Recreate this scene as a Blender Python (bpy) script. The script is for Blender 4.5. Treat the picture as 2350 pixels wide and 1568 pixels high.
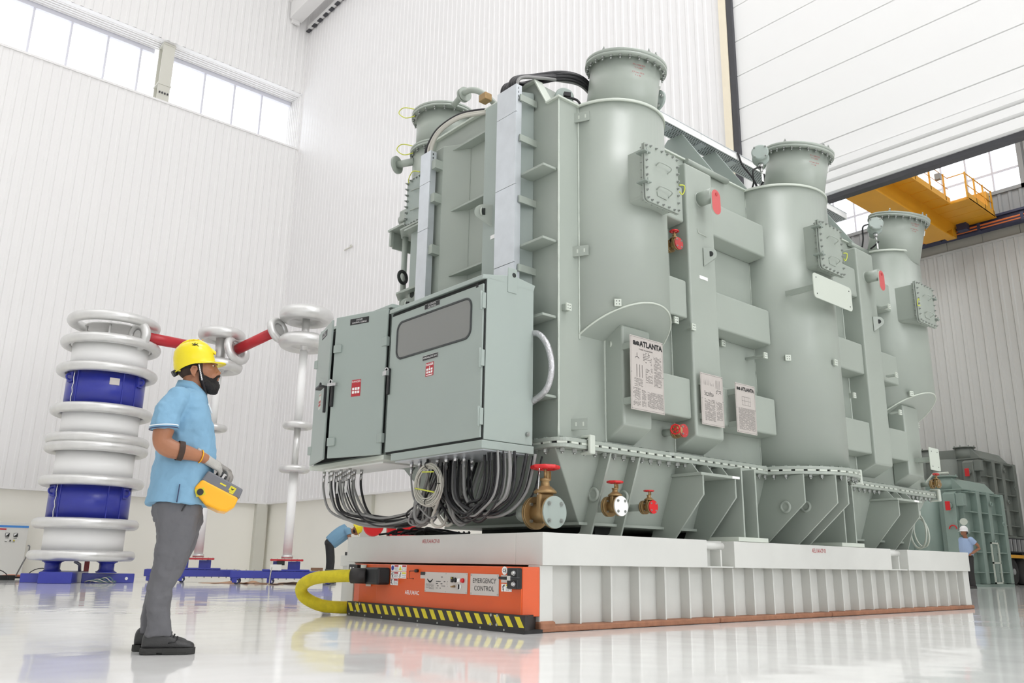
import bpy, bmesh, math, random
from mathutils import Vector, Matrix, Euler
random.seed(7)
C = bpy.context.scene.collection
for o in list(bpy.data.objects):
    bpy.data.objects.remove(o)
SC = bpy.context.scene
PI = math.pi
V = Vector

# ---------------------------------------------------------------- camera, sky, lamps, exposure
# world axes: X runs along the transformer towards the doorway, Y across the hall, Z up; metres
PITCH, YAW, ROLL, FPX = 0.26009235, 0.85941082, 0.01525324, 1917.38
cam_d = bpy.data.cameras.new('camera')
cam = bpy.data.objects.new('camera', cam_d)
C.objects.link(cam)
fw = V((math.cos(PITCH) * math.cos(YAW), math.cos(PITCH) * math.sin(YAW), math.sin(PITCH)))
rt = V((math.sin(YAW), -math.cos(YAW), 0))
up = rt.cross(fw)
r2 = rt * math.cos(ROLL) + up * math.sin(ROLL)
u2 = -rt * math.sin(ROLL) + up * math.cos(ROLL)
cam.matrix_world = Matrix(((r2.x, u2.x, -fw.x, 0), (r2.y, u2.y, -fw.y, 0), (r2.z, u2.z, -fw.z, 0.51), (0, 0, 0, 1)))
cam_d.sensor_fit = 'HORIZONTAL'
cam_d.sensor_width = 36.0
cam_d.lens = 36.0 * FPX / 2350.0
cam_d.clip_end = 300
SC.camera = cam

wd = bpy.data.worlds.new('sky')
SC.world = wd
wd.use_nodes = True
bg = wd.node_tree.nodes['Background']
bg.inputs[0].default_value = (0.93, 0.96, 1.0, 1)
bg.inputs[1].default_value = 2.8

def area(name, loc, sx, sy, power, rot=(0, 0, 0), col=(1, 1, 1)):
    d = bpy.data.lights.new(name, 'AREA')
    d.shape = 'RECTANGLE'; d.size = sx; d.size_y = sy; d.energy = power; d.color = col
    o = bpy.data.objects.new(name, d); C.objects.link(o)
    o.location = loc; o.rotation_euler = rot
    return o
# rows of high-bay lamps under the hall roof, and daylight through the tall windows of the hall front
for x, watts in ((-9.0, (30, 30, 170, 170)), (-1.0, (45, 45, 210, 210)), (7.0, (1200, 1250, 80, 80))):
    for y, p in zip((-9.0, 1.0, 11.0, 20.0), watts):
        area('hall_ceiling_lamp', (x, y, 21.6), 5.0, 5.0, p, col=(0.99, 0.98, 1.0))
for x, p in ((-9.0, 60), (0.0, 150), (9.0, 820)):
    area('front_window_daylight', (x, -15.4, 6.5), 6.0, 11.0, p, rot=(PI / 2, 0, 0), col=(0.97, 0.97, 1.0))
for x in (17.0, 25.0, 33.0):
    for y in (-4.0, 6.0, 16.0):
        area('bay_ceiling_lamp', (x, y, 20.6), 4.0, 4.0, 410, col=(0.985, 0.985, 1.0))
SC.cycles.max_bounces = 14
SC.cycles.diffuse_bounces = 9
SC.cycles.glossy_bounces = 5
SC.view_settings.view_transform = 'Standard'
SC.view_settings.look = 'None'
SC.view_settings.exposure = -0.27
SC.view_settings.gamma = 1.0
SC.view_settings.use_curve_mapping = False

# ---------------------------------------------------------------- materials
def lin(c):
    return tuple(((v / 255) / 12.92 if v / 255 <= 0.04045 else ((v / 255 + 0.055) / 1.055) ** 2.4) for v in c)

def mat(name, rgb, rough=0.5, metal=0.0, spec=0.5, var=0.0, vscale=4.0, bump=0.0, bscale=60.0, coat=0.0, alpha=1.0):
    m = bpy.data.materials.new(name)
    m.use_nodes = True
    nt = m.node_tree
    b = nt.nodes['Principled BSDF']
    c = lin(rgb)
    b.inputs['Base Color'].default_value = (*c, 1)
    b.inputs['Roughness'].default_value = rough
    b.inputs['Metallic'].default_value = metal
    b.inputs['Specular IOR Level'].default_value = spec
    b.inputs['Coat Weight'].default_value = coat
    b.inputs['Coat Roughness'].default_value = 0.15
    tc = nt.nodes.new('ShaderNodeTexCoord')
    if var > 0:
        n = nt.nodes.new('ShaderNodeTexNoise'); n.inputs['Scale'].default_value = vscale; n.inputs['Detail'].default_value = 5
        nt.links.new(tc.outputs['Object'], n.inputs['Vector'])
        r = nt.nodes.new('ShaderNodeValToRGB')
        r.color_ramp.elements[0].position = 0.3; r.color_ramp.elements[1].position = 0.7
        r.color_ramp.elements[0].color = (*[v * (1 - var) for v in c], 1)
        r.color_ramp.elements[1].color = (*[min(1, v * (1 + var * 0.5)) for v in c], 1)
        nt.links.new(n.outputs['Fac'], r.inputs['Fac'])
        nt.links.new(r.outputs['Color'], b.inputs['Base Color'])
    if bump > 0:
        n2 = nt.nodes.new('ShaderNodeTexNoise'); n2.inputs['Scale'].default_value = bscale; n2.inputs['Detail'].default_value = 3
        nt.links.new(tc.outputs['Object'], n2.inputs['Vector'])
        bp = nt.nodes.new('ShaderNodeBump'); bp.inputs['Strength'].default_value = bump; bp.inputs['Distance'].default_value = 0.01
        nt.links.new(n2.outputs['Fac'], bp.inputs['Height'])
        nt.links.new(bp.outputs['Normal'], b.inputs['Normal'])
    return m

M = {}
M['paint'] = mat('grey_green_paint', (158, 166, 157), 0.36, var=0.035, vscale=1.5, bump=0.03, bscale=9)
M['paint2'] = mat('cabinet_paint', (155, 166, 160), 0.42, var=0.02, vscale=2)
M['paint_pale'] = mat('pale_grey_paint', (196, 203, 192), 0.4)
M['weld'] = mat('weld_bead', (196, 204, 194), 0.45, bump=0.4, bscale=120)
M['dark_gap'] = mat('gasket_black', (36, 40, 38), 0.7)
M['bolt'] = mat('bolt_steel', (168, 172, 168), 0.3, metal=0.75)
M['bolt_paint'] = mat('painted_bolt', (140, 150, 142), 0.4)
M['galv'] = mat('galvanised_sheet', (205, 210, 214), 0.34, metal=0.55, var=0.06, vscale=7)
M['white_steel'] = mat('white_platform_paint', (205, 206, 201), 0.42, var=0.03, vscale=3, bump=0.04, bscale=12)
def specks(m, rgb, lo, hi, scale):
    nt = m.node_tree; b = nt.nodes['Principled BSDF']; src = b.inputs['Base Color'].links[0].from_socket
    tc = nt.nodes.new('ShaderNodeTexCoord'); n = nt.nodes.new('ShaderNodeTexNoise'); n.inputs['Scale'].default_value = scale; n.inputs['Detail'].default_value = 8; n.inputs['Roughness'].default_value = 0.7
    nt.links.new(tc.outputs['Object'], n.inputs['Vector'])
    r = nt.nodes.new('ShaderNodeValToRGB'); r.color_ramp.elements[0].position = lo; r.color_ramp.elements[1].position = hi
    nt.links.new(n.outputs['Fac'], r.inputs['Fac'])
    mx = nt.nodes.new('ShaderNodeMix'); mx.data_type = 'RGBA'
    nt.links.new(r.outputs['Color'], mx.inputs['Factor']); nt.links.new(src, mx.inputs['A']); mx.inputs['B'].default_value = (*lin(rgb), 1)
    nt.links.new(mx.outputs['Result'], b.inputs['Base Color'])
specks(M['white_steel'], (120, 112, 104), 0.71, 0.74, 9.0)
specks(M['paint'], (196, 202, 194), 0.735, 0.75, 5.0)
M['brown'] = mat('brown_seal_strip', (150, 104, 78), 0.7, var=0.2, vscale=14, bump=0.4, bscale=30)
M['orange'] = mat('orange_enamel', (212, 84, 24), 0.33, var=0.04, vscale=3)
M['black'] = mat('black_plastic', (26, 27, 28), 0.45)
M['hazblack'] = mat('hazard_black', (40, 37, 36), 0.55)
M['hazyellow'] = mat('hazard_yellow', (214, 200, 40), 0.5, var=0.08, vscale=12)
M['yellow_hose'] = mat('yellow_hose_fabric', (206, 190, 30), 0.75, var=0.15, vscale=18, bump=0.5, bscale=140)
M['plate'] = mat('etched_plate', (196, 190, 184), 0.42, metal=0.25)
M['ink'] = mat('print_black', (38, 38, 38), 0.6)
M['ink_grey'] = mat('print_grey', (116, 112, 108), 0.6)
M['ink_red'] = mat('print_red', (176, 44, 52), 0.6)
M['sticker_white'] = mat('sticker_white', (238, 238, 236), 0.5)
M['red'] = mat('red_enamel', (205, 32, 36), 0.3)
M['red_dull'] = mat('red_primer', (196, 92, 92), 0.5)
M['darkred'] = mat('red_cover', (176, 60, 60), 0.42)
M['brass'] = mat('brass', (160, 132, 90), 0.42, metal=0.55, var=0.12, vscale=20)
M['blue'] = mat('blue_enamel', (50, 58, 158), 0.28, var=0.05, vscale=3)
M['fibre'] = mat('white_fibre_cylinder', (246, 246, 245), 0.5)
M['alu'] = mat('spun_aluminium', (222, 222, 220), 0.36, metal=0.6, var=0.05, vscale=6)
M['tube_red'] = mat('red_connecting_tube', (188, 38, 48), 0.32)
M['cable_black'] = mat('cable_black', (34, 34, 36), 0.5)
M['cable_grey'] = mat('cable_grey', (136, 136, 134), 0.5)
M['cable_light'] = mat('cable_light_grey', (190, 188, 178), 0.5)
M['earth'] = mat('earth_wire', (200, 206, 70), 0.5)
M['foil'] = mat('foil_conduit', (196, 196, 198), 0.35, metal=0.7, bump=0.9, bscale=60)
M['glass_dark'] = mat('tinted_window', (120, 122, 118), 0.08, spec=0.8)
M['rubber'] = mat('rubber_seal', (62, 66, 66), 0.6)
M['chrome'] = mat('chrome', (200, 200, 200), 0.2, metal=0.9)
M['wall'] = mat('white_wall_sheet', (232, 231, 230), 0.5, var=0.01, vscale=0.6)
M['wall_back'] = mat('white_back_wall_sheet', (234, 233, 233), 0.42)
M['plaster'] = mat('cream_plaster', (242, 240, 231), 0.6, var=0.015, vscale=0.8)
M['pilaster'] = mat('grey_pilaster', (206, 205, 195), 0.6)
M['ceil'] = mat('ceiling_white', (238, 238, 236), 0.8)
M['door_panel'] = mat('door_panel_white', (234, 234, 233), 0.45)
M['cream'] = mat('cream_jamb', (236, 226, 204), 0.6, var=0.03)
M['dark_seal'] = mat('dark_door_seal', (66, 66, 70), 0.6)
M['bay_wall'] = mat('bay_wall_sheet', (196, 197, 194), 0.5, var=0.02, vscale=0.7)
M['bay_concrete'] = mat('bay_concrete', (182, 180, 170), 0.8, var=0.08, vscale=0.8)
M['bay_steel'] = mat('bay_grey_steel', (150, 152, 152), 0.6)
M['mullion'] = mat('window_bar', (214, 214, 222), 0.5)
M['crane_yellow'] = mat('crane_yellow', (222, 160, 34), 0.45, var=0.06, vscale=1.2)
M['crane_orange'] = mat('busbar_orange', (206, 112, 60), 0.5)
M['navy'] = mat('navy_rail', (52, 56, 82), 0.5)
M['bg_paint'] = mat('bay_transformer_paint', (134, 152, 144), 0.5, var=0.05, vscale=1.5)
M['bg_paint2'] = mat('bay_dusty_paint', (118, 124, 118), 0.6, var=0.08, vscale=1.5)
M['skin'] = mat('skin', (160, 108, 78), 0.5, var=0.08, vscale=9)
M['lips'] = mat('lips', (150, 88, 72), 0.5)
M['eye_white'] = mat('eye_white', (226, 220, 212), 0.3)
M['hair'] = mat('black_hair', (26, 22, 22), 0.7, bump=0.9, bscale=260)
M['stubble'] = mat('short_hair', (62, 47, 39), 0.8)
M['shirt'] = mat('light_blue_polo', (122, 163, 190), 0.85, var=0.03, vscale=6, bump=0.12, bscale=320)
M['shirt_trim'] = mat('polo_white_trim', (226, 232, 234), 0.8)
M['shirt_dark'] = mat('polo_dark_trim', (52, 62, 92), 0.8)
M['trousers'] = mat('grey_trousers', (99, 99, 102), 0.85, var=0.05, vscale=5, bump=0.1, bscale=300)
M['trousers_dark'] = mat('dark_trousers', (50, 50, 50), 0.85)
M['shoe'] = mat('black_leather', (52, 52, 52), 0.5, bump=0.15, bscale=150)
M['sole'] = mat('rubber_sole', (44, 44, 42), 0.75)
M['helmet'] = mat('yellow_helmet', (228, 208, 18), 0.24, spec=0.55)
M['helmet_white'] = mat('white_helmet', (238, 238, 238), 0.3)
M['glove'] = mat('knit_glove', (178, 176, 170), 0.9, var=0.12, vscale=30, bump=0.5, bscale=220)
M['glove_grip'] = mat('glove_grip', (148, 144, 138), 0.85, var=0.18, vscale=26, bump=0.4, bscale=160)
M['strap'] = mat('black_strap', (34, 30, 32), 0.8)
M['remote_y'] = mat('remote_amber', (240, 172, 20), 0.4)
M['remote_g'] = mat('remote_grey', (106, 107, 112), 0.5)
M['shirt_pale'] = mat('pale_blue_shirt', (160, 182, 216), 0.85)
M['tyre'] = mat('tyre_rubber', (44, 44, 44), 0.8)
M['truck'] = mat('truck_chassis', (30, 32, 38), 0.6)
M['paper'] = mat('kraft_paper', (222, 178, 142), 0.8, var=0.12, vscale=4)
M['wood'] = mat('wood_block', (156, 120, 92), 0.7, var=0.12, vscale=8)
M['teal_wire'] = mat('teal_wire', (90, 120, 124), 0.6)
M['orange_cable'] = mat('orange_cable', (214, 128, 96), 0.6)
M['stripe_blue'] = mat('panel_stripe_blue', (78, 146, 220), 0.5)
M['cab_white'] = mat('panel_white', (226, 226, 220), 0.45)

def glassmat():
    m = bpy.data.materials.new('window_glass'); m.use_nodes = True
    nt = m.node_tree; nt.nodes.clear()
    out = nt.nodes.new('ShaderNodeOutputMaterial'); mx = nt.nodes.new('ShaderNodeMixShader')
    tr = nt.nodes.new('ShaderNodeBsdfTransparent'); gl = nt.nodes.new('ShaderNodeBsdfGlossy'); gl.inputs['Roughness'].default_value = 0.05
    mx.inputs[0].default_value = 0.06
    nt.links.new(tr.outputs[0], mx.inputs[1]); nt.links.new(gl.outputs[0], mx.inputs[2]); nt.links.new(mx.outputs[0], out.inputs[0])
    return m
M['glass'] = glassmat()

def floormat():
    m = bpy.data.materials.new('glossy_epoxy_floor'); m.use_nodes = True
    nt = m.node_tree; b = nt.nodes['Principled BSDF']
    tc = nt.nodes.new('ShaderNodeTexCoord')
    n = nt.nodes.new('ShaderNodeTexNoise'); n.inputs['Scale'].default_value = 0.5; n.inputs['Detail'].default_value = 6
    nt.links.new(tc.outputs['Object'], n.inputs['Vector'])
    r = nt.nodes.new('ShaderNodeValToRGB')
    r.color_ramp.elements[0].position = 0.35; r.color_ramp.elements[1].position = 0.7
    r.color_ramp.elements[0].color = (*lin((236, 236, 234)), 1); r.color_ramp.elements[1].color = (*lin((243, 243, 241)), 1)
    nt.links.new(n.outputs['Fac'], r.inputs['Fac']); nt.links.new(r.outputs['Color'], b.inputs['Base Color'])
    b.inputs['Roughness'].default_value = 0.07
    b.inputs['Specular IOR Level'].default_value = 0.5
    mp = nt.nodes.new('ShaderNodeMapping'); mp.inputs['Scale'].default_value = (1.0, 1.0, 1.0)
    n2 = nt.nodes.new('ShaderNodeTexNoise'); n2.inputs['Scale'].default_value = 1.3; n2.inputs['Detail'].default_value = 2
    nt.links.new(tc.outputs['Object'], mp.inputs['Vector']); nt.links.new(mp.outputs[0], n2.inputs['Vector'])
    bp = nt.nodes.new('ShaderNodeBump'); bp.inputs['Strength'].default_value = 0.12; bp.inputs['Distance'].default_value = 0.05
    nt.links.new(n2.outputs['Fac'], bp.inputs['Height']); nt.links.new(bp.outputs['Normal'], b.inputs['Normal'])
    return m
M['floor'] = floormat()

# ---------------------------------------------------------------- mesh building
ORG = {}
class MB:
    """collects vertices and faces of one part, in world metres (or in the thing's own frame)"""
    def __init__(s): s.v = []; s.f = []; s.sm = []
    def add(s, vs, fs, smooth=False):
        n = len(s.v); s.v += [V(p) for p in vs]; s.f += [tuple(i + n for i in f) for f in fs]; s.sm += [smooth] * len(fs); return s
    def box(s, x0, x1, y0, y1, z0, z1):
        vs = [(x, y, z) for z in (z0, z1) for y in (y0, y1) for x in (x0, x1)]
        return s.add(vs, [(0, 2, 3, 1), (4, 5, 7, 6), (0, 1, 5, 4), (2, 6, 7, 3), (0, 4, 6, 2), (1, 3, 7, 5)])
    def obox(s, c, ax, ay, az):
        c = V(c); ax, ay, az = V(ax), V(ay), V(az)
        vs = [c + ax * i + ay * j + az * k for k in (-1, 1) for j in (-1, 1) for i in (-1, 1)]
        return s.add(vs, [(0, 2, 3, 1), (4, 5, 7, 6), (0, 1, 5, 4), (2, 6, 7, 3), (0, 4, 6, 2), (1, 3, 7, 5)])
    def prism(s, pts, off):
        off = V(off); n = len(pts); a = [V(p) for p in pts]
        fs = [tuple(range(n))[::-1], tuple(range(n, 2 * n))] + [(i, (i + 1) % n, n + (i + 1) % n, n + i) for i in range(n)]
        return s.add(a + [p + off for p in a], fs)
    def px(s, yz, x0, x1): return s.prism([(x0, y, z) for y, z in yz], (x1 - x0, 0, 0))
    def py(s, xz, y0, y1): return s.prism([(x, y0, z) for x, z in xz], (0, y1 - y0, 0))
    def pz(s, xy, z0, z1): return s.prism([(x, y, z0) for x, y in xy], (0, 0, z1 - z0))
    def quad(s, a, b, c, d): return s.add([a, b, c, d], [(0, 1, 2, 3)])
    def loft(s, rings, cap=True, smooth=True, close=True):
        n = len(rings[0]); vs = [p for r in rings for p in r]; fs = []
        for k in range(len(rings) - 1):
            for i in range(n if close else n - 1):
                j = (i + 1) % n
                fs.append((k * n + i, k * n + j, (k + 1) * n + j, (k + 1) * n + i))
        s.add(vs, fs, smooth)
        if cap:
            m = len(s.v) - len(vs)
            s.f += [tuple(m + i for i in range(n))[::-1], tuple(m + (len(rings) - 1) * n + i for i in range(n))]; s.sm += [False, False]
        return s
    def cyl(s, p0, p1, r0, r1=None, n=16, cap=True, smooth=True):
        p0, p1 = V(p0), V(p1); r1 = r0 if r1 is None else r1
        a, b = frame(p1 - p0)
        rg = lambda p, r: [p + a * (r * math.cos(2 * PI * i / n)) + b * (r * math.sin(2 * PI * i / n)) for i in range(n)]
        return s.loft([rg(p0, r0), rg(p1, r1)], cap, smooth)
    def lathe(s, c, axis, prof, n=32, cap=True):
        """prof: (distance along the axis, radius)"""
        c, axis = V(c), V(axis).normalized(); a, b = frame(axis)
        return s.loft([[c + axis * t + a * (r * math.cos(2 * PI * i / n)) + b * (r * math.sin(2 * PI * i / n)) for i in range(n)] for t, r in prof], cap)
    def tube(s, pts, r, n=8, cap=True, closed=False):
        pts = [V(p) for p in pts]; rings = []; m = len(pts); a = None
        for k, p in enumerate(pts):
            d = (pts[(k + 1) % m] - pts[k - 1]) if closed else (pts[min(k + 1, m - 1)] - pts[max(k - 1, 0)])
            d.normalize()
            if a is None: a, b = frame(d)
            else:
                a = (a - d * a.dot(d)).normalized(); b = d.cross(a)
            rr = r[k] if isinstance(r, (list, tuple)) else r
            rings.append([p + a * (rr * math.cos(2 * PI * i / n)) + b * (rr * math.sin(2 * PI * i / n)) for i in range(n)])
        if closed: rings.append(rings[0]); cap = False
        return s.loft(rings, cap)
    def torus(s, c, axis, R, r, n=48, k=12, a0=0, a1=2 * PI):
        a, b = frame(V(axis)); c = V(c); full = abs(a1 - a0 - 2 * PI) < 1e-6
        pts = [c + a * (R * math.cos(a0 + (a1 - a0) * i / n)) + b * (R * math.sin(a0 + (a1 - a0) * i / n)) for i in range(n if full else n + 1)]
        return s.tube(pts, r, k, closed=full)
    def ball(s, c, rx, ry, rz, n=16, m=10, rot=None):
        rings = []; c = V(c)
        for k in range(m + 1):
            t = -PI / 2 + PI * k / m; t = max(-PI / 2 + 0.02, min(PI / 2 - 0.02, t))
            ring = []
            for i in range(n):
                p = V((rx * math.cos(t) * math.cos(2 * PI * i / n), ry * math.cos(t) * math.sin(2 * PI * i / n), rz * math.sin(t)))
                ring.append(c + (rot @ p if rot else p))
            rings.append(ring)
        return s.loft(rings)
    def xf(s, mtx):
        s.v = [mtx @ p for p in s.v]; return s
    def build(s, name, m, parent=None, bevel=0.0, seg=2, label=None, fix=True):
        me = bpy.data.meshes.new(name)
        off = V((0, 0, 0))
        if parent is not None:
            off = ORG.get(parent.name) or V((0, 0, 0))
        me.from_pydata([p - off for p in s.v], [], s.f)
        if fix:
            bm = bmesh.new(); bm.from_mesh(me); bmesh.ops.recalc_face_normals(bm, faces=bm.faces); bm.to_mesh(me); bm.free()
        for p, q in zip(me.polygons, s.sm): p.use_smooth = q
        me.materials.append(M[m] if isinstance(m, str) else m)
        o = bpy.data.objects.new(name, me); C.objects.link(o)
        if parent is not None:
            o.parent = parent; ORG[o.name] = ORG.get(parent.name)
        if bevel > 0:
            b = o.modifiers.new('bevel', 'BEVEL'); b.width = bevel; b.segments = seg; b.limit_method = 'ANGLE'; b.angle_limit = math.radians(40)
        if label: o['label'] = label
        return o

def frame(d):
    d = V(d).normalized()
    h = V((0, 0, 1)) if abs(d.z) < 0.9 else V((1, 0, 0))
    a = h.cross(d).normalized(); return a, d.cross(a)

def thing(name, label, cat, loc, group=None, rot=0.0, local=False):
    o = bpy.data.objects.new(name, None); C.objects.link(o)
    o.location = loc; o.rotation_euler = (0, 0, rot); o.empty_display_size = 0.1
    o['label'] = label; o['category'] = cat
    if group: o['group'] = group
    if not local: ORG[o.name] = V(loc)
    return o
def tag(o, label, cat, group=None, kind=None):
    o['label'] = label; o['category'] = cat
    if group: o['group'] = group
    if kind: o['kind'] = kind
    return o
def structure(o): o['kind'] = 'structure'; return o

def inst(src_mesh, name, parent, mtx):
    """a piece that shares its mesh: mtx in world metres (or in the thing's frame)"""
    o = bpy.data.objects.new(name, src_mesh); C.objects.link(o)
    o.parent = parent
    off = ORG.get(parent.name)
    o.matrix_basis = (Matrix.Translation(-off) @ mtx) if off is not None else mtx
    return o
def mesh_only(mb, name, m):
    o = mb.build(name, m); me = o.data; bpy.data.objects.remove(o); return me
def align(p, d, spin=0.0):
    """matrix that puts a piece modelled along +Z at p, pointing along d"""
    a, b = frame(d); d = V(d).normalized()
    R = Matrix((a, b, d)).transposed().to_4x4()
    return Matrix.Translation(V(p)) @ R @ Matrix.Rotation(spin, 4, 'Z')

def copy_thing(root, delta, label=None, rotz=None):
    r = root.copy(); C.objects.link(r); r.location = root.location + V(delta)
    if rotz is not None: r.rotation_euler = (0, 0, rotz)
    if label: r['label'] = label
    for ch in list(root.children):
        c = ch.copy(); C.objects.link(c); c.parent = r
        for g in list(ch.children):
            d = g.copy(); C.objects.link(d); d.parent = c
    return r

def text(s, h, pos, right, upv, m, parent, name='lettering', cx=True, narrow=1.0, bold=0.0):
    """flat print: the string s with capitals h tall, its middle (or left end) at pos"""
    cu = bpy.data.curves.new(name, 'FONT'); cu.body = s; cu.size = h / 0.70
    cu.align_x = 'CENTER' if cx else 'LEFT'; cu.align_y = 'CENTER'; cu.offset = bold; cu.resolution_u = 2
    t = bpy.data.objects.new(name, cu); C.objects.link(t)
    dg = bpy.context.evaluated_depsgraph_get()
    me0 = t.evaluated_get(dg).to_mesh()
    vs = [v.co.copy() for v in me0.vertices]; fs = [tuple(p.vertices) for p in me0.polygons]
    t.evaluated_get(dg).to_mesh_clear()
    bpy.data.objects.remove(t); bpy.data.curves.remove(cu)
    R, U = V(right).normalized(), V(upv).normalized(); P = V(pos)
    mb = MB(); mb.add([P + R * (v.x * narrow) + U * v.y for v in vs], fs)
    return mb.build(name, m, parent, fix=False)

def arc(c, r, a0, a1, n):
    return [(c[0] + r * math.cos(a0 + (a1 - a0) * i / n), c[1] + r * math.sin(a0 + (a1 - a0) * i / n)) for i in range(n + 1)]
def bez(p0, p1, p2, p3, n=12):
    p0, p1, p2, p3 = V(p0), V(p1), V(p2), V(p3); out = []
    for i in range(n + 1):
        t = i / n; u = 1 - t
        out.append(p0 * u ** 3 + p1 * 3 * u * u * t + p2 * 3 * u * t * t + p3 * t ** 3)
    return out
def spline(pts, n=6):
    pts = [V(p) for p in pts]; out = []
    for k in range(len(pts) - 1):
        p0 = pts[max(k - 1, 0)]; p1 = pts[k]; p2 = pts[k + 1]; p3 = pts[min(k + 2, len(pts) - 1)]
        for i in range(n):
            t = i / n
            out.append(0.5 * ((2 * p1) + (p2 - p0) * t + (2 * p0 - 5 * p1 + 4 * p2 - p3) * t * t + (3 * p1 - p0 - 3 * p2 + p3) * t ** 3))
    out.append(pts[-1]); return out
YW, XB, BX = 24.5, 11.35, 38.0       # hall wall with the windows, wall with the doorway, far wall of the next bay
# ---------------------------------------------------------------- the hall: floor, walls, windows, doorway, roof
structure(MB().box(-18, 60, -16, 32, -0.25, 0.0).build('floor', 'floor'))
structure(MB().box(-18, XB + 0.4, -16, 26.5, 22.0, 22.3).build('ceiling', 'ceil'))
structure(MB().box(XB + 0.4, BX + 0.4, -16, 25.9, 21.0, 21.3).build('ceiling', 'ceil'))

def rib_profile(a0, a1, base, out, pitch):
    """trapezoid sheet profile along a from a0 to a1, base and crest depths"""
    pts = []; a = a0
    while a < a1 - 1e-6:
        e = min(a + pitch, a1)
        pts += [(a, base), (a + (e - a) * 0.56, base), (a + (e - a) * 0.66, out), (a + (e - a) * 0.90, out)]
        a = e
    pts.append((a1, base)); return pts
def sheet(mb, pts, z0, z1, along, back):
    """ribbed wall sheet: a strip of the profile plus a flat back"""
    n = len(mb.v); k = len(pts)
    P = (lambda a, d, z: (a, d, z)) if along == 'x' else (lambda a, d, z: (d, a, z))
    vs = [P(a, d, z) for z in (z0, z1) for a, d in pts]
    mb.add(vs, [(i, i + 1, k + i + 1, k + i) for i in range(k - 1)])
    a0, a1 = pts[0][0], pts[-1][0]
    b = pts[0][1]
    mb.add([P(a0, b, z0), P(a1, b, z0), P(a1, back, z0), P(a0, back, z0), P(a0, b, z1), P(a1, b, z1), P(a1, back, z1), P(a0, back, z1)],
           [(0, 1, 2, 3), (4, 5, 6, 7), (3, 2, 6, 7)])
# wall with the high strip windows (seen on the left)
mb = MB()
pl = rib_profile(-18, XB, YW, YW - 0.018, 0.25)
sheet(mb, pl, 2.2, 14.08, 'x', YW + 0.2); sheet(mb, pl, 16.2, 22.0, 'x', YW + 0.2)
structure(mb.build('wall_left', 'wall', fix=False))
structure(MB().box(-18, XB + 0.1, YW + 0.12, YW + 0.3, 0, 2.2).build('wall_left', 'plaster'))
structure(MB().box(-18, XB, YW - 0.06, YW + 0.2, 2.15, 2.2).box(-18, XB, YW - 0.045, YW, 14.06, 14.12).build('trim_1', 'wall'))
mb = MB()
x = -17.9
while x < 3.9:
    mb.box(x, x + 0.15, YW - 0.02, YW + 0.12, 2.105, 2.145); x += 0.25
structure(mb.build('trim_gap_shade', 'dark_seal'))  # dark blocks put in for the shade in the gaps under the trim
structure(MB().box(XB - 0.34, XB, YW - 0.06, YW + 0.12, 0.02, 2.15).build('pilaster', 'pilaster'))  # corner pilaster: shade on this side is put into its grey colour
structure(MB().box(-18, XB, YW + 0.04, YW + 0.12, 0, 0.1).build('baseboard_left', 'plaster'))
# recess, soffit and steel posts of the window strip
mb = MB(); mb.box(-18, XB, YW + 0.2, 25.5, 13.9, 14.06); mb.box(-18, XB, YW + 0.2, 25.5, 16.22, 16.4)
y = YW + 0.2
while y < 25.3:
    mb.box(-18, XB, y, y + 0.05, 16.19, 16.22); y += 0.12
structure(mb.build('soffit', 'wall'))
mb = MB(); sheet(mb, rib_profile(YW, 25.5, XB - 0.05, XB - 0.08, 0.14), 14.08, 16.2, 'y', XB + 0.1)
structure(mb.build('window_reveal', 'wall', fix=False))
structure(MB().box(XB - 0.045, XB + 0.3, YW - 0.03, 25.5, 14.0, 16.3).build('window_reveal', 'wall'))
for n, (xa, xb) in enumerate(((-18.0, 6.55), (6.95, XB - 0.1))):
    w = MB().box(xa, xb, 25.26, 25.38, 16.06, 16.22).box(xa, xb, 25.26, 25.38, 14.06, 14.14).build('window_%d' % (n + 1), 'mullion')
    structure(w)
    xs = [q for q in (-6.0, -4.98, -3.96, -2.94, -1.92, -0.92, 0.1, 1.12, 2.13, 3.14, 4.16, 5.19, 6.16, 7.13, 8.21, 9.23, 10.2) if xa < q < xb]
    for q in xs: MB().box(q - 0.03, q + 0.03, 25.27, 25.35, 14.14, 16.06).build('mullion', 'mullion', w)
    ed = [xa] + xs + [xb]
    for a, b in zip(ed[:-1], ed[1:]): MB().box(a + 0.02, b - 0.02, 25.31, 25.325, 14.12, 16.08).build('pane', 'glass', w)
col = MB().box(6.62, 6.98, 24.62, 24.66, 14.08, 16.2).box(6.62, 6.98, 25.0, 25.04, 14.08, 16.2).box(6.78, 6.81, 24.66, 25.0, 14.08, 16.2)
col.box(6.60, 7.0, 24.6, 25.06, 14.72, 14.76).box(6.60, 7.0, 24.6, 25.06, 16.12, 16.16)
structure(col.build('column', 'pilaster'))
MBB = MB()
for i in range(4): MBB.box(6.66 + i * 0.08, 6.7 + i * 0.08, 24.58, 24.62, 14.42, 14.47)
structure(MBB.build('column', 'dark_seal'))

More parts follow.
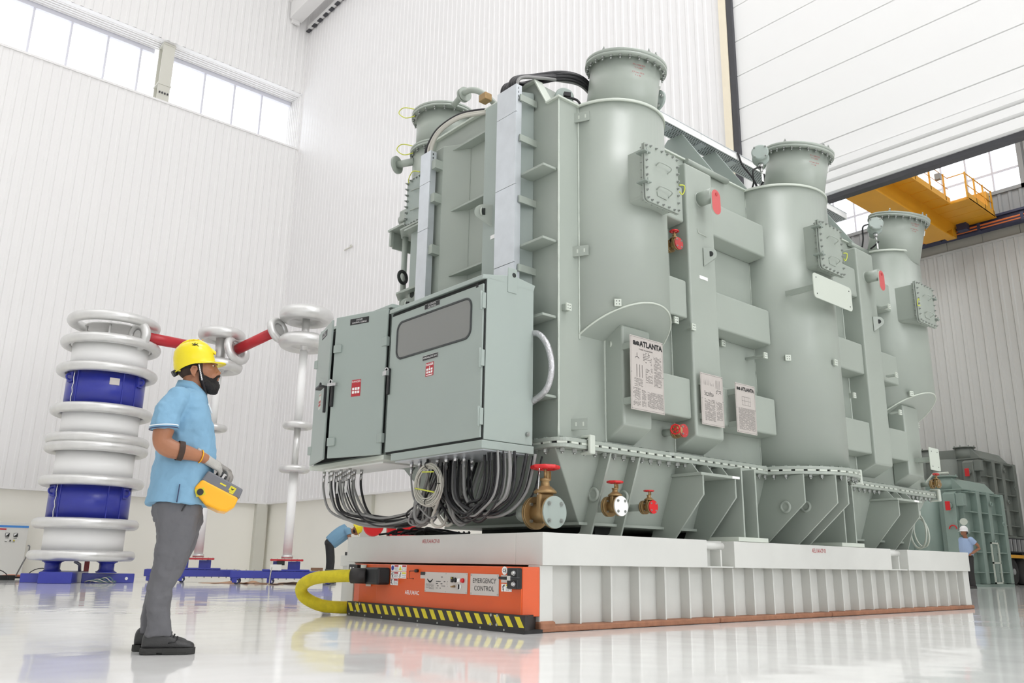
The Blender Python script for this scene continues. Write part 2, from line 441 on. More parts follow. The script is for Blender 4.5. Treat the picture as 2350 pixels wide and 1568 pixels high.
# wall with the doorway (seen in the middle), sheets above a plastered dado
mb = MB(); pb = rib_profile(7.5, YW, XB, XB - 0.010, 0.2)
sheet(mb, pb, 2.2, 22.0, 'y', XB + 0.3); sheet(mb, rib_profile(-16, -9.2, XB, XB - 0.03, 0.2), 0, 22.0, 'y', XB + 0.3)
sheet(mb, rib_profile(-9.2, 7.5, XB, XB - 0.03, 0.2), 16.0, 22.0, 'y', XB + 0.3)
structure(mb.build('wall_back', 'wall_back', fix=False))
structure(MB().box(XB + 0.1, XB + 0.3, 7.5, YW + 0.2, 0, 2.2).build('wall_back', 'plaster'))
structure(MB().box(XB - 0.05, XB + 0.2, 7.5, YW, 2.15, 2.2).build('trim_3', 'wall'))
structure(MB().box(XB - 0.01, XB + 0.12, 18.5, 18.95, 0.02, 2.15).build('pilaster', 'pilaster'))
structure(MB().box(XB + 0.04, XB + 0.12, 7.6, 24.4, 0, 0.1).build('baseboard_back', 'plaster'))
mb = MB()
for y0, y1, z in ((20.3, 20.75, 9.35), (15.2, 15.9, 9.3)):
    mb.box(XB - 0.045, XB - 0.028, y0, y1, z, z + 0.03)
    mb.box(XB - 0.05, XB - 0.03, y0 + 0.05, y0 + 0.12, z + 0.03, z + 0.08)
structure(mb.build('trim_4', 'pilaster'))
# door frame, black rubber seal, and the raised door
structure(MB().box(XB - 0.06, XB + 0.35, 7.38, 7.52, 0, 16).build('door_frame', 'cream'))
structure(MB().box(XB - 0.04, XB + 0.2, 7.26, 7.37, 0, 16).build('door_seal', 'dark_seal'))
d = structure(MB().box(XB + 0.02, XB + 0.16, -9.2, 7.3, 5.975, 6.05).build('door_1', 'dark_seal'))
zs = [6.05, 6.26, 6.44, 6.62, 6.95, 7.55, 8.17, 8.81, 9.5, 10.2, 10.9, 11.6, 12.3, 13.0, 13.7, 14.4, 15.1, 15.8]
for a, b in zip(zs[:-1], zs[1:]):
    p = MB()
    dep, ch = (0.045, 0.03) if b < 6.7 else (0.0, 0.010)
    p.prism([(XB + 0.04, 7.3, a + 0.004), (XB + 0.02 - dep, 7.3, a + ch), (XB + 0.02 - dep, 7.3, b - ch), (XB + 0.04, 7.3, b - 0.004), (XB + 0.14, 7.3, b - 0.004), (XB + 0.14, 7.3, a + 0.004)], (0, -16.5, 0))
    p.build('door_panel', 'door_panel', d)
# crane girder end in the upper corner of the hall
mb = MB().box(10.55, 10.98, 10.0, 24.4, 18.85, 19.5).box(10.45, 11.1, 10.0, 24.4, 19.5, 19.56).box(10.62, 10.9, 24.35, 24.42, 18.7, 18.85)
structure(mb.build('beam', 'wall'))
mb = MB().box(11.2, 11.3, 10, 24.3, 18.65, 18.8)
structure(mb.build('beam', 'wall'))
mb = MB()
y = 10.2
while y < 24.2: mb.box(11.19, 11.31, y, y + 0.2, 18.6, 18.64); y += 0.4
structure(mb.build('beam', 'dark_seal'))
# the two unseen walls of the hall
structure(MB().box(-18.3, -18, -16, 26.5, 0, 22).build('wall_near', 'wall'))
mb = MB().box(-18, 60, -16.3, -16, 12.1, 22).box(-18, 60, -16.3, -16, 0, 0.9).box(12.1, 60, -16.3, -16, 0.9, 12.1).box(-18, -12.1, -16.3, -16, 0.9, 12.1)
for x in (-6.0, 3.0): mb.box(x + 0.1, x + 2.9, -16.3, -16, 0.9, 12.1)
structure(mb.build('wall_front', 'wall'))
for n, x in enumerate((-9.0, 0.0, 9.0)):
    w = structure(MB().box(x - 3.1, x - 2.95, -16.2, -16.05, 0.9, 12.1).box(x + 2.95, x + 3.1, -16.2, -16.05, 0.9, 12.1).build('window_%d' % (n + 4), 'mullion'))
    for z in (0.9, 4.6, 8.3, 12.0): MB().box(x - 3, x + 3, -16.18, -16.08, z, z + 0.08).build('mullion', 'mullion', w)
    MB().box(x - 2.95, x + 2.95, -16.14, -16.13, 0.95, 12.05).build('pane', 'glass', w)

# ---------------------------------------------------------------- the next bay, through the doorway
mb = MB(); sheet(mb, rib_profile(-16, 32, BX, BX - 0.06, 0.42), 0, 14.35, 'y', BX + 0.3)
structure(mb.build('wall_far', 'bay_wall', fix=False))
structure(MB().box(BX - 0.08, BX, -16, 32, 14.33, 14.42).build('trim_5', 'bay_wall'))
mb = MB()
y = -16.0
while y < 32:
    mb.box(BX + 0.02, BX + 0.3, y + 0.01, y + 1.49, 14.4, 15.4); y += 1.5
structure(mb.build('wall_far', 'bay_concrete'))
structure(MB().box(BX + 0.05, BX + 0.3, -16, 32, 14.4, 15.45).build('wall_far', 'bay_steel'))
mb = MB(); sheet(mb, rib_profile(-16, 32, BX + 0.1, BX + 0.05, 0.42), 15.4, 16.5, 'y', BX + 0.3)
sheet(mb, rib_profile(-16, 32, BX + 0.1, BX + 0.05, 0.42), 19.0, 21.0, 'y', BX + 0.3)
sheet(mb, rib_profile(-16, 10.5, BX + 0.1, BX + 0.05, 0.42), 16.5, 19.0, 'y', BX + 0.3)
structure(mb.build('wall_far', 'bay_steel', fix=False))
w = structure(MB().box(BX, BX + 0.14, 10.5, 32, 16.5, 16.66).box(BX, BX + 0.14, 10.5, 32, 18.98, 19.1).box(BX, BX + 0.14, 10.5, 10.7, 16.5, 19.1).build('window_3', 'bay_steel'))
MB().box(BX + 0.03, BX + 0.09, 10.705, 31.9, 17.47, 17.56).build('mullion', 'mullion', w)
ym = 10.7
ys = []
while ym < 31:
    ym += 1.06; ys.append(ym)
    MB().box(BX + 0.02, BX + 0.1, ym - 0.035, ym + 0.035, 16.66, 19.0).build('mullion', 'mullion', w)
ed = [10.7] + ys + [32]
for a, b in zip(ed[:-1], ed[1:]): MB().box(BX + 0.06, BX + 0.07, a + 0.02, b - 0.02, 16.6, 19.0).build('pane', 'glass', w)
structure(MB().box(XB + 0.4, BX + 0.4, 25.6, 25.9, 0, 21).build('wall_bay_left', 'bay_wall'))
# crane runway on the far wall with its conductor bars
mb = MB().box(37.2, 37.6, -16, 31, 14.72, 14.78).box(37.25, 37.95, -16, 31, 15.2, 15.3).box(37.35, 37.45, -16, 31, 14.78, 15.2)
structure(mb.build('crane_runway_beam', 'navy'))
mb = MB().box(37.0, 37.06, -16, 31, 14.86, 14.92).box(37.0, 37.06, -16, 31, 14.74, 14.78)
bb = tag(mb.build('conductor_bar', 'crane_orange'), 'orange conductor bars running along the far wall under the crane', 'bus bar')
y = -15.0
while y < 31:
    MB().box(36.995, 37.2, y, y + 0.12, 14.66, 15.0).build('hanger', 'navy', bb); y += 1.7
# yellow bridge crane
cr = thing('overhead_crane', 'yellow bridge crane with railed walkway high beyond the doorway', 'crane', (30, 13.6, 14.3))
MB().box(22, 36.0, 12.98, 14.12, 14.3, 14.36).box(22, 35.4, 13.05, 13.1, 14.36, 16.0).box(22, 35.4, 14.0, 14.05, 14.36, 16.0).box(22, 35.4, 12.98, 14.12, 16.0, 16.06).build('girder', 'crane_yellow', cr)
MB().py([(35.4, 14.36), (36.6, 14.95), (36.6, 15.9), (35.4, 16.0)], 13.05, 14.05).build('girder_end', 'crane_yellow', cr)
x = 22.0
while x < 35.0:
    MB().box(x + 0.02, x + 1.12, 12.28, 13.45, 15.1, 15.15).build('walkway_plate', 'crane_yellow', cr); x += 1.14
MB().box(22, 34.2, 12.24, 12.3, 15.05, 15.3).box(34.2, 37.0, 11.55, 11.62, 15.05, 15.35).build('toe_board', 'crane_yellow', cr)
for k in range(4): MB().box(34.25 + k * 0.72, 34.95 + k * 0.72, 11.55, 13.45, 15.06, 15.12).build('platform_plate', 'crane_yellow', cr)
MB().box(36.4, 36.7, 11.6, 15.5, 15.1, 16.1).build('end_carriage', 'crane_yellow', cr)
for y in (12.2, 15.0):
    MB().cyl((36.75, y, 15.5), (36.97, y, 15.5), 0.28, n=20).build('wheel', 'navy', cr)
MB().box(36.4, 36.8, 13.1, 13.5, 14.5, 15.1).build('gear_motor', 'crane_yellow', cr)
MB().box(36.6, 36.95, 12.6, 13.0, 14.75, 15.1).build('gear_motor', 'navy', cr)
for k in range(8):
    x = 24.0 + k * 1.4
    MB().box(x - 0.03, x + 0.03, 12.24, 12.3, 15.1, 16.25).build('rail_post', 'crane_yellow', cr)
MB().tube([(22, 12.27, 16.2), (34.2, 12.27, 16.2)], 0.018, 6).tube([(22, 12.27, 15.7), (34.2, 12.27, 15.7)], 0.014, 6).build('handrail', 'crane_yellow', cr)
MB().tube([(34.2, 12.27, 16.2), (34.2, 11.58, 16.2), (37.0, 11.58, 16.2)], 0.025, 6).tube([(34.2, 11.58, 15.7), (37.0, 11.58, 15.7)], 0.02, 6).build('handrail', 'crane_yellow', cr)
for x in (34.2, 35.1, 36.0, 36.9):
    MB().box(x - 0.03, x + 0.03, 11.55, 11.61, 15.1, 16.25).build('rail_post', 'crane_yellow', cr)
MB().box(33.0, 33.2, 12.1, 12.3, 15.75, 16.0).build('lamp', 'bay_steel', cr)
# ---------------------------------------------------------------- the power transformer
T = thing('power_transformer', 'huge grey-green power transformer with three capped turrets on the white platform', 'transformer', (8.8, 6.44, 0.755))
YT = 5.25                                   # front wall of the upper tank
T1, T2, T3 = (5.89, 5.31, 0.55), (8.87, 5.29, 0.655), (11.80, 5.33, 0.55)   # turret centres and radii
# upper tank and hipped cover
MB().box(5.08, 12.36, YT, 7.63, 1.56, 4.93).build('tank', 'paint', T)
MB().px([(5.27, 4.93), (5.42, 4.935), (5.60, 5.27), (7.28, 5.27), (7.46, 4.935), (7.61, 4.93)], 5.09, 12.35).build('cover', 'paint', T)
mb = MB()
mb.box(5.05, 12.39, YT - 0.03, YT + 0.16, 4.925, 4.945).box(5.05, 12.39, 7.47, 7.66, 4.925, 4.945)
mb.prism([(5.05, 5.40, 4.925), (5.05, 5.59, 5.26), (5.05, 7.29, 5.26), (5.05, 7.48, 4.925), (5.05, 7.48, 4.95), (5.05, 7.30, 5.285), (5.05, 5.58, 5.285), (5.05, 5.40, 4.95)], (0.12, 0, 0))
mb.build('cover_rim', 'paint_pale', T, bevel=0.004)
for xa, xb in ((7.03, 7.80), (10.7, 11.2)): MB().tube([(xa, 5.21, 4.91), (xb, 5.21, 4.91)], 0.035, 10).build('rim_pipe', 'paint', T)

BOLT_DN = mesh_only(MB().cyl((0, 0, 0), (0, 0, 0.006), 0.027, n=12).cyl((0, 0, 0.006), (0, 0, 0.034), 0.0225, n=6, smooth=False).cyl((0, 0, 0.034), (0, 0, 0.05), 0.012, n=8), 'bolt', 'bolt')
BOLT_UP = mesh_only(MB().cyl((0, 0, 0), (0, 0, 0.015), 0.0225, n=6, smooth=False), 'bolt', 'bolt_paint')
BOLT_S = mesh_only(MB().cyl((0, 0, 0), (0, 0, 0.014), 0.0125, n=6, smooth=False).cyl((0, 0, 0.014), (0, 0, 0.028), 0.007, n=7), 'bolt', 'bolt')
BOLT_P = mesh_only(MB().cyl((0, 0, 0), (0, 0, 0.02), 0.016, n=6, smooth=False).cyl((0, 0, 0.02), (0, 0, 0.045), 0.009, n=7), 'bolt', 'bolt')

def bottom_z(y, yc, z0): return z0 + 0.62 * max(0, yc - y)
def turret(t, z0, sloped, ntilt, nb, label):
    cx, cy, r = t
    n = 64; top = 4.93
    ang = [2 * PI * i / n for i in range(n)]
    ring = [(cx + r * math.cos(a), cy + r * math.sin(a)) for a in ang]
    lo = [(x, y, bottom_z(y, cy, z0) if sloped else z0) for x, y in ring]
    mb = MB().loft([lo, [(x, y, top) for x, y in ring]])
    tu = mb.build('turret', 'paint', T, label=label)
    R = r + 0.014
    ro = [(cx + R * math.cos(a), cy + R * math.sin(a)) for a in ang]
    MB().loft([[(x, y, top - 0.012) for x, y in ro], [(x, y, top + 0.016) for x, y in ro]]).build('rim', 'paint_pale', tu)
    if sloped: MB().tube([(x, y, bottom_z(y, cy, z0) + 0.003) for x, y in ring], 0.009, 6, closed=True).build('bottom_rim', 'paint_pale', tu)
    # neck leaning outwards, its cover flange and bolts
    bx, by = nb
    ax = V((0, -math.sin(ntilt), math.cos(ntilt)))
    b0 = V((bx, by, 4.86)); L = 0.66
    MB().cyl(b0, b0 + ax * L, 0.365, n=48).build('neck', 'paint', tu)
    e = b0 + ax * L
    MB().lathe(e, ax, [(-0.03, 0.36), (-0.03, 0.425), (-0.004, 0.425), (-0.004, 0.418), (0.0, 0.418), (0.0, 0.425), (0.03, 0.425), (0.034, 0.41)], 56).build('neck_flange', 'paint', tu)
    a, b = frame(ax)
    for k in range(26):
        q = 2 * PI * k / 26
        d = a * math.cos(q) + b * math.sin(q)
        inst(BOLT_P, 'bolt', tu, align(e + d * 0.397 - ax * 0.03, -ax))
        if k % 5 == 0: inst(BOLT_P, 'bolt', tu, align(e + d * 0.397 + ax * 0.03, ax))
    return tu, b0, ax, e
tu1, n1, ax1, e1 = turret(T1, 2.53, True, math.radians(9.5), (5.89, 5.19), 'first turret, capped neck marked 1U')
tu2, n2, ax2, e2 = turret(T2, 1.56, False, math.radians(12.5), (8.89, 5.02), 'middle turret, wider and reaching down to the tank flange')
tu3, n3, ax3, e3 = turret(T3, 2.53, True, math.radians(14), (11.80, 5.13), 'last turret with capped neck, by the doorway')

# hollow box stiffeners on the front wall
def vbox(x0, x1, y, zt, zb, name='vertical_stiffener'):
    mb = MB(); s = 0.035
    yz = [(YT, zb - 0.14), (YT, zt), (y + s, zt), (y, zt - 0.01), (y, zb)]
    mb.px(yz, x0, x1)
    return mb.build(name, 'paint', T, bevel=0.022, seg=3)
vbox(6.70, 7.165, 4.98, 4.70, 1.755)
vbox(10.39, 10.85, 4.98, 4.72, 1.80)
vbox(5.685, 6.085, 5.02, 2.70, 1.75)
vbox(11.40, 11.84, 5.02, 2.70, 1.75)
ROWS = ((4.01, 4.41), (2.955, 3.36), (1.92, 2.325))
for z0, z1 in ROWS:
    for x0, x1 in ((6.0, 6.69), (7.16, 8.21), (9.5, 10.39), (10.84, 11.42)):
        if (x0 in (6.0,)) and z0 < 2: x0 = 6.06
        mb = MB()
        mb.px([(YT, z0 - 0.02), (YT, z1 + 0.02), (5.02, z1), (5.02, z0)], x0, x1)
        mb.build('horizontal_stiffener', 'paint', T, bevel=0.018, seg=3)
# welds along wall and turret joints
mb = MB()
for x, y, za, zb in ((5.345, 5.245, 2.53, 4.92), (8.225, 5.245, 1.57, 4.92), (9.52, 5.245, 1.57, 4.92), (11.26, 5.245, 2.53, 4.92), (6.70, 5.245, 1.6, 4.7), (7.165, 5.245, 1.6, 4.7), (5.685, 5.245, 1.6, 2.6), (10.39, 5.245, 1.6, 4.7), (5.076, 5.245, 1.57, 4.92)):
    mb.tube([(x, y, za + (zb - za) * k / 40) for k in range(41)], [0.008 + 0.004 * random.random() for _ in range(41)], 6)
mb.build('weld_seam', 'weld', T)

# bolted tank flange: two plates with packing between, running out round the middle turret
def outline(g):
    x0, x1, y0, y1, r = 4.97 - g, 12.50 + g, 5.12 - g, 7.76 + g, 0.14
    cx, cy, R = 8.87, 5.29, 0.76 + g
    h = math.sqrt(R * R - (cy - y0) ** 2)
    a0 = math.atan2(y0 - cy, -h); a1 = math.atan2(y0 - cy, h)
    if a1 < a0: a1 += 2 * PI
    p = arc((x0 + r, y0 + r), r, PI, 1.5 * PI, 8)
    p += [(6.45, y0), (6.5, y0 - 0.02), (cx - h - 0.05, y0 - 0.02)] + arc((cx, cy), R, a0, a1, 28) + [(cx + h + 0.05, y0 - 0.02), (11.2, y0 - 0.02), (11.25, y0)]
    p += arc((x1 - r, y0 + r), r, 1.5 * PI, 2 * PI, 8) + arc((x1 - r, y1 - r), r, 0, PI / 2, 8) + arc((x0 + r, y1 - r), r, PI / 2, PI, 8)
    return p
fl = MB().pz(outline(0), 1.544, 1.578).build('tank_flange', 'paint', T, bevel=0.005)
MB().pz(outline(0), 1.492, 1.526).build('tank_flange', 'paint', T, bevel=0.005)
MB().pz(outline(-0.02), 1.52, 1.55).build('gasket', 'dark_gap', T)
# walk round the outline: packing strips and bolts
def walk(pts, step):
    out = []; acc = 0
    for a, b in zip(pts, pts[1:] + pts[:1]):
        a, b = V((*a, 0)), V((*b, 0)); L = (b - a).length
        if L < 1e-6: continue
        t = -acc
        while t + step <= L:
            t += step; out.append((a + (b - a) * (t / L), (b - a).normalized()))
        acc = L - t
    return out
front = lambda p: p.y < 5.3 or p.x < 5.15
mb = MB()
for p, d in walk(outline(-0.006), 0.128):
    if front(p):
        nrm = V((-d.y, d.x, 0))
        mb.obox(p + nrm * 0.012 + V((0, 0, 1.535)), d * 0.044, nrm * 0.02, V((0, 0, 0.0092)))
o = mb.build('flange_packing', 'paint_pale', T); o['kind'] = 'stuff'
nb = 0
for p, d in walk(outline(-0.055), 0.128):
    if front(p) and not (p.x < 5.1 and p.y > 7.5):
        inst(BOLT_DN, 'bolt', T, align((p.x, p.y, 1.492), (0, 0, -1)))
        inst(BOLT_UP, 'bolt', T, align((p.x, p.y, 1.578), (0, 0, 1)))
        nb += 1
# flange clamps
for c, d in (((5.33, 5.115), (1, 0)), ((12.40, 5.115), (1, 0)), ((9.38, 4.73), (0.76, 0.65))):
    dx = V((*d, 0)).normalized(); nn = V((dx.y, -dx.x, 0)); c = V((*c, 1.535))
    mb = MB().obox(c + nn * 0.025, dx * 0.035, nn * 0.018, V((0, 0, 0.085)))
    for s in (1, -1): mb.obox(c - nn * 0.03 + V((0, 0, s * 0.072)), dx * 0.035, nn * 0.06, V((0, 0, 0.013)))
    mb.build('flange_clamp', 'paint_pale', T, bevel=0.015, seg=3)

# lower tank, narrowing downwards, with fins, jacking brackets and feet
MB().loft([[(5.55, 5.47, 0.87), (12.0, 5.47, 0.87), (12.0, 7.40, 0.87), (5.55, 7.40, 0.87)], [(5.04, YT, 1.495), (12.36, YT, 1.495), (12.36, 7.63, 1.495), (5.04, 7.63, 1.495)]], smooth=False).build('lower_tank', 'paint', T, bevel=0.01)
MB().box(5.5, 12.05, 5.42, 7.45, 0.86, 0.885).build('tank_floor_plate', 'paint', T)
for x in (5.9, 7.45, 9.5, 11.0): MB().box(x, x + 0.25, 5.6, 7.3, 0.757, 0.865).build('support_pad', 'dark_gap', T)
def fin(x, yz, t=0.022): MB().px(yz, x - t / 2, x + t / 2).build('fin', 'paint', T, bevel=0.002, seg=1)
for x in (5.62, 6.02, 11.9): fin(x, [(5.125, 1.49), (5.27, 1.49), (5.52, 0.80), (5.60, 0.757), (5.385, 0.757)])
def bracket(xa, xb, xl, xr, yf=4.93):
    for x in (xa, xb): fin(x, [(yf, 1.365), (yf, 1.18), (5.30, 0.757), (5.60, 0.757), (5.33, 1.365)])
    MB().box(xl, xr, yf - 0.01, 5.32, 1.365, 1.392).build('bracket_plate', 'paint', T, bevel=0.003, seg=1)
    for x in (xa + 0.02, (xa + xb) / 2, xb - 0.02): fin(x, [(yf + 0.06, 1.39), (yf + 0.14, 1.49), (5.3, 1.49), (5.3, 1.39)], 0.014)
bracket(6.71, 7.24, 6.67, 7.30); bracket(10.78, 11.34, 10.74, 11.44)
for xa, xb in ((7.37, 7.61), (9.39, 9.63)):
    for x in (xa, xb): fin(x, [(4.94, 1.49), (4.94, 0.80), (5.5, 0.80), (5.27, 1.49)], 0.024)
    MB().box(xa - 0.13, xb + 0.15, 4.925, 5.33, 0.757, 0.80).build('jacking_pad', 'paint_pale', T, bevel=0.004)
for x, y in ((8.30, 4.79), (8.59, 4.58), (8.76, 4.545)):
    fin(x, [(y, 1.49), (y, 1.19), (y + 0.50, 0.757), (5.6, 0.757), (5.3, 1.49)], 0.024)
# reinforced round holes in the fins
for x, y, z in ((5.60, 5.33, 1.13), (6.0, 5.33, 1.13), (8.28, 5.02, 1.15), (8.57, 4.95, 1.17)):
    MB().torus((x, y, z), (1, 0, 0), 0.052, 0.016, 24, 8).build('hole_ring', 'paint', T)
    MB().cyl((x - 0.004, y, z), (x + 0.002, y, z), 0.045, n=24).build('fin_hole', 'paint', T)

# ---- the end of the tank that faces the hall: two columns, shelves, cable ducts
XE = 5.08
def zshelf(y0, y1, z, xo, xr=None):
    """flat shelf plate whose outer corner is cut back towards the tank corner"""
    MB().pz([(XE, y0), (XE, y1), (xo, y1), (xo, y0 + 0.0)], z - 0.012, z + 0.012).build('shelf', 'paint', T, bevel=0.003, seg=1)
for z in (4.17, 3.43, 2.69, 1.95): zshelf(5.27, 5.62, z, 4.90)
for z in (4.93, 4.20, 3.455, 2.70): zshelf(6.17, 6.84, z, 4.96)
for z in (4.20, 3.455, 2.70): zshelf(7.25, 7.62, z, 4.90)
# column behind the wide duct, and the narrower column beyond it
MB().pz([(XE, 5.60), (XE, 6.30), (4.90, 6.17), (4.90, 5.70)], 1.6, 5.14).build('end_column', 'paint2', T, bevel=0.012, seg=2)
MB().pz([(XE, 6.62), (XE, 7.42), (4.90, 7.24), (4.90, 6.90)], 1.6, 4.99).build('end_column', 'paint', T, bevel=0.012, seg=2)
MB().box(5.0, 5.08, 7.35, 7.62, 1.6, 4.9).build('end_column', 'paint2', T, bevel=0.006)
# galvanised cable ducts
def duct(y0, y1, x0, x1, z0, z1, cuts):
    g = thing('cable_duct', '', 'cable duct', ((x0 + x1) / 2, (y0 + y1) / 2, z0))
    zs = [z0] + list(cuts) + [z1]
    for a, b in zip(zs[:-1], zs[1:]): MB().box(x0, x0 + 0.018, y0, y1, a + 0.002, b - 0.002).build('duct_cover', 'galv', g, bevel=0.002, seg=1)
    MB().box(x0 + 0.018, x1, y0 + 0.002, y1 - 0.002, z0, z1 - 0.004).build('duct_body', 'galv', g)
    mb = MB()
    for k in range(4): mb.box(x0 + 0.03, x1 - 0.04, y0 - 0.0006, y0 + 0.003, z1 - 0.03 - 0.045 * k - 0.022, z1 - 0.03 - 0.045 * k)
    mb.build('duct_slot', 'dark_gap', g)
    return g
g = duct(5.585, 5.88, 4.82, 4.895, 2.2, 5.14, (2.93, 3.25, 4.05, 4.83))
tag(g, 'wide galvanised cable duct running up the tank end beside the first turret', 'cable duct')
for z in (4.99, 4.55, 3.9, 3.2): MB().box(4.86, 5.08, 5.562, 5.578, z - 0.035, z + 0.035).build('duct_arm', 'paint', g)
g = duct(6.97, 7.16, 4.78, 4.86, 2.2, 4.93, (3.1, 4.0, 4.55))
tag(g, 'narrow galvanised cable duct further from the turrets on the tank end', 'cable duct')
for z in (4.75, 4.35, 3.75, 2.95): MB().box(4.80, 4.90, 6.90, 6.99, z - 0.05, z + 0.05).build('duct_arm', 'paint', g)

# lifting lugs, earth pads, slotted brackets
def lug(p, d, out, up=V((0, 0, 1)), s=1.0):
    """plate with an eye: out = away from the wall, d = plate normal"""
    p, d, out = V(p), V(d).normalized(), V(out).normalized()
    t = 0.016; prof = [(0, -0.11), (0, 0.10), (0.05, 0.10)]
    prof += [(0.075 + 0.07 * math.cos(a), 0.03 + 0.07 * math.sin(a)) for a in [PI / 2 - PI * 0.72 * i / 10 for i in range(11)]]
    mb = MB().prism([p + out * (u * s) + up * (w * s) - d * t for u, w in prof], d * 2 * t)
    o = mb.build('lifting_lug', 'paint', T, bevel=0.003, seg=1)
    mb = MB(); c = p + out * 0.075 * s + up * 0.03 * s
    mb.torus(c - d * (t + 0.001), d, 0.034 * s, 0.008, 20, 6); mb.build('eye_ring', 'paint_pale', o)
    mb = MB().cyl(c - d * (t + 0.002), c + d * (t + 0.002), 0.03 * s, n=18); mb.build('eye_hole', 'dark_gap', o)
lug((6.95, 4.98, 3.68), (-0.8, -0.6, 0), (0.75, -0.65, 0)); lug((10.68, 4.98, 3.69), (-0.8, -0.6, 0), (0.75, -0.65, 0))
lug((4.90, 6.02, 3.88), (0.6, -0.8, 0), (-0.8, 0.6, 0), s=1.15)
lug((4.88, 7.30, 3.2), (0.6, -0.8, 0), (-0.8, 0.6, 0))
PADM = mesh_only(MB().box(-0.028, 0.028, -0.03, 0.03, 0, 0.03), 'earth_pad', 'paint_pale')
PADS = [((5.15, YT, 2.787), (0, -1, 0), 0.05), ((7.56, YT, 2.89), (0, -1, 0), 0.03), ((6.50, 5.13, 2.90), (0, -1, 0), 0.1), ((6.70, 5.05, 2.855), (0, -1, 0), 0.08),
        ((5.51, 4.92, 2.835), (-0.6, -0.8, 0), 0.02), ((8.34, 4.91, 2.80), (-0.6, -0.8, 0), 0.02), ((8.85, 4.63, 2.785), (0, -1, 0), 0.02),
        ((8.05, YT, 2.80), (0, -1, 0), 0.24), ((10.9, 4.97, 3.0), (0, -1, 0), 0.12), ((10.9, 4.97, 3.95), (0, -1, 0), 0.12), ((10.9, 4.97, 2.5), (0, -1, 0), 0.12), ((11.42, 4.92, 2.83), (-0.3, -0.9, 0), 0.02), ((9.9, 5.0, 2.6), (0, -1, 0), 0.05), ((12.1, 5.2, 2.5), (0, -1, 0), 0.05)]
for p, d, L in PADS:
    p, d = V(p), V(d).normalized(); a = V((d.y, -d.x, 0)).normalized()
    mb = MB().obox(p + d * (L / 2), a * 0.028, d * (L / 2), V((0, 0, 0.012 if L > 0.06 else 0.03)))
    o = mb.build('earth_pad', 'paint', T)
    mb = MB().obox(p + d * (L + 0.008), a * 0.032, d * 0.008, V((0, 0, 0.034))); mb.build('pad_face', 'paint_pale', o)
    mb = MB()
    for s, t in ((1, 1), (1, -1), (-1, 1), (-1, -1)):
        c = p + d * (L + 0.016) + a * 0.013 * s + V((0, 0, 0.014 * t)); mb.cyl(c, c + d * 0.001, 0.005, n=8)
    mb.build('pad_hole', 'dark_gap', o)
for x, z in ((5.33, 4.79), (5.30, 3.37), (5.27, 1.72)):
    c = V((x, YT - 0.06, z)); n = V((-0.9, -0.45, 0)).normalized(); a = V((-n.y, n.x, 0))
    mb = MB().obox(c, a * 0.085, n * 0.006, V((0, 0, 0.05))).obox(c - a * 0.08 - n * 0.02, a * 0.006, n * 0.03, V((0, 0, 0.055)))
    o = mb.build('slotted_bracket', 'paint', T)
    for s in (-0.25, 0.55): MB().obox(c + a * 0.085 * s + n * 0.0065, a * 0.007, n * 0.001, V((0, 0, 0.018))).build('slot', 'paint_pale', o)

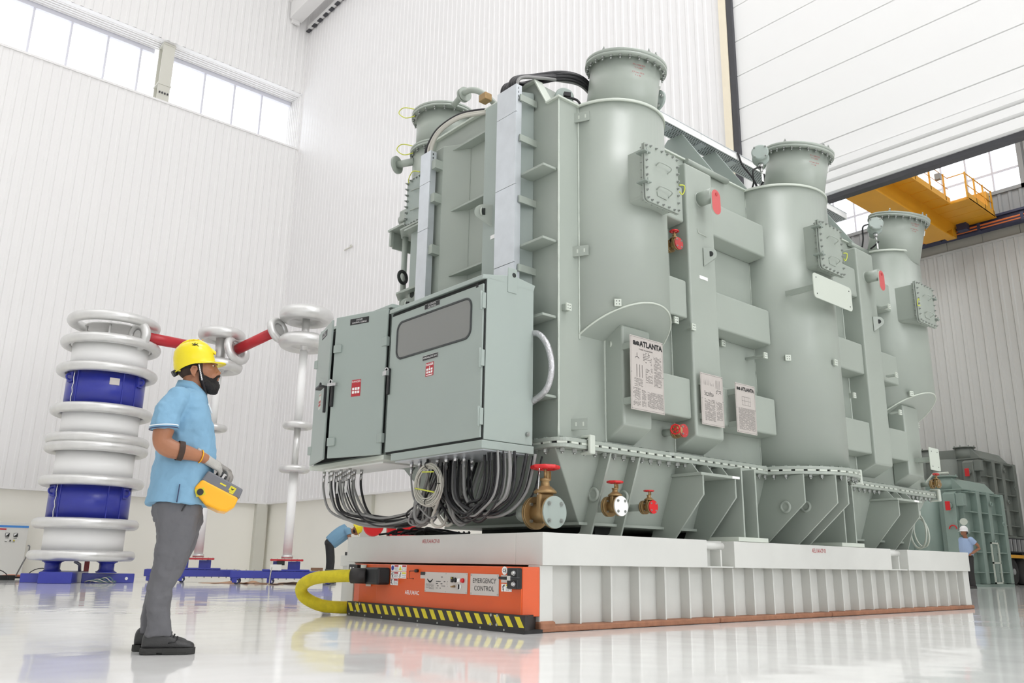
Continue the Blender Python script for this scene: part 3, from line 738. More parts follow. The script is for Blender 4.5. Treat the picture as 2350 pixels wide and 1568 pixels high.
# bolted inspection hatches on the turrets
def hatch(x0, x1, z0, z1, yc, yback, clamps, wire_right=True, blank=False):
    r = 0.05
    def rr(g, y):
        X0, X1, Z0, Z1 = x0 - g, x1 + g, z0 - g, z1 + g; q = [(X1, Z0), (X1, Z1), (X0, Z1)]
        return [(x, y, z) for x, z in arc((X0 + r, Z0 + r), r, PI, 1.5 * PI, 6) + q]
    o = MB().prism(rr(0, yc), (0, 0.018, 0)).build('hatch_cover', 'paint', T, bevel=0.003, seg=1)
    MB().prism(rr(0, yc + 0.024), (0, 0.018, 0)).build('hatch_flange', 'paint', o, bevel=0.003, seg=1)
    MB().prism(rr(-0.004, yc + 0.018), (0, 0.006, 0)).build('hatch_gasket', 'dark_gap', o)
    MB().prism(rr(-0.035, yc + 0.04), (0, yback - yc - 0.04, 0)).build('hatch_neck', 'paint', o)
    e = 0.018
    pts = []
    nz = 8; nx = 6
    for k in range(nz): z = z0 + 0.03 + (z1 - z0 - 0.06) * k / (nz - 1); pts += [(x0 + e + (0.012 if k == 0 else 0), z), (x1 - e, z)]
    for k in range(1, nx): x = x0 + (x1 - x0) * k / nx; pts += [(x, z0 + e), (x, z1 - e)]
    for x, z in pts:
        inst(BOLT_S, 'bolt', o, align((x, yc, z), (0, -1, 0)))
        if x < x0 + 0.06 or z < z0 + 0.03: inst(BOLT_S, 'bolt', o, align((x, yc + 0.042, z), (0, 1, 0)))
    xm = (x0 + x1) / 2
    for z in (z0 + 0.66 * (z1 - z0), z0 + 0.24 * (z1 - z0)):
        MB().tube(spline([(xm - 0.085, yc, z + 0.01), (xm - 0.08, yc - 0.05, z + 0.025), (xm + 0.075, yc - 0.055, z + 0.012), (xm + 0.085, yc, z - 0.02)], 5), 0.0065, 8).build('grab_handle', 'paint', o)
    MB().tube([(xm - 0.085, yc - 0.004, z0 + 0.13), (xm - 0.08, yc - 0.004, z0 + 0.09), (xm + 0.05, yc - 0.004, z0 + 0.085)], 0.004, 5).build('hook', 'paint', o)
    for z in clamps:
        xx = x0 if wire_right else x1
        MB().box(xx - 0.045, xx + 0.05, yc - 0.035, yc + 0.075, z - 0.008, z + 0.008).cyl((xx, yc - 0.03, z + 0.035), (xx, yc - 0.03, z - 0.03), 0.008, n=8).build('hatch_clamp', 'bolt_paint', o, bevel=0.002, seg=1)
    xx = x1 - 0.012 if wire_right else x0 + 0.02; s = 1 if wire_right else -1
    zm = z0 + 0.44 * (z1 - z0)
    MB().tube(spline([(xx, yc - 0.02, zm + 0.035), (xx + s * 0.06, yc - 0.03, zm + 0.045), (xx + s * 0.075, yc - 0.02, zm), (xx + s * 0.05, yc - 0.01, zm - 0.045), (xx, yc - 0.02, zm - 0.035)], 6), 0.006, 7).build('earth_wire', 'earth', o)
    return o
hatch(5.575, 6.07, 3.785, 4.375, 4.60, 5.0, (4.27, 3.965))
hatch(8.53, 9.04, 3.83, 4.425, 4.50, 4.9, (4.33, 3.99))
hatch(11.36, 11.90, 3.80, 4.385, 4.65, 5.0, (4.23, 3.93), wire_right=False)
# blank plate on the middle turret and one low by the doorway
def rplate(x0, x1, z0, z1, y, r, m, back, name):
    p = arc((x1 - r, z1 - r), r, 0, PI / 2, 6) + arc((x0 + r, z1 - r), r, PI / 2, PI, 6) + arc((x0 + r, z0 + r), r, PI, 1.5 * PI, 6) + arc((x1 - r, z0 + r), r, 1.5 * PI, 2 * PI, 6)
    o = MB().prism([(x, y, z) for x, z in p], (0, 0.012, 0)).build(name, m, T, bevel=0.002, seg=1)
    mb = MB()
    for x in (x0 + 0.06, x1 - 0.06):
        for z in (z0 + 0.05, z1 - 0.05):
            mb.cyl((x, y - 0.002, z), (x, y + 0.001, z), 0.008, n=8)
    mb.build('plate_hole', 'dark_gap', o)
    for xs in (x0 + 0.08, x1 - 0.12): MB().box(xs, xs + 0.04, y + 0.012, back, (z0 + z1) / 2 - 0.03, (z0 + z1) / 2 + 0.03).build('standoff', 'paint', o)
    return o
rplate(8.22, 9.07, 3.40, 3.69, 4.45, 0.05, 'paint_pale', 4.85, 'blank_plate')
rplate(11.50, 11.80, 1.80, 2.10, 4.78, 0.02, 'paint_pale', 5.05, 'blank_plate')
# stub pipes with red oval covers
for x, z in ((6.93, 4.33), (10.62, 4.33)):
    o = MB().cyl((x, 4.99, z), (x, 4.80, z), 0.078, n=28).lathe((x, 4.985, z), (0, -1, 0), [(0, 0.09), (0.012, 0.078)], 28).build('stub_pipe', 'paint', T)
    p = [(x + 0.02 + 0.075 * math.cos(a), 4.785, z - 0.02 + 0.075 * math.sin(a)) for a in [PI * k / 14 for k in range(15)]]
    p += [(x + 0.02 + 0.075 * math.cos(a), 4.785, z - 0.15 + 0.075 * math.sin(a)) for a in [PI + PI * k / 14 for k in range(15)]]
    MB().prism(p, (0, 0.014, 0)).build('pipe_cover', 'paint_pale', o)
    MB().prism([(a, 4.7835, c) for a, b, c in p], (0, 0.0012, 0)).cyl((x + 0.02, 4.7815, z), (x + 0.02, 4.783, z), 0.001, n=6).build('oval_seal', 'red_dull', o)
    MB().cyl((x + 0.025, 4.778, z + 0.005), (x + 0.025, 4.784, z + 0.005), 0.02, n=14).build('cover_hole', 'darkred', o)
for q in ((6.86, 7.0, 4.974, 4.98, 3.42, 3.455), (4.893, 4.9, 5.93, 6.03, 3.62, 3.66), (7.17, 7.29, 4.912, 4.92, 1.366, 1.39), (11.2, 11.33, 4.912, 4.92, 1.366, 1.39)): MB().box(*q).build('tag_plate', 'sticker_white', T)
MB().tube([(6.86, 4.977, 3.98), (6.87, 4.972, 3.93), (7.02, 4.972, 3.925)], 0.004, 5).build('weld_mark', 'paint_pale', T)
for x, y, z in ((6.33, 5.19, 2.52), (5.70, 5.18, 2.53)): MB().torus((x, y, z), (0.7, -0.7, 0), 0.025, 0.012, 16, 6).build('drain_ring', 'paint_pale', T)
# cover fins that carry the long cable tray
for x in (7.64, 8.32, 10.35, 11.0):
    MB().px([(5.235, 4.945), (5.70, 5.67), (5.92, 5.67), (6.3, 5.28), (5.62, 5.28), (5.45, 4.945)], x - 0.012, x + 0.012).build('cover_fin', 'paint2', T)
# ---- fittings on the transformer: rear turret, pocket boxes, terminal boxes, nameplates
rt = MB().cyl((5.45, 7.68, 4.6), (5.45, 7.68, 5.34), 0.37, n=40).cyl((5.45, 7.68, 5.36), (5.45, 7.68, 5.84), 0.34, n=40).build('rear_turret', 'paint', T)
for z in (5.33, 5.83):
    MB().cyl((5.45, 7.68, z), (5.45, 7.68, z + 0.028), 0.405, n=44).cyl((5.45, 7.68, z + 0.032), (5.45, 7.68, z + 0.06), 0.405, n=44).build('neck_flange', 'paint', rt)
    for k in range(20):
        q = 2 * PI * k / 20; p = (5.45 + 0.38 * math.cos(q), 7.68 + 0.38 * math.sin(q), z)
        inst(BOLT_P, 'bolt', rt, align(p, (0, 0, -1)))
    MB().tube(spline([(5.08, 7.78, z + 0.07), (5.0, 7.92, z + 0.12), (4.97, 7.98, z + 0.06), (5.02, 7.9, z - 0.02), (5.08, 7.78, z - 0.02)], 6), 0.006, 6).build('earth_wire', 'earth', rt)
MB().cyl((5.12, 7.8, 5.22), (5.02, 8.02, 5.22), 0.045, n=16).cyl((5.02, 8.02, 5.22), (5.01, 8.045, 5.22), 0.11, n=28).build('side_valve_stub', 'paint', rt)
MB().tube(spline([(5.3, 7.28, 5.83), (5.25, 7.12, 5.82), (5.2, 6.98, 5.80), (5.2, 6.82, 5.78), (5.25, 6.66, 5.68), (5.4, 6.55, 5.5), (5.5, 6.5, 5.27)], 5), 0.035, 10).cyl((5.22, 7.01, 5.80), (5.22, 6.985, 5.80), 0.085, n=24).cyl((5.22, 6.975, 5.80), (5.22, 6.95, 5.80), 0.085, n=24).build('breather_pipe', 'paint', T)
MB().box(5.17, 5.27, 6.52, 6.64, 5.53, 5.62).build('brass_coupling', 'brass', T, bevel=0.01)
# side pocket box, drive and rods at the far corner of the tank
pk = MB().box(5.02, 5.4, 7.30, 7.78, 4.30, 4.90).build('pocket_hatch', 'paint2', T, bevel=0.004)
for k in range(8):
    inst(BOLT_P, 'bolt', pk, align((5.02, 7.755, 4.34 + k * 0.075), (-1, 0, 0)))
    if k < 6:
        inst(BOLT_P, 'bolt', pk, align((5.02, 7.68 - k * 0.06, 4.88), (-1, 0, 0))); inst(BOLT_P, 'bolt', pk, align((5.02, 7.68 - k * 0.06, 4.32), (-1, 0, 0)))
for z in (4.47, 4.72): MB().tube([(5.02, 7.52, z + 0.02), (4.97, 7.62, z), (4.97, 7.5, z - 0.01), (5.02, 7.45, z)], 0.008, 6).build('grab_handle', 'paint', pk)
MB().tube(spline([(5.0, 7.5, 4.93), (4.98, 7.62, 4.97), (4.98, 7.7, 4.9), (5.0, 7.72, 4.86)], 5), 0.006, 6).build('earth_wire', 'earth', pk)
dr = MB().box(5.05, 5.3, 7.80, 7.98, 4.45, 4.60).build('drive_box', 'paint', T, bevel=0.02)
MB().cyl((5.17, 7.98, 4.53), (5.17, 8.07, 4.53), 0.075, n=24).cyl((5.17, 8.07, 4.53), (5.17, 8.075, 4.53), 0.035, n=18).build('drive_cap', 'paint', dr)
MB().cyl((5.15, 7.88, 4.38), (5.15, 7.88, 4.46), 0.07, n=20).build('drive_neck', 'paint', dr)
MB().box(5.0, 5.4, 7.78, 8.13, 4.36, 4.385).box(5.02, 5.06, 8.08, 8.12, 4.18, 4.37).box(5.34, 5.38, 7.8, 8.12, 4.18, 4.37).box(5.06, 5.34, 8.10, 8.12, 4.16, 4.37).build('drive_bracket', 'paint', T)
MB().prism([(4.95, 7.30, 4.26), (4.95, 7.78, 4.26), (5.1, 7.98, 4.26), (5.35, 7.98, 4.26), (5.35, 7.30, 4.26)], (0, 0, 0.022)).build('shelf', 'paint', T)
MB().prism([(4.95, 7.30, 3.48), (4.95, 7.80, 3.48), (5.1, 7.98, 3.48), (5.35, 7.98, 3.48), (5.35, 7.30, 3.48)], (0, 0, 0.022)).build('shelf', 'paint', T)
MB().cyl((5.12, 7.92, 3.0), (5.12, 7.92, 4.42), 0.035, n=14).build('drive_rod', 'paint', T)
MB().box(5.12, 5.2, 7.74, 7.79, 3.0, 4.3).build('conduit_channel', 'galv', T)
MB().box(5.1, 5.2, 7.5, 7.73, 3.0, 4.27).build('pocket_box', 'paint', T)
MB().torus((5.05, 7.83, 3.72), (0.3, -1, 0), 0.07, 0.02, 20, 8).build('drive_wheel', 'dark_gap', T)
o = MB().box(4.98, 5.0, 7.42, 7.6, 3.3, 3.5).build('lifting_lug', 'paint', T, bevel=0.01)
MB().cyl((4.976, 7.51, 3.42), (4.985, 7.51, 3.42), 0.04, n=18).build('eye_hole', 'dark_gap', o)

def terminal_box(p, d, side):
    """round cast terminal box on a short pipe coming out of a turret neck"""
    p, d = V(p), V(d).normalized()
    o = MB().lathe(p, d, [(-0.20, 0.06), (-0.06, 0.06), (-0.06, 0.10), (-0.03, 0.10), (-0.03, 0.092), (0.07, 0.092), (0.085, 0.10), (0.105, 0.10), (0.115, 0.085)], 32).build('terminal_box', 'paint2', T)
    a, b = frame(d)
    MB().obox(p - d * 0.045 + V((0, 0, 0.0)), a * 0.03, d * 0.012, V((0, 0, 0.14))).build('clamp_bar', 'bolt_paint', o)
    for k in range(4):
        q = PI / 4 + k * PI / 2; c = p + (a * math.cos(q) + b * math.sin(q)) * 0.088 + d * 0.105
        inst(BOLT_S, 'bolt', o, align(c, d))
    MB().cyl(p + V((0, 0, -0.09)), p + V((0, 0, -0.14)), 0.03, n=12).cyl(p + V((0, 0, -0.14)), p + V((0, 0, -0.20)), 0.018, n=10).build('cable_gland', 'chrome', o)
    MB().obox(p + V((0.02, 0, -0.27)), (0.02, 0, 0), (0, 0.002, 0), (0, 0, 0.05)).build('tag_plate', 'sticker_white', o)
    return o
terminal_box((8.22, 5.0, 5.30), (-0.86, -0.5, 0.1), 1)
terminal_box((11.12, 5.02, 5.22), (-0.8, -0.55, 0.2), 1)
o = MB().lathe((6.27, 5.0, 5.27), (1, -0.1, 0), [(-0.06, 0.07), (0.0, 0.07), (0.0, 0.115), (0.02, 0.115), (0.028, 0.115), (0.05, 0.09), (0.055, 0.03)], 28).build('terminal_box', 'paint2', T)
for k in range(6):
    q = k * PI / 3; inst(BOLT_P, 'bolt', o, align((6.25, 5.0 + 0.1 * math.cos(q), 5.27 + 0.1 * math.sin(q)), (-1, 0, 0)))
MB().tube(spline([(6.31, 5.04, 5.50), (6.33, 5.0, 5.42), (6.31, 4.98, 5.36), (6.27, 4.97, 5.33)], 5), 0.005, 6).build('earth_wire', 'earth', T)
for (n, e, ax, s) in ((n1, e1, ax1, '1U'), (n2, e2, ax2, '1V'), (n3, e3, ax3, '1W')):
    a = V((0.62, -0.785, 0)).normalized()
    nrm = (a - ax * a.dot(ax)).normalized(); rgt = nrm.cross(ax) * -1
    c = e - ax * 0.15 + nrm * 0.37
    o = MB().obox(c, rgt * 0.032, nrm * 0.008, ax * 0.034).build('phase_plate', 'sticker_white', T)
    text(s, 0.032, c + nrm * 0.0095, rgt, ax, 'ink', o, narrow=0.8)
    b = V((-0.42, -0.9, 0)).normalized(); nb_ = (b - ax * b.dot(ax)).normalized(); rb = nb_.cross(ax) * -1
    for k, line in enumerate(('M = 1305 KG', 'V = 2450', 'CT NO 7316', 'T = 96')):
        text(line, 0.014, e - ax * (0.11 + 0.03 * k + (0.02 if k > 1 else 0)) + nb_ * 0.369, rb, ax, 'ink_red', T, name='handwriting', narrow=1.2)

def rows(mb, x0, x1, z0, z1, y, n, fill=0.7, h=0.45):
    """lines of small print, as word-long strips, on a plate facing -Y"""
    p = (z1 - z0) / n
    for k in range(n):
        z = z1 - p * (k + 0.5); x = x0
        while x < x1 - 0.004:
            w = min(random.uniform(0.006, 0.028), x1 - x)
            if random.random() < fill: mb.quad((x, y, z - p * h / 2), (x + w, y, z - p * h / 2), (x + w, y, z + p * h / 2), (x, y, z + p * h / 2))
            x += w + 0.004
def nameplate(x0, x1, z0, z1, y, back, label):
    o = MB().box(x0, x1, y, y + 0.006, z0, z1).build('nameplate', 'plate', T, label=label)
    mb = MB()
    for z in (z0 + 0.09, z1 - 0.09):
        for x in (x0 + 0.03, x1 - 0.07): MB().box(x, x + 0.035, y + 0.006, back, z - 0.03, z + 0.03).build('standoff', 'paint', o)
    for x in (x0 + 0.012, (x0 + x1) / 2 * 0 + x1 - 0.012):
        for z in (z0 + 0.012, (z0 + z1) / 2, z1 - 0.012): mb.cyl((x, y - 0.002, z), (x, y, z), 0.005, n=8)
    mb.build('rivet', 'chrome', o)
    f = y - 0.0012; mb = MB(); t = 0.0015; i = 0.01
    for a, b, c, d in ((x0 + i, x1 - i, z1 - i - t, z1 - i), (x0 + i, x1 - i, z0 + i, z0 + i + t), (x0 + i, x0 + i + t, z0 + i, z1 - i), (x1 - i - t, x1 - i, z0 + i, z1 - i)):
        mb.quad((a, f, c), (b, f, c), (b, f, d), (a, f, d))
    return o, mb, f
R_, U_ = (1, 0, 0), (0, 0, 1)
# big rating plate
o, mb, f = nameplate(5.652, 6.12, 1.872, 2.567, 4.90, 5.02, 'large rating plate on the box under the first turret')
text('ae', 0.052, (5.735, f, 2.505), R_, U_, 'ink', o, bold=0.004, narrow=1.25); text('ATLANTA', 0.05, (5.945, f, 2.50), R_, U_, 'ink', o, bold=0.0035)
text('POWER TRANSFORMER', 0.013, (5.87, f, 2.445), R_, U_, 'ink', o)
c = V((5.745, f, 2.375))
for k in range(3):
    q = PI / 2 + k * 2 * PI / 3; e = c + V((math.cos(q), 0, math.sin(q))) * 0.035; nn = V((-math.sin(q), 0, math.cos(q))) * 0.0025
    mb.quad(c - nn, e - nn, e + nn, c + nn)
for x in (5.735, 5.775, 5.81): mb.quad((x, f, 2.18), (x + 0.005, f, 2.18), (x + 0.005, f, 2.30), (x, f, 2.30))
mb.build('lettering', 'ink', o)
mb = MB(); rows(mb, 5.83, 5.95, 2.31, 2.43, f, 8, 0.5); rows(mb, 5.70, 5.82, 2.09, 2.17, f, 9, 0.75); rows(mb, 5.86, 5.96, 2.14, 2.29, f, 14); rows(mb, 5.98, 6.09, 2.12, 2.41, f, 26, 0.85)
rows(mb, 5.68, 5.78, 1.91, 2.08, f, 17, 0.7); rows(mb, 5.80, 5.86, 1.91, 2.07, f, 18, 0.8); rows(mb, 5.88, 6.10, 1.91, 2.06, f, 17, 0.85)
mb.build('small_print', 'ink_grey', o)
# connection diagram plate
o, mb, f = nameplate(6.735, 7.105, 1.866, 2.39, 4.93, 4.98, 'connection diagram plate on the vertical stiffener')
for k in range(7):
    x = 6.79 + k * 0.025; mb.quad((x, f, 2.27), (x + 0.003, f, 2.27), (x + 0.003, f, 2.27 + 0.07 * random.random() + 0.02), (x, f, 2.27 + 0.02))
for k in range(4): x = 6.985 + k * 0.02; mb.quad((x, f, 2.25), (x + 0.003, f, 2.25), (x + 0.003, f, 2.34), (x, f, 2.34))
rows(mb, 6.79, 6.94, 2.16, 2.21, f, 4, 0.8); rows(mb, 6.985, 7.07, 2.2, 2.24, f, 4, 0.8)
mb.build('lettering', 'ink', o)
mb = MB(); rows(mb, 6.79, 6.96, 1.91, 2.13, f, 22, 0.85); rows(mb, 6.98, 7.08, 1.93, 2.12, f, 20, 0.85); mb.build('small_print', 'ink_grey', o)
# instruction plate
o, mb, f = nameplate(7.28, 7.635, 1.845, 2.365, 4.90, 5.02, 'instruction plate on the low stiffener box left of the middle turret')
text('ae', 0.04, (7.338, f, 2.312), R_, U_, 'ink', o, bold=0.003, narrow=1.2); text('ATLANTA', 0.036, (7.50, f, 2.308), R_, U_, 'ink', o, bold=0.0028)
for x in (7.39, 7.44, 7.50, 7.54): mb.quad((x, f, 2.14), (x + 0.002, f, 2.14), (x + 0.002, f, 2.23), (x, f, 2.23))
for z in (2.14, 2.185, 2.228): mb.quad((7.39, f, z), (7.542, f, z), (7.542, f, z + 0.002), (7.39, f, z + 0.002))
mb.build('lettering', 'ink', o)
mb = MB(); rows(mb, 7.32, 7.61, 1.88, 2.11, f, 24, 0.9); mb.build('small_print', 'ink_grey', o)

# ---------------------------------------------------------------- perforated cable tray along the cover
def perf(x0, x1, label):
    g = thing('perforated_cable_tray', label, 'cable tray', ((x0 + x1) / 2, 5.78, 5.685))
    MB().box(x0, x1, 5.655, 5.885, 5.683, 5.688).build('tray_base', 'galv', g)
    for a, b in ((x0, (x0 + x1) / 2 - 0.003), ((x0 + x1) / 2 + 0.003, x1)):
        MB().box(a, b, 5.648, 5.655, 5.683, 5.77).box(a, b, 5.885, 5.892, 5.683, 5.77).build('tray_side', 'sticker_white', g)
    MB().box(x0, x1, 5.64, 5.9, 5.77, 5.776).build('tray_lid', 'galv', g)
    mb = MB(); n = int((x1 - x0) / 0.042)
    for i in range(n):
        for j in range(8):
            x = x0 + 0.02 + i * 0.042 + (0.021 if j % 2 else 0); y = 5.672 + j * 0.027
            mb.quad((x, y - 0.006, 5.6825), (x + 0.026, y - 0.006, 5.6825), (x + 0.026, y + 0.006, 5.6825), (x, y + 0.006, 5.6825))
    o = mb.build('perforation', 'dark_gap', g); o['kind'] = 'stuff'
    for x in [x0 + 0.35 + k * 0.68 for k in range(int((x1 - x0) / 0.68))]:
        MB().box(x - 0.06, x + 0.06, 5.70, 5.86, 5.672, 5.683).build('tray_foot', 'galv', g)
    return g
perf(6.35, 9.55, 'long perforated cable tray on fins between the first and second turret')
perf(9.6, 11.6, 'shorter perforated cable tray between the second and third turret')
tag(MB().tube(spline([(8.72, 5.63, 5.77), (8.76, 5.60, 5.6), (8.82, 5.5, 5.4), (8.86, 5.45, 5.2), (8.88, 5.42, 4.95)], 6), 0.014, 8).build('cable', 'cable_black'), 'black cable dropping from the tray to the middle turret', 'cable')
def loom(name, label, loc, paths, group=None):
    g = thing(name, label, 'cable loom', loc, group)
    for pts, r, m in paths: MB().tube(pts, r, 7).build('cable', m, g)
    return g
loom('cable_drop', 'two black cables hanging from the terminal box beside the middle neck', (8.22, 5.0, 4.95), [
    (spline([(8.2, 5.0, 5.16), (8.12, 5.05, 5.1), (8.2, 5.1, 5.0), (8.3, 5.2, 4.96)], 6), 0.011, 'cable_black'), (spline([(8.26, 4.99, 5.08), (8.33, 5.06, 5.02), (8.36, 5.15, 4.95)], 6), 0.011, 'cable_black')])
loom('cable_drop', 'two black cables hanging from the terminal box beside the last neck', (11.1, 5.0, 4.95), [
    (spline([(11.05, 5.02, 5.25), (10.93, 5.1, 5.2), (11.0, 5.15, 5.05), (11.05, 5.2, 4.95)], 6), 0.012, 'cable_black'), (spline([(11.14, 5.0, 5.0), (11.18, 5.08, 4.97), (11.2, 5.15, 4.95)], 6), 0.012, 'cable_black')])
pp = []
for k in range(7):
    yy = 5.61 + 0.04 * k; r = 0.017 + 0.004 * (k % 2)
    dz = 0.028 * (k % 4) - 0.02
    pp.append((spline([(4.86, yy, 5.10), (4.86, yy, 5.19 + dz * 0.3), (4.93, yy - 0.01, 5.27 + dz * 0.6), (5.12, yy - 0.05, 5.33 + dz), (5.4, 5.56 - 0.008 * k, 5.42 + dz), (5.62, 5.47 - 0.006 * k, 5.41 + dz), (5.85, 5.46 - 0.006 * k, 5.30 + dz)], 6), r, 'cable_black' if k else 'cable_grey'))
loom('cable_bundle', 'thick bundle of black cables arching from the wide duct to the first neck', (4.9, 5.7, 5.14), pp)
loom('cable_bundle', 'three pale grey cables arching out of the narrow duct top', (4.82, 7.05, 4.93), [
    (spline([(4.82, 7.02 + 0.05 * k, 4.9), (4.82, 7.0 + 0.05 * k, 5.02), (4.83, 6.86 + 0.03 * k, 5.14 + 0.02 * k), (4.9, 6.62, 5.22 + 0.02 * k), (5.05, 6.4, 5.24 + 0.02 * k), (5.2, 6.3, 5.29)], 6), 0.02, 'cable_light' if k < 2 else 'cable_black') for k in range(3)])
tag(MB().tube(spline([(5.30, 5.42, 4.95), (5.28, 5.44, 5.03), (5.33, 5.4, 5.1), (5.45, 5.36, 5.1), (5.5, 5.34, 5.02)], 6), 0.012, 8).build('bent_pipe', 'cable_black'), 'small bent black pipe on the cover left of the first neck', 'pipe')
gg = thing('oil_gauge', 'round grey gauge housing on the cover left of the first neck', 'gauge', (5.45, 5.5, 5.0))
MB().box(5.35, 5.42, 5.44, 5.6, 4.95, 5.1).build('gauge_foot', 'paint2', gg)
MB().lathe((5.36, 5.46, 5.14), (-0.5, -0.85, 0), [(-0.06, 0.1), (0.02, 0.1), (0.03, 0.085)], 28).build('gauge_case', 'paint2', gg)
MB().obox((5.335, 5.39, 5.13), (0.03, -0.018, 0), (0.01, 0.017, 0), (0, 0, 0.022)).build('gauge_terminal', 'black', gg)

# ---------------------------------------------------------------- gate valves
def gate_valve(name, label, p, d, upv, rf, L, hw, rw, cover, cover_r=None, stub=0.25, elbow=None, rod=1, group=None):
    """p: middle of the closing disc, d: outward pipe direction, L: between the flanges, hw: height of the handwheel over the axis"""
    p, d, u = V(p), V(d).normalized(), V(upv).normalized(); s = d.cross(u).normalized()
    g = thing(name, label, 'valve', tuple(p - d * L), group)
    b = p - d * L
    if elbow: MB().tube(spline([p - d * (L + 0.02), p - d * (L + stub * 0.6), p - d * (L + stub) + V(elbow) * 0.3, p - d * (L + stub) + V(elbow)], 6), rf * 0.55, 20).build('pipe', 'paint', g)
    else: MB().cyl(b - d * 0.02, b - d * (stub + 0.02), rf * 0.55, n=20).build('pipe', 'paint', g)
    MB().cyl(b - d * 0.02, b - d * 0.003, rf * 1.03, n=36).cyl(b, b + d * 0.02, rf * 1.03, n=36).build('flange', 'brass', g)
    MB().cyl(b + d * 0.02, p - d * 0.03, rf * 0.62, n=24).cyl(p - d * 0.034, p - d * 0.014, rf, n=36).build('valve_body', 'brass', g)
    c = (b + p) * 0.5
    h1 = hw * 0.42
    MB().obox(c + u * h1 * 0.5, d * rf * 0.2, s * rf * 0.62, u * h1 * 0.52).build('valve_body', 'brass', g, bevel=rf * 0.12, seg=3)
    MB().lathe(c + u * h1, u, [(0, rf * 0.72), (hw * 0.04, rf * 0.74), (hw * 0.07, rf * 0.66), (hw * 0.15, rf * 0.40), (hw * 0.17, rf * 0.30), (hw * 0.27, rf * 0.26), (hw * 0.28, rf * 0.33), (hw * 0.33, rf * 0.33), (hw * 0.34, rf * 0.16)], 24).build('bonnet', 'brass', g)
    MB().cyl(c + u * (h1 + hw * 0.3), c + u * (hw * 1.03), rf * 0.09, n=12).build('stem', 'brass', g)
    MB().obox(c + u * hw * 0.82 - s * rf * 0.28, d * rf * 0.02, s * rf * 0.16, u * hw * 0.11).obox(c + u * hw * 0.82 - s * rf * 0.4, d * rf * 0.1, s * rf * 0.02, u * hw * 0.10).build('indicator_plate', 'brass', g)
    w = MB(); wc = c + u * hw; a, bb = frame(u)
    n = 48; pts = [wc + (a * math.cos(2 * PI * i / n) + bb * math.sin(2 * PI * i / n)) * rw * (1 + 0.045 * math.cos(8 * 2 * PI * i / n)) for i in range(n)]
    w.tube(pts, rw * 0.17, 10, closed=True)
    for k in range(5):
        q = 2 * PI * k / 5; w.obox(wc + (a * math.cos(q) + bb * math.sin(q)) * rw * 0.5, (a * math.cos(q) + bb * math.sin(q)) * rw * 0.5, (a * -math.sin(q) + bb * math.cos(q)) * rw * 0.09, u * rw * 0.05)
    w.lathe(wc - u * rw * 0.12, u, [(0, rw * 0.2), (rw * 0.24, rw * 0.2)], 14)
    w.build('handwheel', 'red', g)
    if rod: MB().tube([c + u * (h1 * 0.9) + s * rf * 0.62 * rod, wc + s * rw * 0.62 * rod], rf * 0.045, 8).build('locking_rod', 'chrome', g)
    cd = MB().lathe(p - d * 0.014, d, [(0, rf), (0.012, rf), (0.014, rf * 0.985)], 40).build('closing_disc', cover, g)
    for k in range(4):
        q = PI / 4 + k * PI / 2; e = (s * math.cos(q) + u * math.sin(q)) * rf * 0.74
        B = MB().cyl(p + e, p + e + d * rf * 0.10, rf * 0.12, n=6, smooth=False).cyl(p + e - d * 0.002, p + e + d * rf * 0.03, rf * 0.15, n=14).cyl(p + e + d * rf * 0.10, p + e + d * rf * 0.16, rf * 0.06, n=8)
        B.build('bolt', 'bolt', cd)
        B = MB().cyl(b + e + d * 0.02, b + e + d * (0.02 + rf * 0.14), rf * 0.11, n=6, smooth=False); B.build('bolt', 'bolt', g)
    return g
gate_valve('gate_valve', 'large brass gate valve with grey closing disc at the near tank corner', (4.85, 5.05, 0.925), (0, -1, 0), (0, 0, 1), 0.132, 0.245, 0.375, 0.105, 'paint2', elbow=(0.35, 0.0, 0.05), stub=0.22)
gate_valve('gate_valve', 'middle-sized brass gate valve with white closing disc between two fins', (5.675, 5.06, 1.02), (0, -1, 0), (0, 0, 1), 0.088, 0.15, 0.215, 0.064, 'sticker_white', stub=0.26, rod=0)
gate_valve('gate_valve', 'small brass gate valve with red closing disc beside the jacking bracket', (6.165, 5.10, 1.04), (0, -1, 0), (0, 0, 1), 0.062, 0.11, 0.15, 0.042, 'red', stub=0.26, rod=-1)
gate_valve('gate_valve', 'small upper valve with red disc under the first inspection hatch', (6.585, 5.01, 3.745), (0, -1, 0), (0, 0, 1), 0.066, 0.12, 0.15, 0.042, 'darkred', stub=0.12, rod=-1)
gate_valve('gate_valve', 'small sideways valve with red handwheel facing left above the tank flange', (6.535, 5.0, 1.785), (0, -1, 0), (-0.95, -0.3, 0), 0.066, 0.10, 0.13, 0.045, 'darkred', stub=0.14, rod=1)
gate_valve('gate_valve', 'brass valve at the doorway end of the tank flange', (12.25, 5.0, 1.68), (0, -1, 0), (0.2, 0, 1), 0.06, 0.1, 0.14, 0.04, 'brass', stub=0.13, rod=0)
g = gate_valve('gate_valve', 'valve with dark red wheel on the cover behind the middle turret', (9.75, 5.75, 5.35), (0, -1, 0), (0, 0, 1), 0.05, 0.1, 0.26, 0.075, 'brass', stub=0.2, rod=0)
# lifting drum hose rings on the doorway end
g = thing('coiled_white_hose', 'white hose coil hanging on the doorway end of the tank', 'hose', (12.6, 5.5, 0.9))
MB().torus((12.55, 5.50, 1.05), (0.75, -0.65, 0), 0.24, 0.014, 40, 8).torus((12.58, 5.47, 1.03), (0.75, -0.6, 0.1), 0.20, 0.013, 40, 8).build('hose_loop', 'paint_pale', g)
MB().box(12.5, 12.56, 5.44, 5.56, 1.22, 1.34).build('hose_hook', 'paint_pale', g)
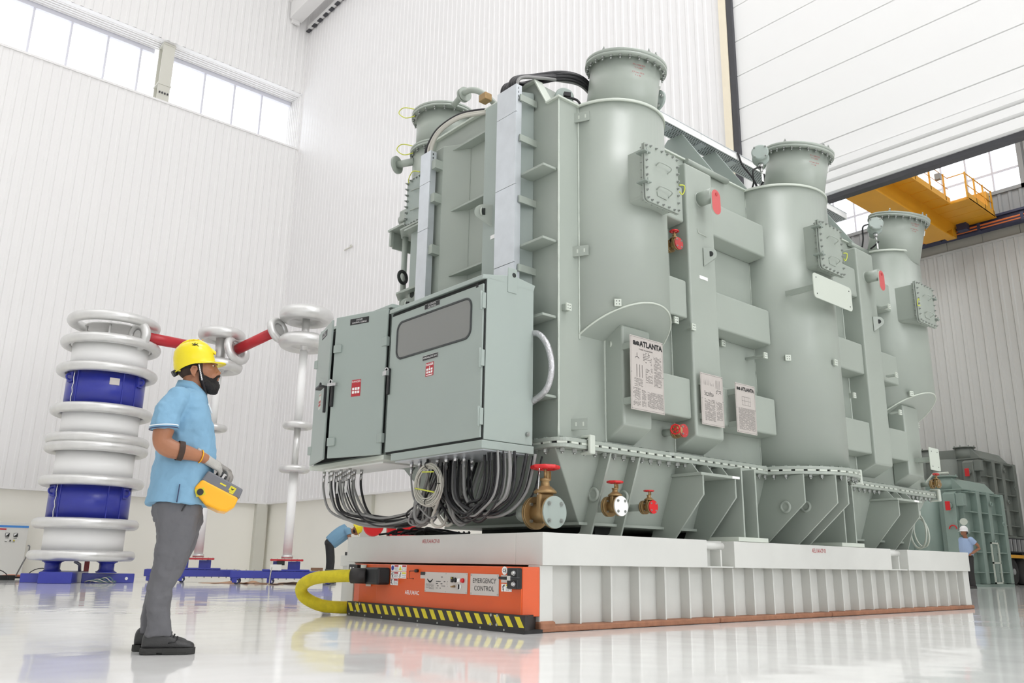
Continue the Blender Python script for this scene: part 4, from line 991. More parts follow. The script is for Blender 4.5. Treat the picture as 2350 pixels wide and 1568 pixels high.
# ---------------------------------------------------------------- the two cabinets on the tank end
LFT, UPZ = (0, -1, 0), (0, 0, 1)
mbx = thing('marshalling_box', 'grey-green cabinet with a wide tinted window under the cable ducts', 'cabinet', (4.57, 6.08, 1.45))
MB().box(4.315, 4.86, 5.345, 6.815, 1.50, 2.915).build('cabinet_body', 'paint2', mbx, bevel=0.006)
MB().py([(4.262, 2.885), (4.268, 2.93), (4.62, 3.0), (4.88, 2.965), (4.86, 2.90), (4.315, 2.90)], 5.345, 6.82).build('cabinet_roof', 'paint2', mbx, bevel=0.008)
MB().box(4.29, 4.87, 5.338, 6.70, 1.425, 1.495).build('cabinet_plinth', 'paint2', mbx, bevel=0.006)
MB().box(4.33, 4.84, 5.37, 6.68, 1.415, 1.43).build('gland_plate', 'galv', mbx)
MB().box(4.303, 4.318, 5.352, 6.81, 1.50, 2.89).build('door_seal', 'dark_gap', mbx)
dr = MB().box(4.285, 4.305, 5.363, 6.80, 1.515, 2.855).build('cabinet_door', 'paint2', mbx, bevel=0.006, label='wide door with a tinted window')
def rrect_yz(x, y0, y1, z0, z1, r, n=8):
    p = arc((y1 - r, z1 - r), r, 0, PI / 2, n) + arc((y0 + r, z1 - r), r, PI / 2, PI, n) + arc((y0 + r, z0 + r), r, PI, 1.5 * PI, n) + arc((y1 - r, z0 + r), r, 1.5 * PI, 2 * PI, n)
    return [V((x, y, z)) for y, z in p]
MB().prism(rrect_yz(4.2835, 5.53, 6.67, 2.41, 2.755, 0.08), (0.003, 0, 0)).build('door_window', 'glass_dark', dr)
MB().tube(rrect_yz(4.284, 5.52, 6.68, 2.40, 2.765, 0.085), 0.011, 8, closed=True).build('window_gasket', 'rubber', dr)
def hinge(y, z, par, s=1): MB().box(4.262, 4.30, y - 0.02 * s, y + 0.02 * s, z - 0.07, z + 0.07).cyl((4.262, y, z - 0.085), (4.262, y, z + 0.085), 0.012, n=10).build('hinge', 'paint2', par, bevel=0.003, seg=1)
for z in (2.695, 2.187, 1.688): hinge(5.357, z, mbx)
h = MB().box(4.262, 4.285, 6.765, 6.80, 2.07, 2.33).build('door_handle', 'black', dr, bevel=0.006)
MB().torus((4.25, 6.79, 2.31), (1, 0.2, 0), 0.022, 0.007, 16, 6).box(4.23, 4.262, 6.765, 6.83, 2.255, 2.30).build('padlock', 'chrome', h)
def label_plate(y0, y1, z0, z1, x, lines, par, m='black', h=0.014, tm='sticker_white'):
    o = MB().box(x - 0.003, x, y0, y1, z0, z1).build('label_plate', m, par)
    n = len(lines); 
    for k, s in enumerate(lines):
        text(s, h, (x - 0.0042, (y0 + y1) / 2, z1 - (z1 - z0) * (k + 0.5) / n), LFT, UPZ, tm, o)
    mb = MB(); t = 0.0015
    for a, b, c, d in ((y0, y1, z0, z0 + t), (y0, y1, z1 - t, z1), (y0, y0 + t, z0, z1), (y1 - t, y1, z0, z1)): mb.quad((x - 0.0038, a, c), (x - 0.0038, b, c), (x - 0.0038, b, d), (x - 0.0038, a, d))
    mb.build('label_edge', 'sticker_white', o)
    return o
label_plate(5.995, 6.235, 2.803, 2.853, 4.285, ('ae ATLANTA', 'ELECTRICALS'), dr, h=0.015)
label_plate(5.995, 6.232, 2.307, 2.353, 4.285, ('MARSHALLING BOX',), dr, h=0.017)
def danger(yc, z0, z1, x, par, w=0.122):
    o = MB().box(x - 0.002, x, yc - w / 2, yc + w / 2, z0, z1).build('danger_sticker', 'ink_red', par)
    text('DANGER', 0.02, (x - 0.003, yc, z1 - 0.02), LFT, UPZ, 'sticker_white', o, bold=0.0008)
    mb = MB(); xx = x - 0.003
    for y in (-0.035, 0.0, 0.035):
        for z in (0.035, 0.062): mb.quad((xx, yc + y - 0.013, z0 + z - 0.01), (xx, yc + y + 0.013, z0 + z - 0.01), (xx, yc + y + 0.013, z0 + z + 0.01), (xx, yc + y - 0.013, z0 + z + 0.01))
    mb.quad((xx, yc - 0.004, z1 - 0.052), (xx, yc + 0.004, z1 - 0.052), (xx, yc + 0.004, z1 - 0.034), (xx, yc - 0.004, z1 - 0.034))
    for z in (0.01,): mb.quad((xx, yc - 0.05, z0 + z - 0.004), (xx, yc + 0.05, z0 + z - 0.004), (xx, yc + 0.05, z0 + z + 0.004), (xx, yc - 0.05, z0 + z + 0.004))
    mb.build('danger_print', 'sticker_white', o)
danger(6.115, 2.152, 2.278, 4.285, dr)
MB().box(4.282, 4.285, 5.43, 5.46, 2.835, 2.87).build('door_mark', 'ink', dr)
MB().box(4.545, 4.65, 5.338, 5.347, 2.83, 3.06).build('lifting_tab', 'paint2', mbx, bevel=0.003, seg=1)
MB().cyl((4.615, 5.337, 3.0), (4.615, 5.348, 3.0), 0.022, n=18).build('tab_hole', 'dark_gap', mbx)
MB().cyl((4.79, 5.345, 1.59), (4.79, 5.31, 1.59), 0.011, n=8).cyl((4.79, 5.335, 1.59), (4.79, 5.322, 1.59), 0.02, n=6, smooth=False).build('earth_stud', 'bolt', mbx)

cc = thing('control_cabinet', 'grey-green two-door cabinet with both doors ajar left of the marshalling box', 'cabinet', (4.6, 7.58, 1.45))
MB().box(4.335, 4.83, 6.86, 8.30, 1.50, 2.99).build('cabinet_body', 'paint2', cc, bevel=0.006)
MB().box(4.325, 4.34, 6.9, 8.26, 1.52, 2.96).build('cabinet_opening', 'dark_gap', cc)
MB().pz([(4.30, 6.84), (4.86, 6.84), (4.86, 8.32), (4.30, 8.32)], 1.455, 1.50).build('cabinet_plinth', 'paint_pale', cc, bevel=0.004)
MB().box(4.4, 4.8, 7.0, 8.15, 1.44, 1.456).build('gland_plate', 'sticker_white', cc)
MB().py([(4.30, 2.975), (4.31, 3.015), (4.86, 3.03), (4.86, 2.975)], 6.85, 8.31).build('cabinet_roof', 'paint2', cc, bevel=0.005)
def swing(hy, ang, w, sgn, name):
    """door hinged at hy on the cabinet front, swung out by ang; built flat, then turned about its hinge"""
    X0 = 4.30
    R = Matrix.Translation((X0, hy, 0)) @ Matrix.Rotation(sgn * ang, 4, 'Z') @ Matrix.Translation((-X0, -hy, 0))
    return R
RD = swing(6.87, math.radians(17), 0.71, 1, '')
LD = swing(8.29, math.radians(17), 0.71, -1, '')
def dpart(mb, Rm, name, m, par, bevel=0.0, label=None): return mb.xf(Rm).build(name, m, par, bevel=bevel, label=label)
d1 = dpart(MB().box(4.282, 4.305, 6.875, 7.575, 1.50, 2.965), RD, 'cabinet_door', 'paint2', cc, 0.006, 'right-hand door, ajar')
d2 = dpart(MB().box(4.282, 4.305, 7.60, 8.285, 1.50, 2.965), LD, 'cabinet_door', 'paint2', cc, 0.006, 'left-hand door, ajar')
def dtext(s, h, p, Rm, m, par, narrow=1.0):
    return text(s, h, Rm @ V(p), Rm.to_3x3() @ V(LFT), UPZ, m, par, narrow=narrow)
def dlabel(yc, z, Rm, par, lines):
    o = dpart(MB().box(4.279, 4.282, yc - 0.125, yc + 0.125, z - 0.032, z + 0.032), Rm, 'label_plate', 'black', par)
    for k, s in enumerate(lines): dtext(s, 0.017, (4.278, yc, z + 0.014 - 0.028 * k), Rm, 'sticker_white', o, 0.9)
dlabel(7.25, 2.885, RD, d1, ('COOLER', 'CONTROL CUBICLE')); dlabel(7.95, 2.885, LD, d2, ('COOLER', 'CONTROL CUBICLE'))
def ddanger(yc, zc, Rm, par, m1, m2):
    o = dpart(MB().box(4.28, 4.282, yc - 0.06, yc + 0.06, zc - 0.085, zc + 0.085), Rm, 'danger_sticker', m1, par)
    dtext('DANGER', 0.02, (4.279, yc, zc + 0.065), Rm, m2, o)
    for k in range(2):
        for j in (-0.035, 0, 0.035): dpart(MB().box(4.2788, 4.279, yc + j - 0.013, yc + j + 0.013, zc - 0.055 + k * 0.035, zc - 0.03 + k * 0.035), Rm, 'danger_print', m2, o)
ddanger(7.24, 2.185, RD, d1, 'ink_red', 'sticker_white'); ddanger(7.95, 2.15, LD, d2, 'paint_pale', 'ink_red')
h = dpart(MB().box(4.255, 4.283, 7.535, 7.565, 2.02, 2.25), RD, 'door_handle', 'black', d1, 0.006)
dpart(MB().box(4.225, 4.255, 7.47, 7.585, 2.225, 2.255).torus((4.23, 7.545, 2.27), (1, 0, 0), 0.02, 0.006, 14, 6), RD, 'padlock', 'chrome', h)
h = dpart(MB().box(4.255, 4.283, 7.615, 7.645, 1.98, 2.26), LD, 'door_handle', 'black', d2, 0.006)
dpart(MB().box(4.20, 4.255, 7.62, 7.82, 2.24, 2.262).torus((4.23, 7.72, 2.28), (1, 0, 0), 0.022, 0.008, 14, 6), LD, 'handle_bar', 'black', h)
for z in (2.62, 1.66):
    MB().box(4.262, 4.30, 6.84, 6.93, z - 0.045, z + 0.045).build('hinge', 'paint2', cc, bevel=0.003, seg=1)
    MB().box(4.262, 4.30, 8.24, 8.32, z - 0.045, z + 0.045).build('hinge', 'paint2', cc, bevel=0.003, seg=1)
    dpart(MB().box(4.262, 4.283, 7.47, 7.57, z - 0.04, z + 0.04), RD, 'door_clip', 'paint2', d1, 0.003)

# ---------------------------------------------------------------- cables under the cabinets
def gland(x, y, z): return MB().cyl((x, y, z), (x, y, z - 0.045), 0.018, n=8).cyl((x, y, z - 0.045), (x, y, z - 0.11), 0.013, n=8)
gl = thing('cable_loom', 'loom of black and grey cables drooping from the two-door cabinet', 'cable loom', (4.55, 7.5, 0.86))
rnd = random.Random(3)
for k in range(17):
    y = 8.2 - 0.045 * (k % 13) - (0.02 if k > 12 else 0); x = 4.42 + 0.055 * (k % 4)
    zl = 0.84 + 0.10 * rnd.random(); ym = 7.25 - 0.12 * rnd.random(); ye = 6.75 - 0.2 * rnd.random(); r = rnd.choice((0.008, 0.010, 0.013))
    o = MB().tube(spline([(x, y, 1.44), (x, y - 0.01, 1.25), (x + 0.02, y - 0.10 - 0.1 * rnd.random(), 1.02), (x + 0.08, (y + ym) / 2 - 0.03, zl + 0.04), (x + 0.12, ym - 0.05, zl), (x + 0.2, ye + 0.12, zl + 0.06), (x + 0.28, ye, 1.06), (x + 0.4, ye - 0.05, 1.42)], 6), r, 7).build('cable', rnd.choice(('cable_black', 'cable_black', 'cable_grey')), gl)
    gland(x, y, 1.44).build('cable_gland', 'chrome', o)
    if k in (1, 3, 5, 7, 9): MB().box(x - 0.016, x - 0.012, y - 0.02, y + 0.02, 1.2, 1.32).build('cable_tag', 'sticker_white', o)
gm = thing('cable_loom', 'dense grey and black cables hanging from the middle of the marshalling box', 'cable loom', (4.5, 6.3, 0.80))
for k in range(22):
    y = 6.58 - 0.034 * k; x = 4.45 + 0.07 * (k % 4); r = rnd.choice((0.009, 0.011, 0.014, 0.016))
    ye = 6.35 + 0.28 * math.sin(k * 1.7); zl = 0.80 + 0.10 * rnd.random()
    pts = [(x, y, 1.42), (x, y, 1.28), (x - 0.01, (y * 2 + ye) / 3, 1.08), (x, ye, zl + 0.05), (x + 0.05, ye - 0.05, zl), (x + 0.1, ye - 0.08, zl + 0.06), (x + 0.16, ye - 0.02, 1.05), (x + 0.3, ye, 1.42)]
    if k > 14: pts = [(x, y, 1.42), (x, y, 1.25), (x + 0.02, y - 0.02, 1.05), (x + 0.06, y - 0.2, 0.90 + 0.04 * rnd.random()), (x + 0.14, y - 0.42, 0.92), (x + 0.25, y - 0.55, 1.1), (x + 0.32, y - 0.58, 1.42)]
    o = MB().tube(spline(pts, 6), r, 7).build('cable', rnd.choice(('cable_black', 'cable_grey', 'cable_grey', 'cable_light') if k < 15 else ('cable_black', 'cable_grey')), gm)
    gland(x, y, 1.42).build('cable_gland', 'chrome', o)
gr = thing('cable_loom', 'sweep of black cables curving under the right end of the marshalling box', 'cable loom', (4.6, 5.6, 0.86))
for k in range(15):
    y = 5.46 - 0.025 * (k % 9) + (0.22 if k > 11 else 0); x = 4.46 + 0.04 * (k % 5); zl = 0.85 + 0.13 * rnd.random()
    MB().tube(spline([(x, y, 1.42), (x, y - 0.01, 1.22), (x - 0.01, y + 0.03, 1.05), (x - 0.02, y + 0.16, zl + 0.05), (x, y + 0.32, zl), (x + 0.04, y + 0.52, zl + 0.08), (x + 0.06, y + 0.68, 1.08 + 0.05 * rnd.random()), (x + 0.1, y + 0.74, 1.42)], 6), rnd.choice((0.008, 0.010, 0.012)), 7).build('cable', rnd.choice(('cable_black', 'cable_black', 'cable_black', 'cable_grey')), gr)
cl = thing('cable_coil', 'coil of thin pale cable hung under the marshalling box', 'cable coil', (4.38, 6.22, 1.19))
for k in range(12):
    R = 0.145 + 0.045 * rnd.random(); c = (4.385 + 0.015 * rnd.random(), 6.22 + 0.03 * (rnd.random() - 0.5), 1.195 + 0.03 * (rnd.random() - 0.5))
    MB().torus(c, (1, 0.25 * (rnd.random() - 0.3), 0.25 * (rnd.random() - 0.5)), R, 0.0055, 40, 6).build('coil_turn', 'cable_light', cl)
for a, b in (((4.365, 6.38, 1.16), (4.36, 6.08, 1.11)), ((4.365, 6.28, 1.30), (4.36, 6.10, 1.29))):
    MB().tube([a, b], 0.007, 6).build('earth_wire', 'earth', cl)
for q in (1.5, 3.2, 4.7): MB().torus((4.385, 6.22 + 0.165 * math.cos(q), 1.195 + 0.165 * math.sin(q)), (0, -math.sin(q), math.cos(q)), 0.028, 0.004, 16, 6).build('cable_tie', 'black', cl)
MB().tube([(4.40, 6.25, 1.42), (4.39, 6.24, 1.36)], 0.012, 8).build('hook', 'black', cl)
tag(MB().tube(spline([(4.86, 5.45, 2.52), (4.87, 5.3, 2.50), (4.87, 5.18, 2.38), (4.87, 5.12, 2.2), (4.87, 5.14, 2.05), (4.87, 5.22, 1.95), (4.87, 5.42, 1.87)], 8), 0.028, 12).build('flexible_conduit', 'foil'), 'foil-wrapped conduit looping out behind the marshalling box', 'conduit')
mb = MB()
tb = thing('loose_cables', 'tangle of loose black cables lying on the platform under the two-door cabinet', 'cables', (5.0, 7.1, 0.755))
for k in range(9):
    y0 = 7.45 - 0.08 * k
    MB().tube(spline([(4.68 + 0.05 * (k % 3), y0, 0.775), (4.75, y0 - 0.1, 0.79 + 0.02 * (k % 3)), (4.85, y0 - 0.25, 0.785 + 0.03 * (k % 2)), (5.0, y0 - 0.4, 0.78), (5.1, y0 - 0.3, 0.80)], 5), 0.011, 6).build('cable', 'cable_black', tb)

# ---------------------------------------------------------------- white transport platform
P = thing('transport_platform', 'long white steel transport platform with ribbed skirt carrying the transformer', 'platform', (8.7, 6.43, 0))
X0, X1, YF, YB = 4.60, 12.80, 4.93, 7.92
for a, b in ((X0, 6.72), (7.16, 10.43), (10.88, X1)):
    pts = [(a, YF), (b, YF), (b, 5.25), (a, 5.25)]
    if b == X1: pts = [(a, YF)] + arc((b - 0.06, YF + 0.06), 0.06, 1.5 * PI, 2 * PI, 6) + [(b, 5.25), (a, 5.25)]
    MB().pz(pts, 0.503, 0.755).build('deck_beam', 'white_steel', P, bevel=0.004)
MB().box(X0, 4.95, 5.252, YB, 0.503, 0.755).build('deck_beam', 'white_steel', P, bevel=0.004)
MB().box(12.5, X1, 5.252, YB, 0.503, 0.755).build('deck_beam', 'white_steel', P, bevel=0.004)
MB().box(4.952, 12.498, 7.6, YB, 0.503, 0.755).build('deck_beam', 'white_steel', P, bevel=0.004)
MB().box(4.952, 12.498, 5.252, 7.598, 0.66, 0.752).build('deck_plate', 'white_steel', P)
for a, b in ((6.72, 7.16), (10.43, 10.88)):
    MB().box(a, b, 5.08, 5.10, 0.503, 0.755).box(a, b, 4.95, 5.08, 0.503, 0.515).build('lashing_pocket', 'white_steel', P)
    MB().cyl((a - 0.01, 5.0, 0.705), (a + 0.33, 5.0, 0.705), 0.034, n=20).build('lashing_bar', 'white_steel', P)
    MB().box(a + 0.25, a + 0.27, 4.96, 5.08, 0.515, 0.67).build('pocket_web', 'white_steel', P)
MB().box(4.74, 12.76, 5.085, 5.10, 0.05, 0.503).build('skirt', 'white_steel', P)
RX = [5.07, 5.44, 5.80, 6.15, 6.50, 6.84, 7.19, 7.54, 7.89, 8.25, 8.61, 8.94, 9.29, 9.64, 9.98, 10.31, 10.66, 11.0, 11.35, 11.70, 12.05, 12.40]
RIB = mesh_only(MB().box(-0.009, 0.009, -0.105, 0, 0.052, 0.5), 'rib', 'white_steel')
for x in RX: inst(RIB, 'rib', P, Matrix.Translation((x, 5.085, 0)))
MB().box(X0, 4.74, 4.96, 5.10, 0.05, 0.503).build('corner_post', 'white_steel', P, bevel=0.006)
MB().box(12.60, 12.78, 4.97, 5.085, 0.05, 0.503).build('corner_post', 'white_steel', P, bevel=0.006)
MB().box(12.72, 12.78, 5.1, YB, 0.05, 0.503).build('end_skirt', 'white_steel', P)
MB().box(X0, 4.75, 7.76, 7.90, 0.05, 0.503).build('corner_post', 'white_steel', P, bevel=0.006)
MB().box(4.76, 12.7, 7.85, 7.87, 0.05, 0.503).build('skirt', 'white_steel', P)
for a, b in ((X0, 6.9), (6.91, 8.95), (8.96, 12.80)):
    MB().box(a, b, 4.945, 5.11, 0.003, 0.05).build('seal_strip', 'brown', P, bevel=0.012)
MB().box(X0 - 0.01, X0 + 0.16, 4.94, 5.11, 0.01, 0.085).build('seal_strip', 'brown', P, bevel=0.02)
text('AEL/U4/ACP-01', 0.036, (X0 - 0.0015, 6.427, 0.697), LFT, UPZ, 'ink_red', P, narrow=0.83)
text('AEL/U4/ACP-01', 0.045, (8.748, YF - 0.0015, 0.695), R_, UPZ, 'ink_red', P, narrow=0.70)
MB().box(4.62, 4.9, 7.925, 8.08, 0.46, 0.57).build('side_bracket', 'white_steel', P, bevel=0.005)
MB().box(4.64, 4.7, 7.93, 8.06, 0.003, 0.46).box(4.82, 4.88, 7.93, 8.06, 0.003, 0.46).build('side_leg', 'white_steel', P)
MB().box(4.62, 4.72, 7.93, 8.0, 0.57, 0.605).build('side_latch', 'black', P)

# ---------------------------------------------------------------- orange air-cushion mover under the platform
A = thing('air_cushion_mover', 'orange air-cushion mover with hazard-striped skirt under the platform end', 'mover', (5.2, 6.2, 0))
XO = 4.452
MB().pz([(XO, 7.40), (XO, 5.0), (XO + 0.14, 4.955 - 0.0), (4.598, 4.965), (4.598, 5.12), (5.8, 5.12), (5.8, 7.74), (4.6, 7.74), (XO + 0.12, 7.5)], 0.12, 0.488).build('mover_body', 'orange', A, bevel=0.006)
MB().box(XO - 0.012, XO, 5.0, 7.06, 0.125, 0.485).build('front_cover', 'orange', A, bevel=0.004)
MB().pz([(4.40, 7.515), (4.40, 4.905), (4.415, 4.895), (4.595, 5.0), (4.595, 5.12), (4.46, 5.12), (4.43, 7.515)], 0.028, 0.134).build('striped_skirt', 'hazblack', A)
MB().box(4.405, 4.6, 5.12, 7.51, 0.0, 0.028).build('ground_skirt', 'black', A)
MB().box(4.402, 4.595, 4.92, 5.12, 0.0, 0.028).build('ground_skirt', 'black', A)
k = 0; y = 7.50
while y > 5.0:
    y1 = y - 0.06
    MB().prism([(4.3992, y, 0.122), (4.3992, y1, 0.122), (4.3992, max(y1 - 0.055, 4.907), 0.045), (4.3992, y - 0.055, 0.045)], (0.0007, 0, 0)).build('stripe', 'hazyellow', A); y -= 0.1235
for (y, z) in ((7.348, 0.118), (7.277, 0.118), (7.348, 0.05), (7.277, 0.05), (5.305, 0.119), (5.229, 0.119), (5.309, 0.05), (5.233, 0.05)):
    MB().cyl((4.40, y, z), (4.394, y, z), 0.011, n=10).build('bolt', 'bolt', A)
for k in range(9): MB().cyl((4.405, 5.15 + k * 0.29, 0.018), (4.40, 5.15 + k * 0.29, 0.018), 0.008, n=8).build('bolt', 'bolt', A)
XF = XO - 0.0125
def plate(y0, y1, z0, z1, m, name, t=0.004, bev=0.0): return MB().box(XF - t, XF, y0, y1, z0, z1).build(name, m, A, bevel=bev)
cp = plate(5.664, 6.268, 0.262, 0.430, 'plate', 'control_panel', 0.006, 0.002)
XP = XF - 0.0065
for y, z, r, m, t in ((5.825, 0.371, 0.016, 'black', 0.012), (5.774, 0.369, 0.014, 'sticker_white', 0.014), (5.722, 0.369, 0.016, 'red', 0.018)):
    MB().cyl((XP, y, z), (XP - t, y, z), r, n=20).lathe((XP, y, z), (-1, 0, 0), [(0, r * 1.25), (0.004, r * 1.25)], 20).build('push_button', m, cp)
MB().box(XP - 0.008, XP, 5.853, 5.882, 0.352, 0.395).build('rocker_switch', 'black', cp); MB().box(XP - 0.0095, XP - 0.008, 5.86, 5.872, 0.382, 0.39).build('switch_lamp', 'hazyellow', cp)
MB().cyl((XP, 5.835, 0.320), (XP - 0.05, 5.82, 0.318), 0.010, 0.006, n=10).build('key', 'brass', cp)
MB().cyl((XP, 5.77, 0.318), (XP - 0.003, 5.77, 0.318), 0.026, n=24).build('dial_face', 'sticker_white', cp); MB().box(XP - 0.012, XP - 0.003, 5.765, 5.775, 0.298, 0.338).build('dial_knob', 'black', cp)
def strips(x, y0, y1, z0, z1, n, par, m='ink_grey', fill=0.75, h=0.4, wmax=0.03):
    mb = MB(); p = (z1 - z0) / n
    for k in range(n):
        z = z1 - p * (k + 0.5); y = y1
        while y > y0 + 0.004:
            w = min(rnd.uniform(0.006, wmax), y - y0)
            if rnd.random() < fill: mb.quad((x, y, z - p * h / 2), (x, y - w, z - p * h / 2), (x, y - w, z + p * h / 2), (x, y, z + p * h / 2))
            y -= w + 0.004
    return mb.build('small_print', m, par, fix=False)
strips(XP - 0.0004, 6.13, 6.25, 0.285, 0.335, 5, cp, fill=0.9); strips(XP - 0.0004, 5.93, 6.10, 0.29, 0.40, 6, cp, 'ink', 0.35, 0.3)
mb = MB(); xx = XP - 0.0004
for s in (1, -1):
    for k, (a, b) in enumerate(((0.045, 0.016), (0.036, 0.006), (0.024, -0.003))):
        mb.quad((xx, 6.19, 0.352 - 0.004 * k), (xx, 6.19, 0.347 - 0.004 * k), (xx, 6.19 + s * a, 0.352 + b), (xx, 6.19 + s * a * 0.85, 0.358 + b))
mb.build('winged_emblem', 'ink', cp, fix=False)
ep = plate(5.262, 5.625, 0.260, 0.427, 'plate', 'sign_plate', 0.005, 0.002)
text('EMERGENCY', 0.038, (XF - 0.006, 5.443, 0.372), LFT, UPZ, 'ink', ep, narrow=0.97); text('CONTROL', 0.038, (XF - 0.006, 5.445, 0.312), LFT, UPZ, 'ink', ep, narrow=0.97)
for y in (5.275, 5.612):
    for z in (0.272, 0.415): MB().cyl((XF - 0.008, y, z), (XF - 0.005, y, z), 0.006, n=10).build('screw', 'bolt', ep)
for y in (5.675, 5.96, 6.257):
    for z in (0.272, 0.42): MB().cyl((XF - 0.008, y, z), (XF - 0.006, y, z), 0.005, n=10).build('screw', 'bolt', cp)
# warning stickers, each a white card with a coloured header, a pictogram and lines of print
def sticker(y1, z1, head, pict, w=0.125, h=0.058):
    o = plate(y1 - w, y1, z1 - h, z1, 'sticker_white', 'warning_sticker', 0.0015); x = XF - 0.0022
    mb = MB(); mb.quad((x, y1 - w * 0.45, z1 - 0.004), (x, y1 - w + 0.004, z1 - 0.004), (x, y1 - w + 0.004, z1 - 0.018), (x, y1 - w * 0.45, z1 - 0.018)); mb.build('sticker_header', head, o, fix=False)
    strips(x, y1 - w + 0.004, y1 - w * 0.46, z1 - h + 0.006, z1 - 0.022, 4, o, fill=0.9, wmax=0.02)
    c = (y1 - w * 0.22, z1 - h / 2); mb = MB()
    if pict == 'disc': mb.lathe((x, c[0], c[1]), (-1, 0, 0), [(0, 0.022), (0.0003, 0.022)], 24); mb.build('pictogram', 'blue', o)
    elif pict == 'tri': mb.prism([(x, c[0] + 0.024, c[1] - 0.02), (x, c[0] - 0.024, c[1] - 0.02), (x, c[0], c[1] + 0.022)], (-0.0003, 0, 0)); mb.build('pictogram', 'hazyellow', o)
    else:
        for k in range(5): q = rnd.uniform(0, PI); mb.obox((x, c[0] + rnd.uniform(-0.012, 0.012), c[1] - 0.018 + 0.009 * k), (0.0002, 0, 0), (0, 0.011 * math.cos(q), 0.011 * math.sin(q)), (0, -0.003 * math.sin(q), 0.003 * math.cos(q)))
        mb.build('pictogram', 'ink', o)
sticker(6.824, 0.486, 'ink_red', 'disc'); sticker(6.696, 0.486, 'ink_red', 'tri'); sticker(6.824, 0.424, 'ink_red', 'man'); sticker(6.696, 0.424, 'hazyellow', 'man'); sticker(6.824, 0.362, 'ink_red', 'man')
sticker(5.233, 0.357, 'hazyellow', 'man')
o = plate(5.148, 5.237, 0.365, 0.422, 'plate', 'warning_sticker', 0.0015)
o = MB().lathe((XF, 5.197, 0.457), (-1, 0, 0), [(0, 0.032), (0.0015, 0.032)], 32).build('approval_sticker', 'sticker_white', A)
text('CE', 0.027, (XF - 0.0022, 5.197, 0.457), LFT, UPZ, 'ink', o, bold=0.0008)
o = plate(6.273, 6.344, 0.373, 0.43, 'plate', 'type_label', 0.0015); MB().box(XF - 0.0022, XF - 0.0015, 6.273, 6.344, 0.402, 0.43).build('label_head', 'black', o)
mb = MB(); x = XF - 0.001
mb.box(x, XF, 6.516, 6.520, 0.367, 0.43).box(x, XF, 6.452, 6.518, 0.366, 0.370).prism([(x, 6.526, 0.424), (x, 6.510, 0.424), (x, 6.518, 0.438)], (0.001, 0, 0)).prism([(x, 6.462, 0.376), (x, 6.462, 0.360), (x, 6.446, 0.368)], (0.001, 0, 0)).prism([(x, 6.548, 0.376), (x, 6.548, 0.360), (x, 6.534, 0.368)], (0.001, 0, 0))
mb.build('direction_arrows', 'ink', A)
MB().cyl((XF, 6.39, 0.437), (XF - 0.03, 6.39, 0.437), 0.014, n=14).tube([(XF - 0.025, 6.39, 0.437), (XF - 0.03, 6.47, 0.434)], 0.004, 6).build('lever', 'black', A)
text('AEL/U4/AC', 0.034, (XF - 0.0012, 6.466, 0.246), LFT, UPZ, 'sticker_white', A, narrow=0.95, bold=0.0006)
plate(7.164, 7.254, 0.282, 0.306, 'plate', 'type_label', 0.001)
lb = MB().box(XF - 0.055, XF, 4.985, 5.108, 0.322, 0.478).build('latch_block', 'black', A, bevel=0.008)
for z in (0.44, 0.36): MB().cyl((XF - 0.055, 5.02, z), (XF - 0.075, 5.02, z), 0.013, n=14).lathe((XF - 0.055, 5.02, z), (-1, 0, 0), [(0, 0.018), (0.006, 0.018)], 16).build('bolt', 'chrome', lb)
MB().tube([(XF - 0.07, 5.175, 0.402), (XF - 0.07, 4.93, 0.40)], 0.012, 10).build('latch_bar', 'black', lb)
MB().box(XF - 0.085, XF - 0.055, 5.03, 5.07, 0.385, 0.42).build('latch_clamp', 'chrome', lb)
MB().box(XF - 0.045, XF + 0.05, 7.36, 7.52, 0.405, 0.482).build('latch_block', 'black', A, bevel=0.006)
for y in (7.41, 7.46): MB().cyl((XF - 0.045, y, 0.445), (XF - 0.06, y, 0.445), 0.012, n=12).build('bolt', 'chrome', A)
MB().cyl((XF - 0.02, 7.28, 0.33), (XF - 0.02, 7.28, 0.48), 0.028, n=16).build('stand_pipe', 'paint_pale', A)
cn = MB().box(XF - 0.14, XF, 6.83, 7.07, 0.305, 0.458).build('hose_connector', 'black', A, bevel=0.02, seg=3)
MB().cyl((XF - 0.12, 7.05, 0.38), (XF - 0.22, 7.16, 0.38), 0.07, n=20).build('hose_collar', 'hazblack', cn)
mb = MB()
hs = tag(MB().tube(spline([(XF - 0.16, 7.08, 0.382), (XF - 0.30, 7.30, 0.372), (XF - 0.40, 7.55, 0.345), (XF - 0.42, 7.74, 0.27), (XF - 0.36, 7.80, 0.17), (XF - 0.22, 7.72, 0.09), (XF - 0.05, 7.62, 0.07), (XF + 0.15, 7.60, 0.07)], 8), 0.058, 18).build('air_hose', 'yellow_hose'), 'thick yellow air hose curling from the orange mover to the floor', 'hose')
tag(MB().box(4.30, 4.36, 7.56, 7.82, 0.413, 0.431).build('tow_rod', 'black'), 'black rod lying across the yellow hose at the platform corner', 'rod')
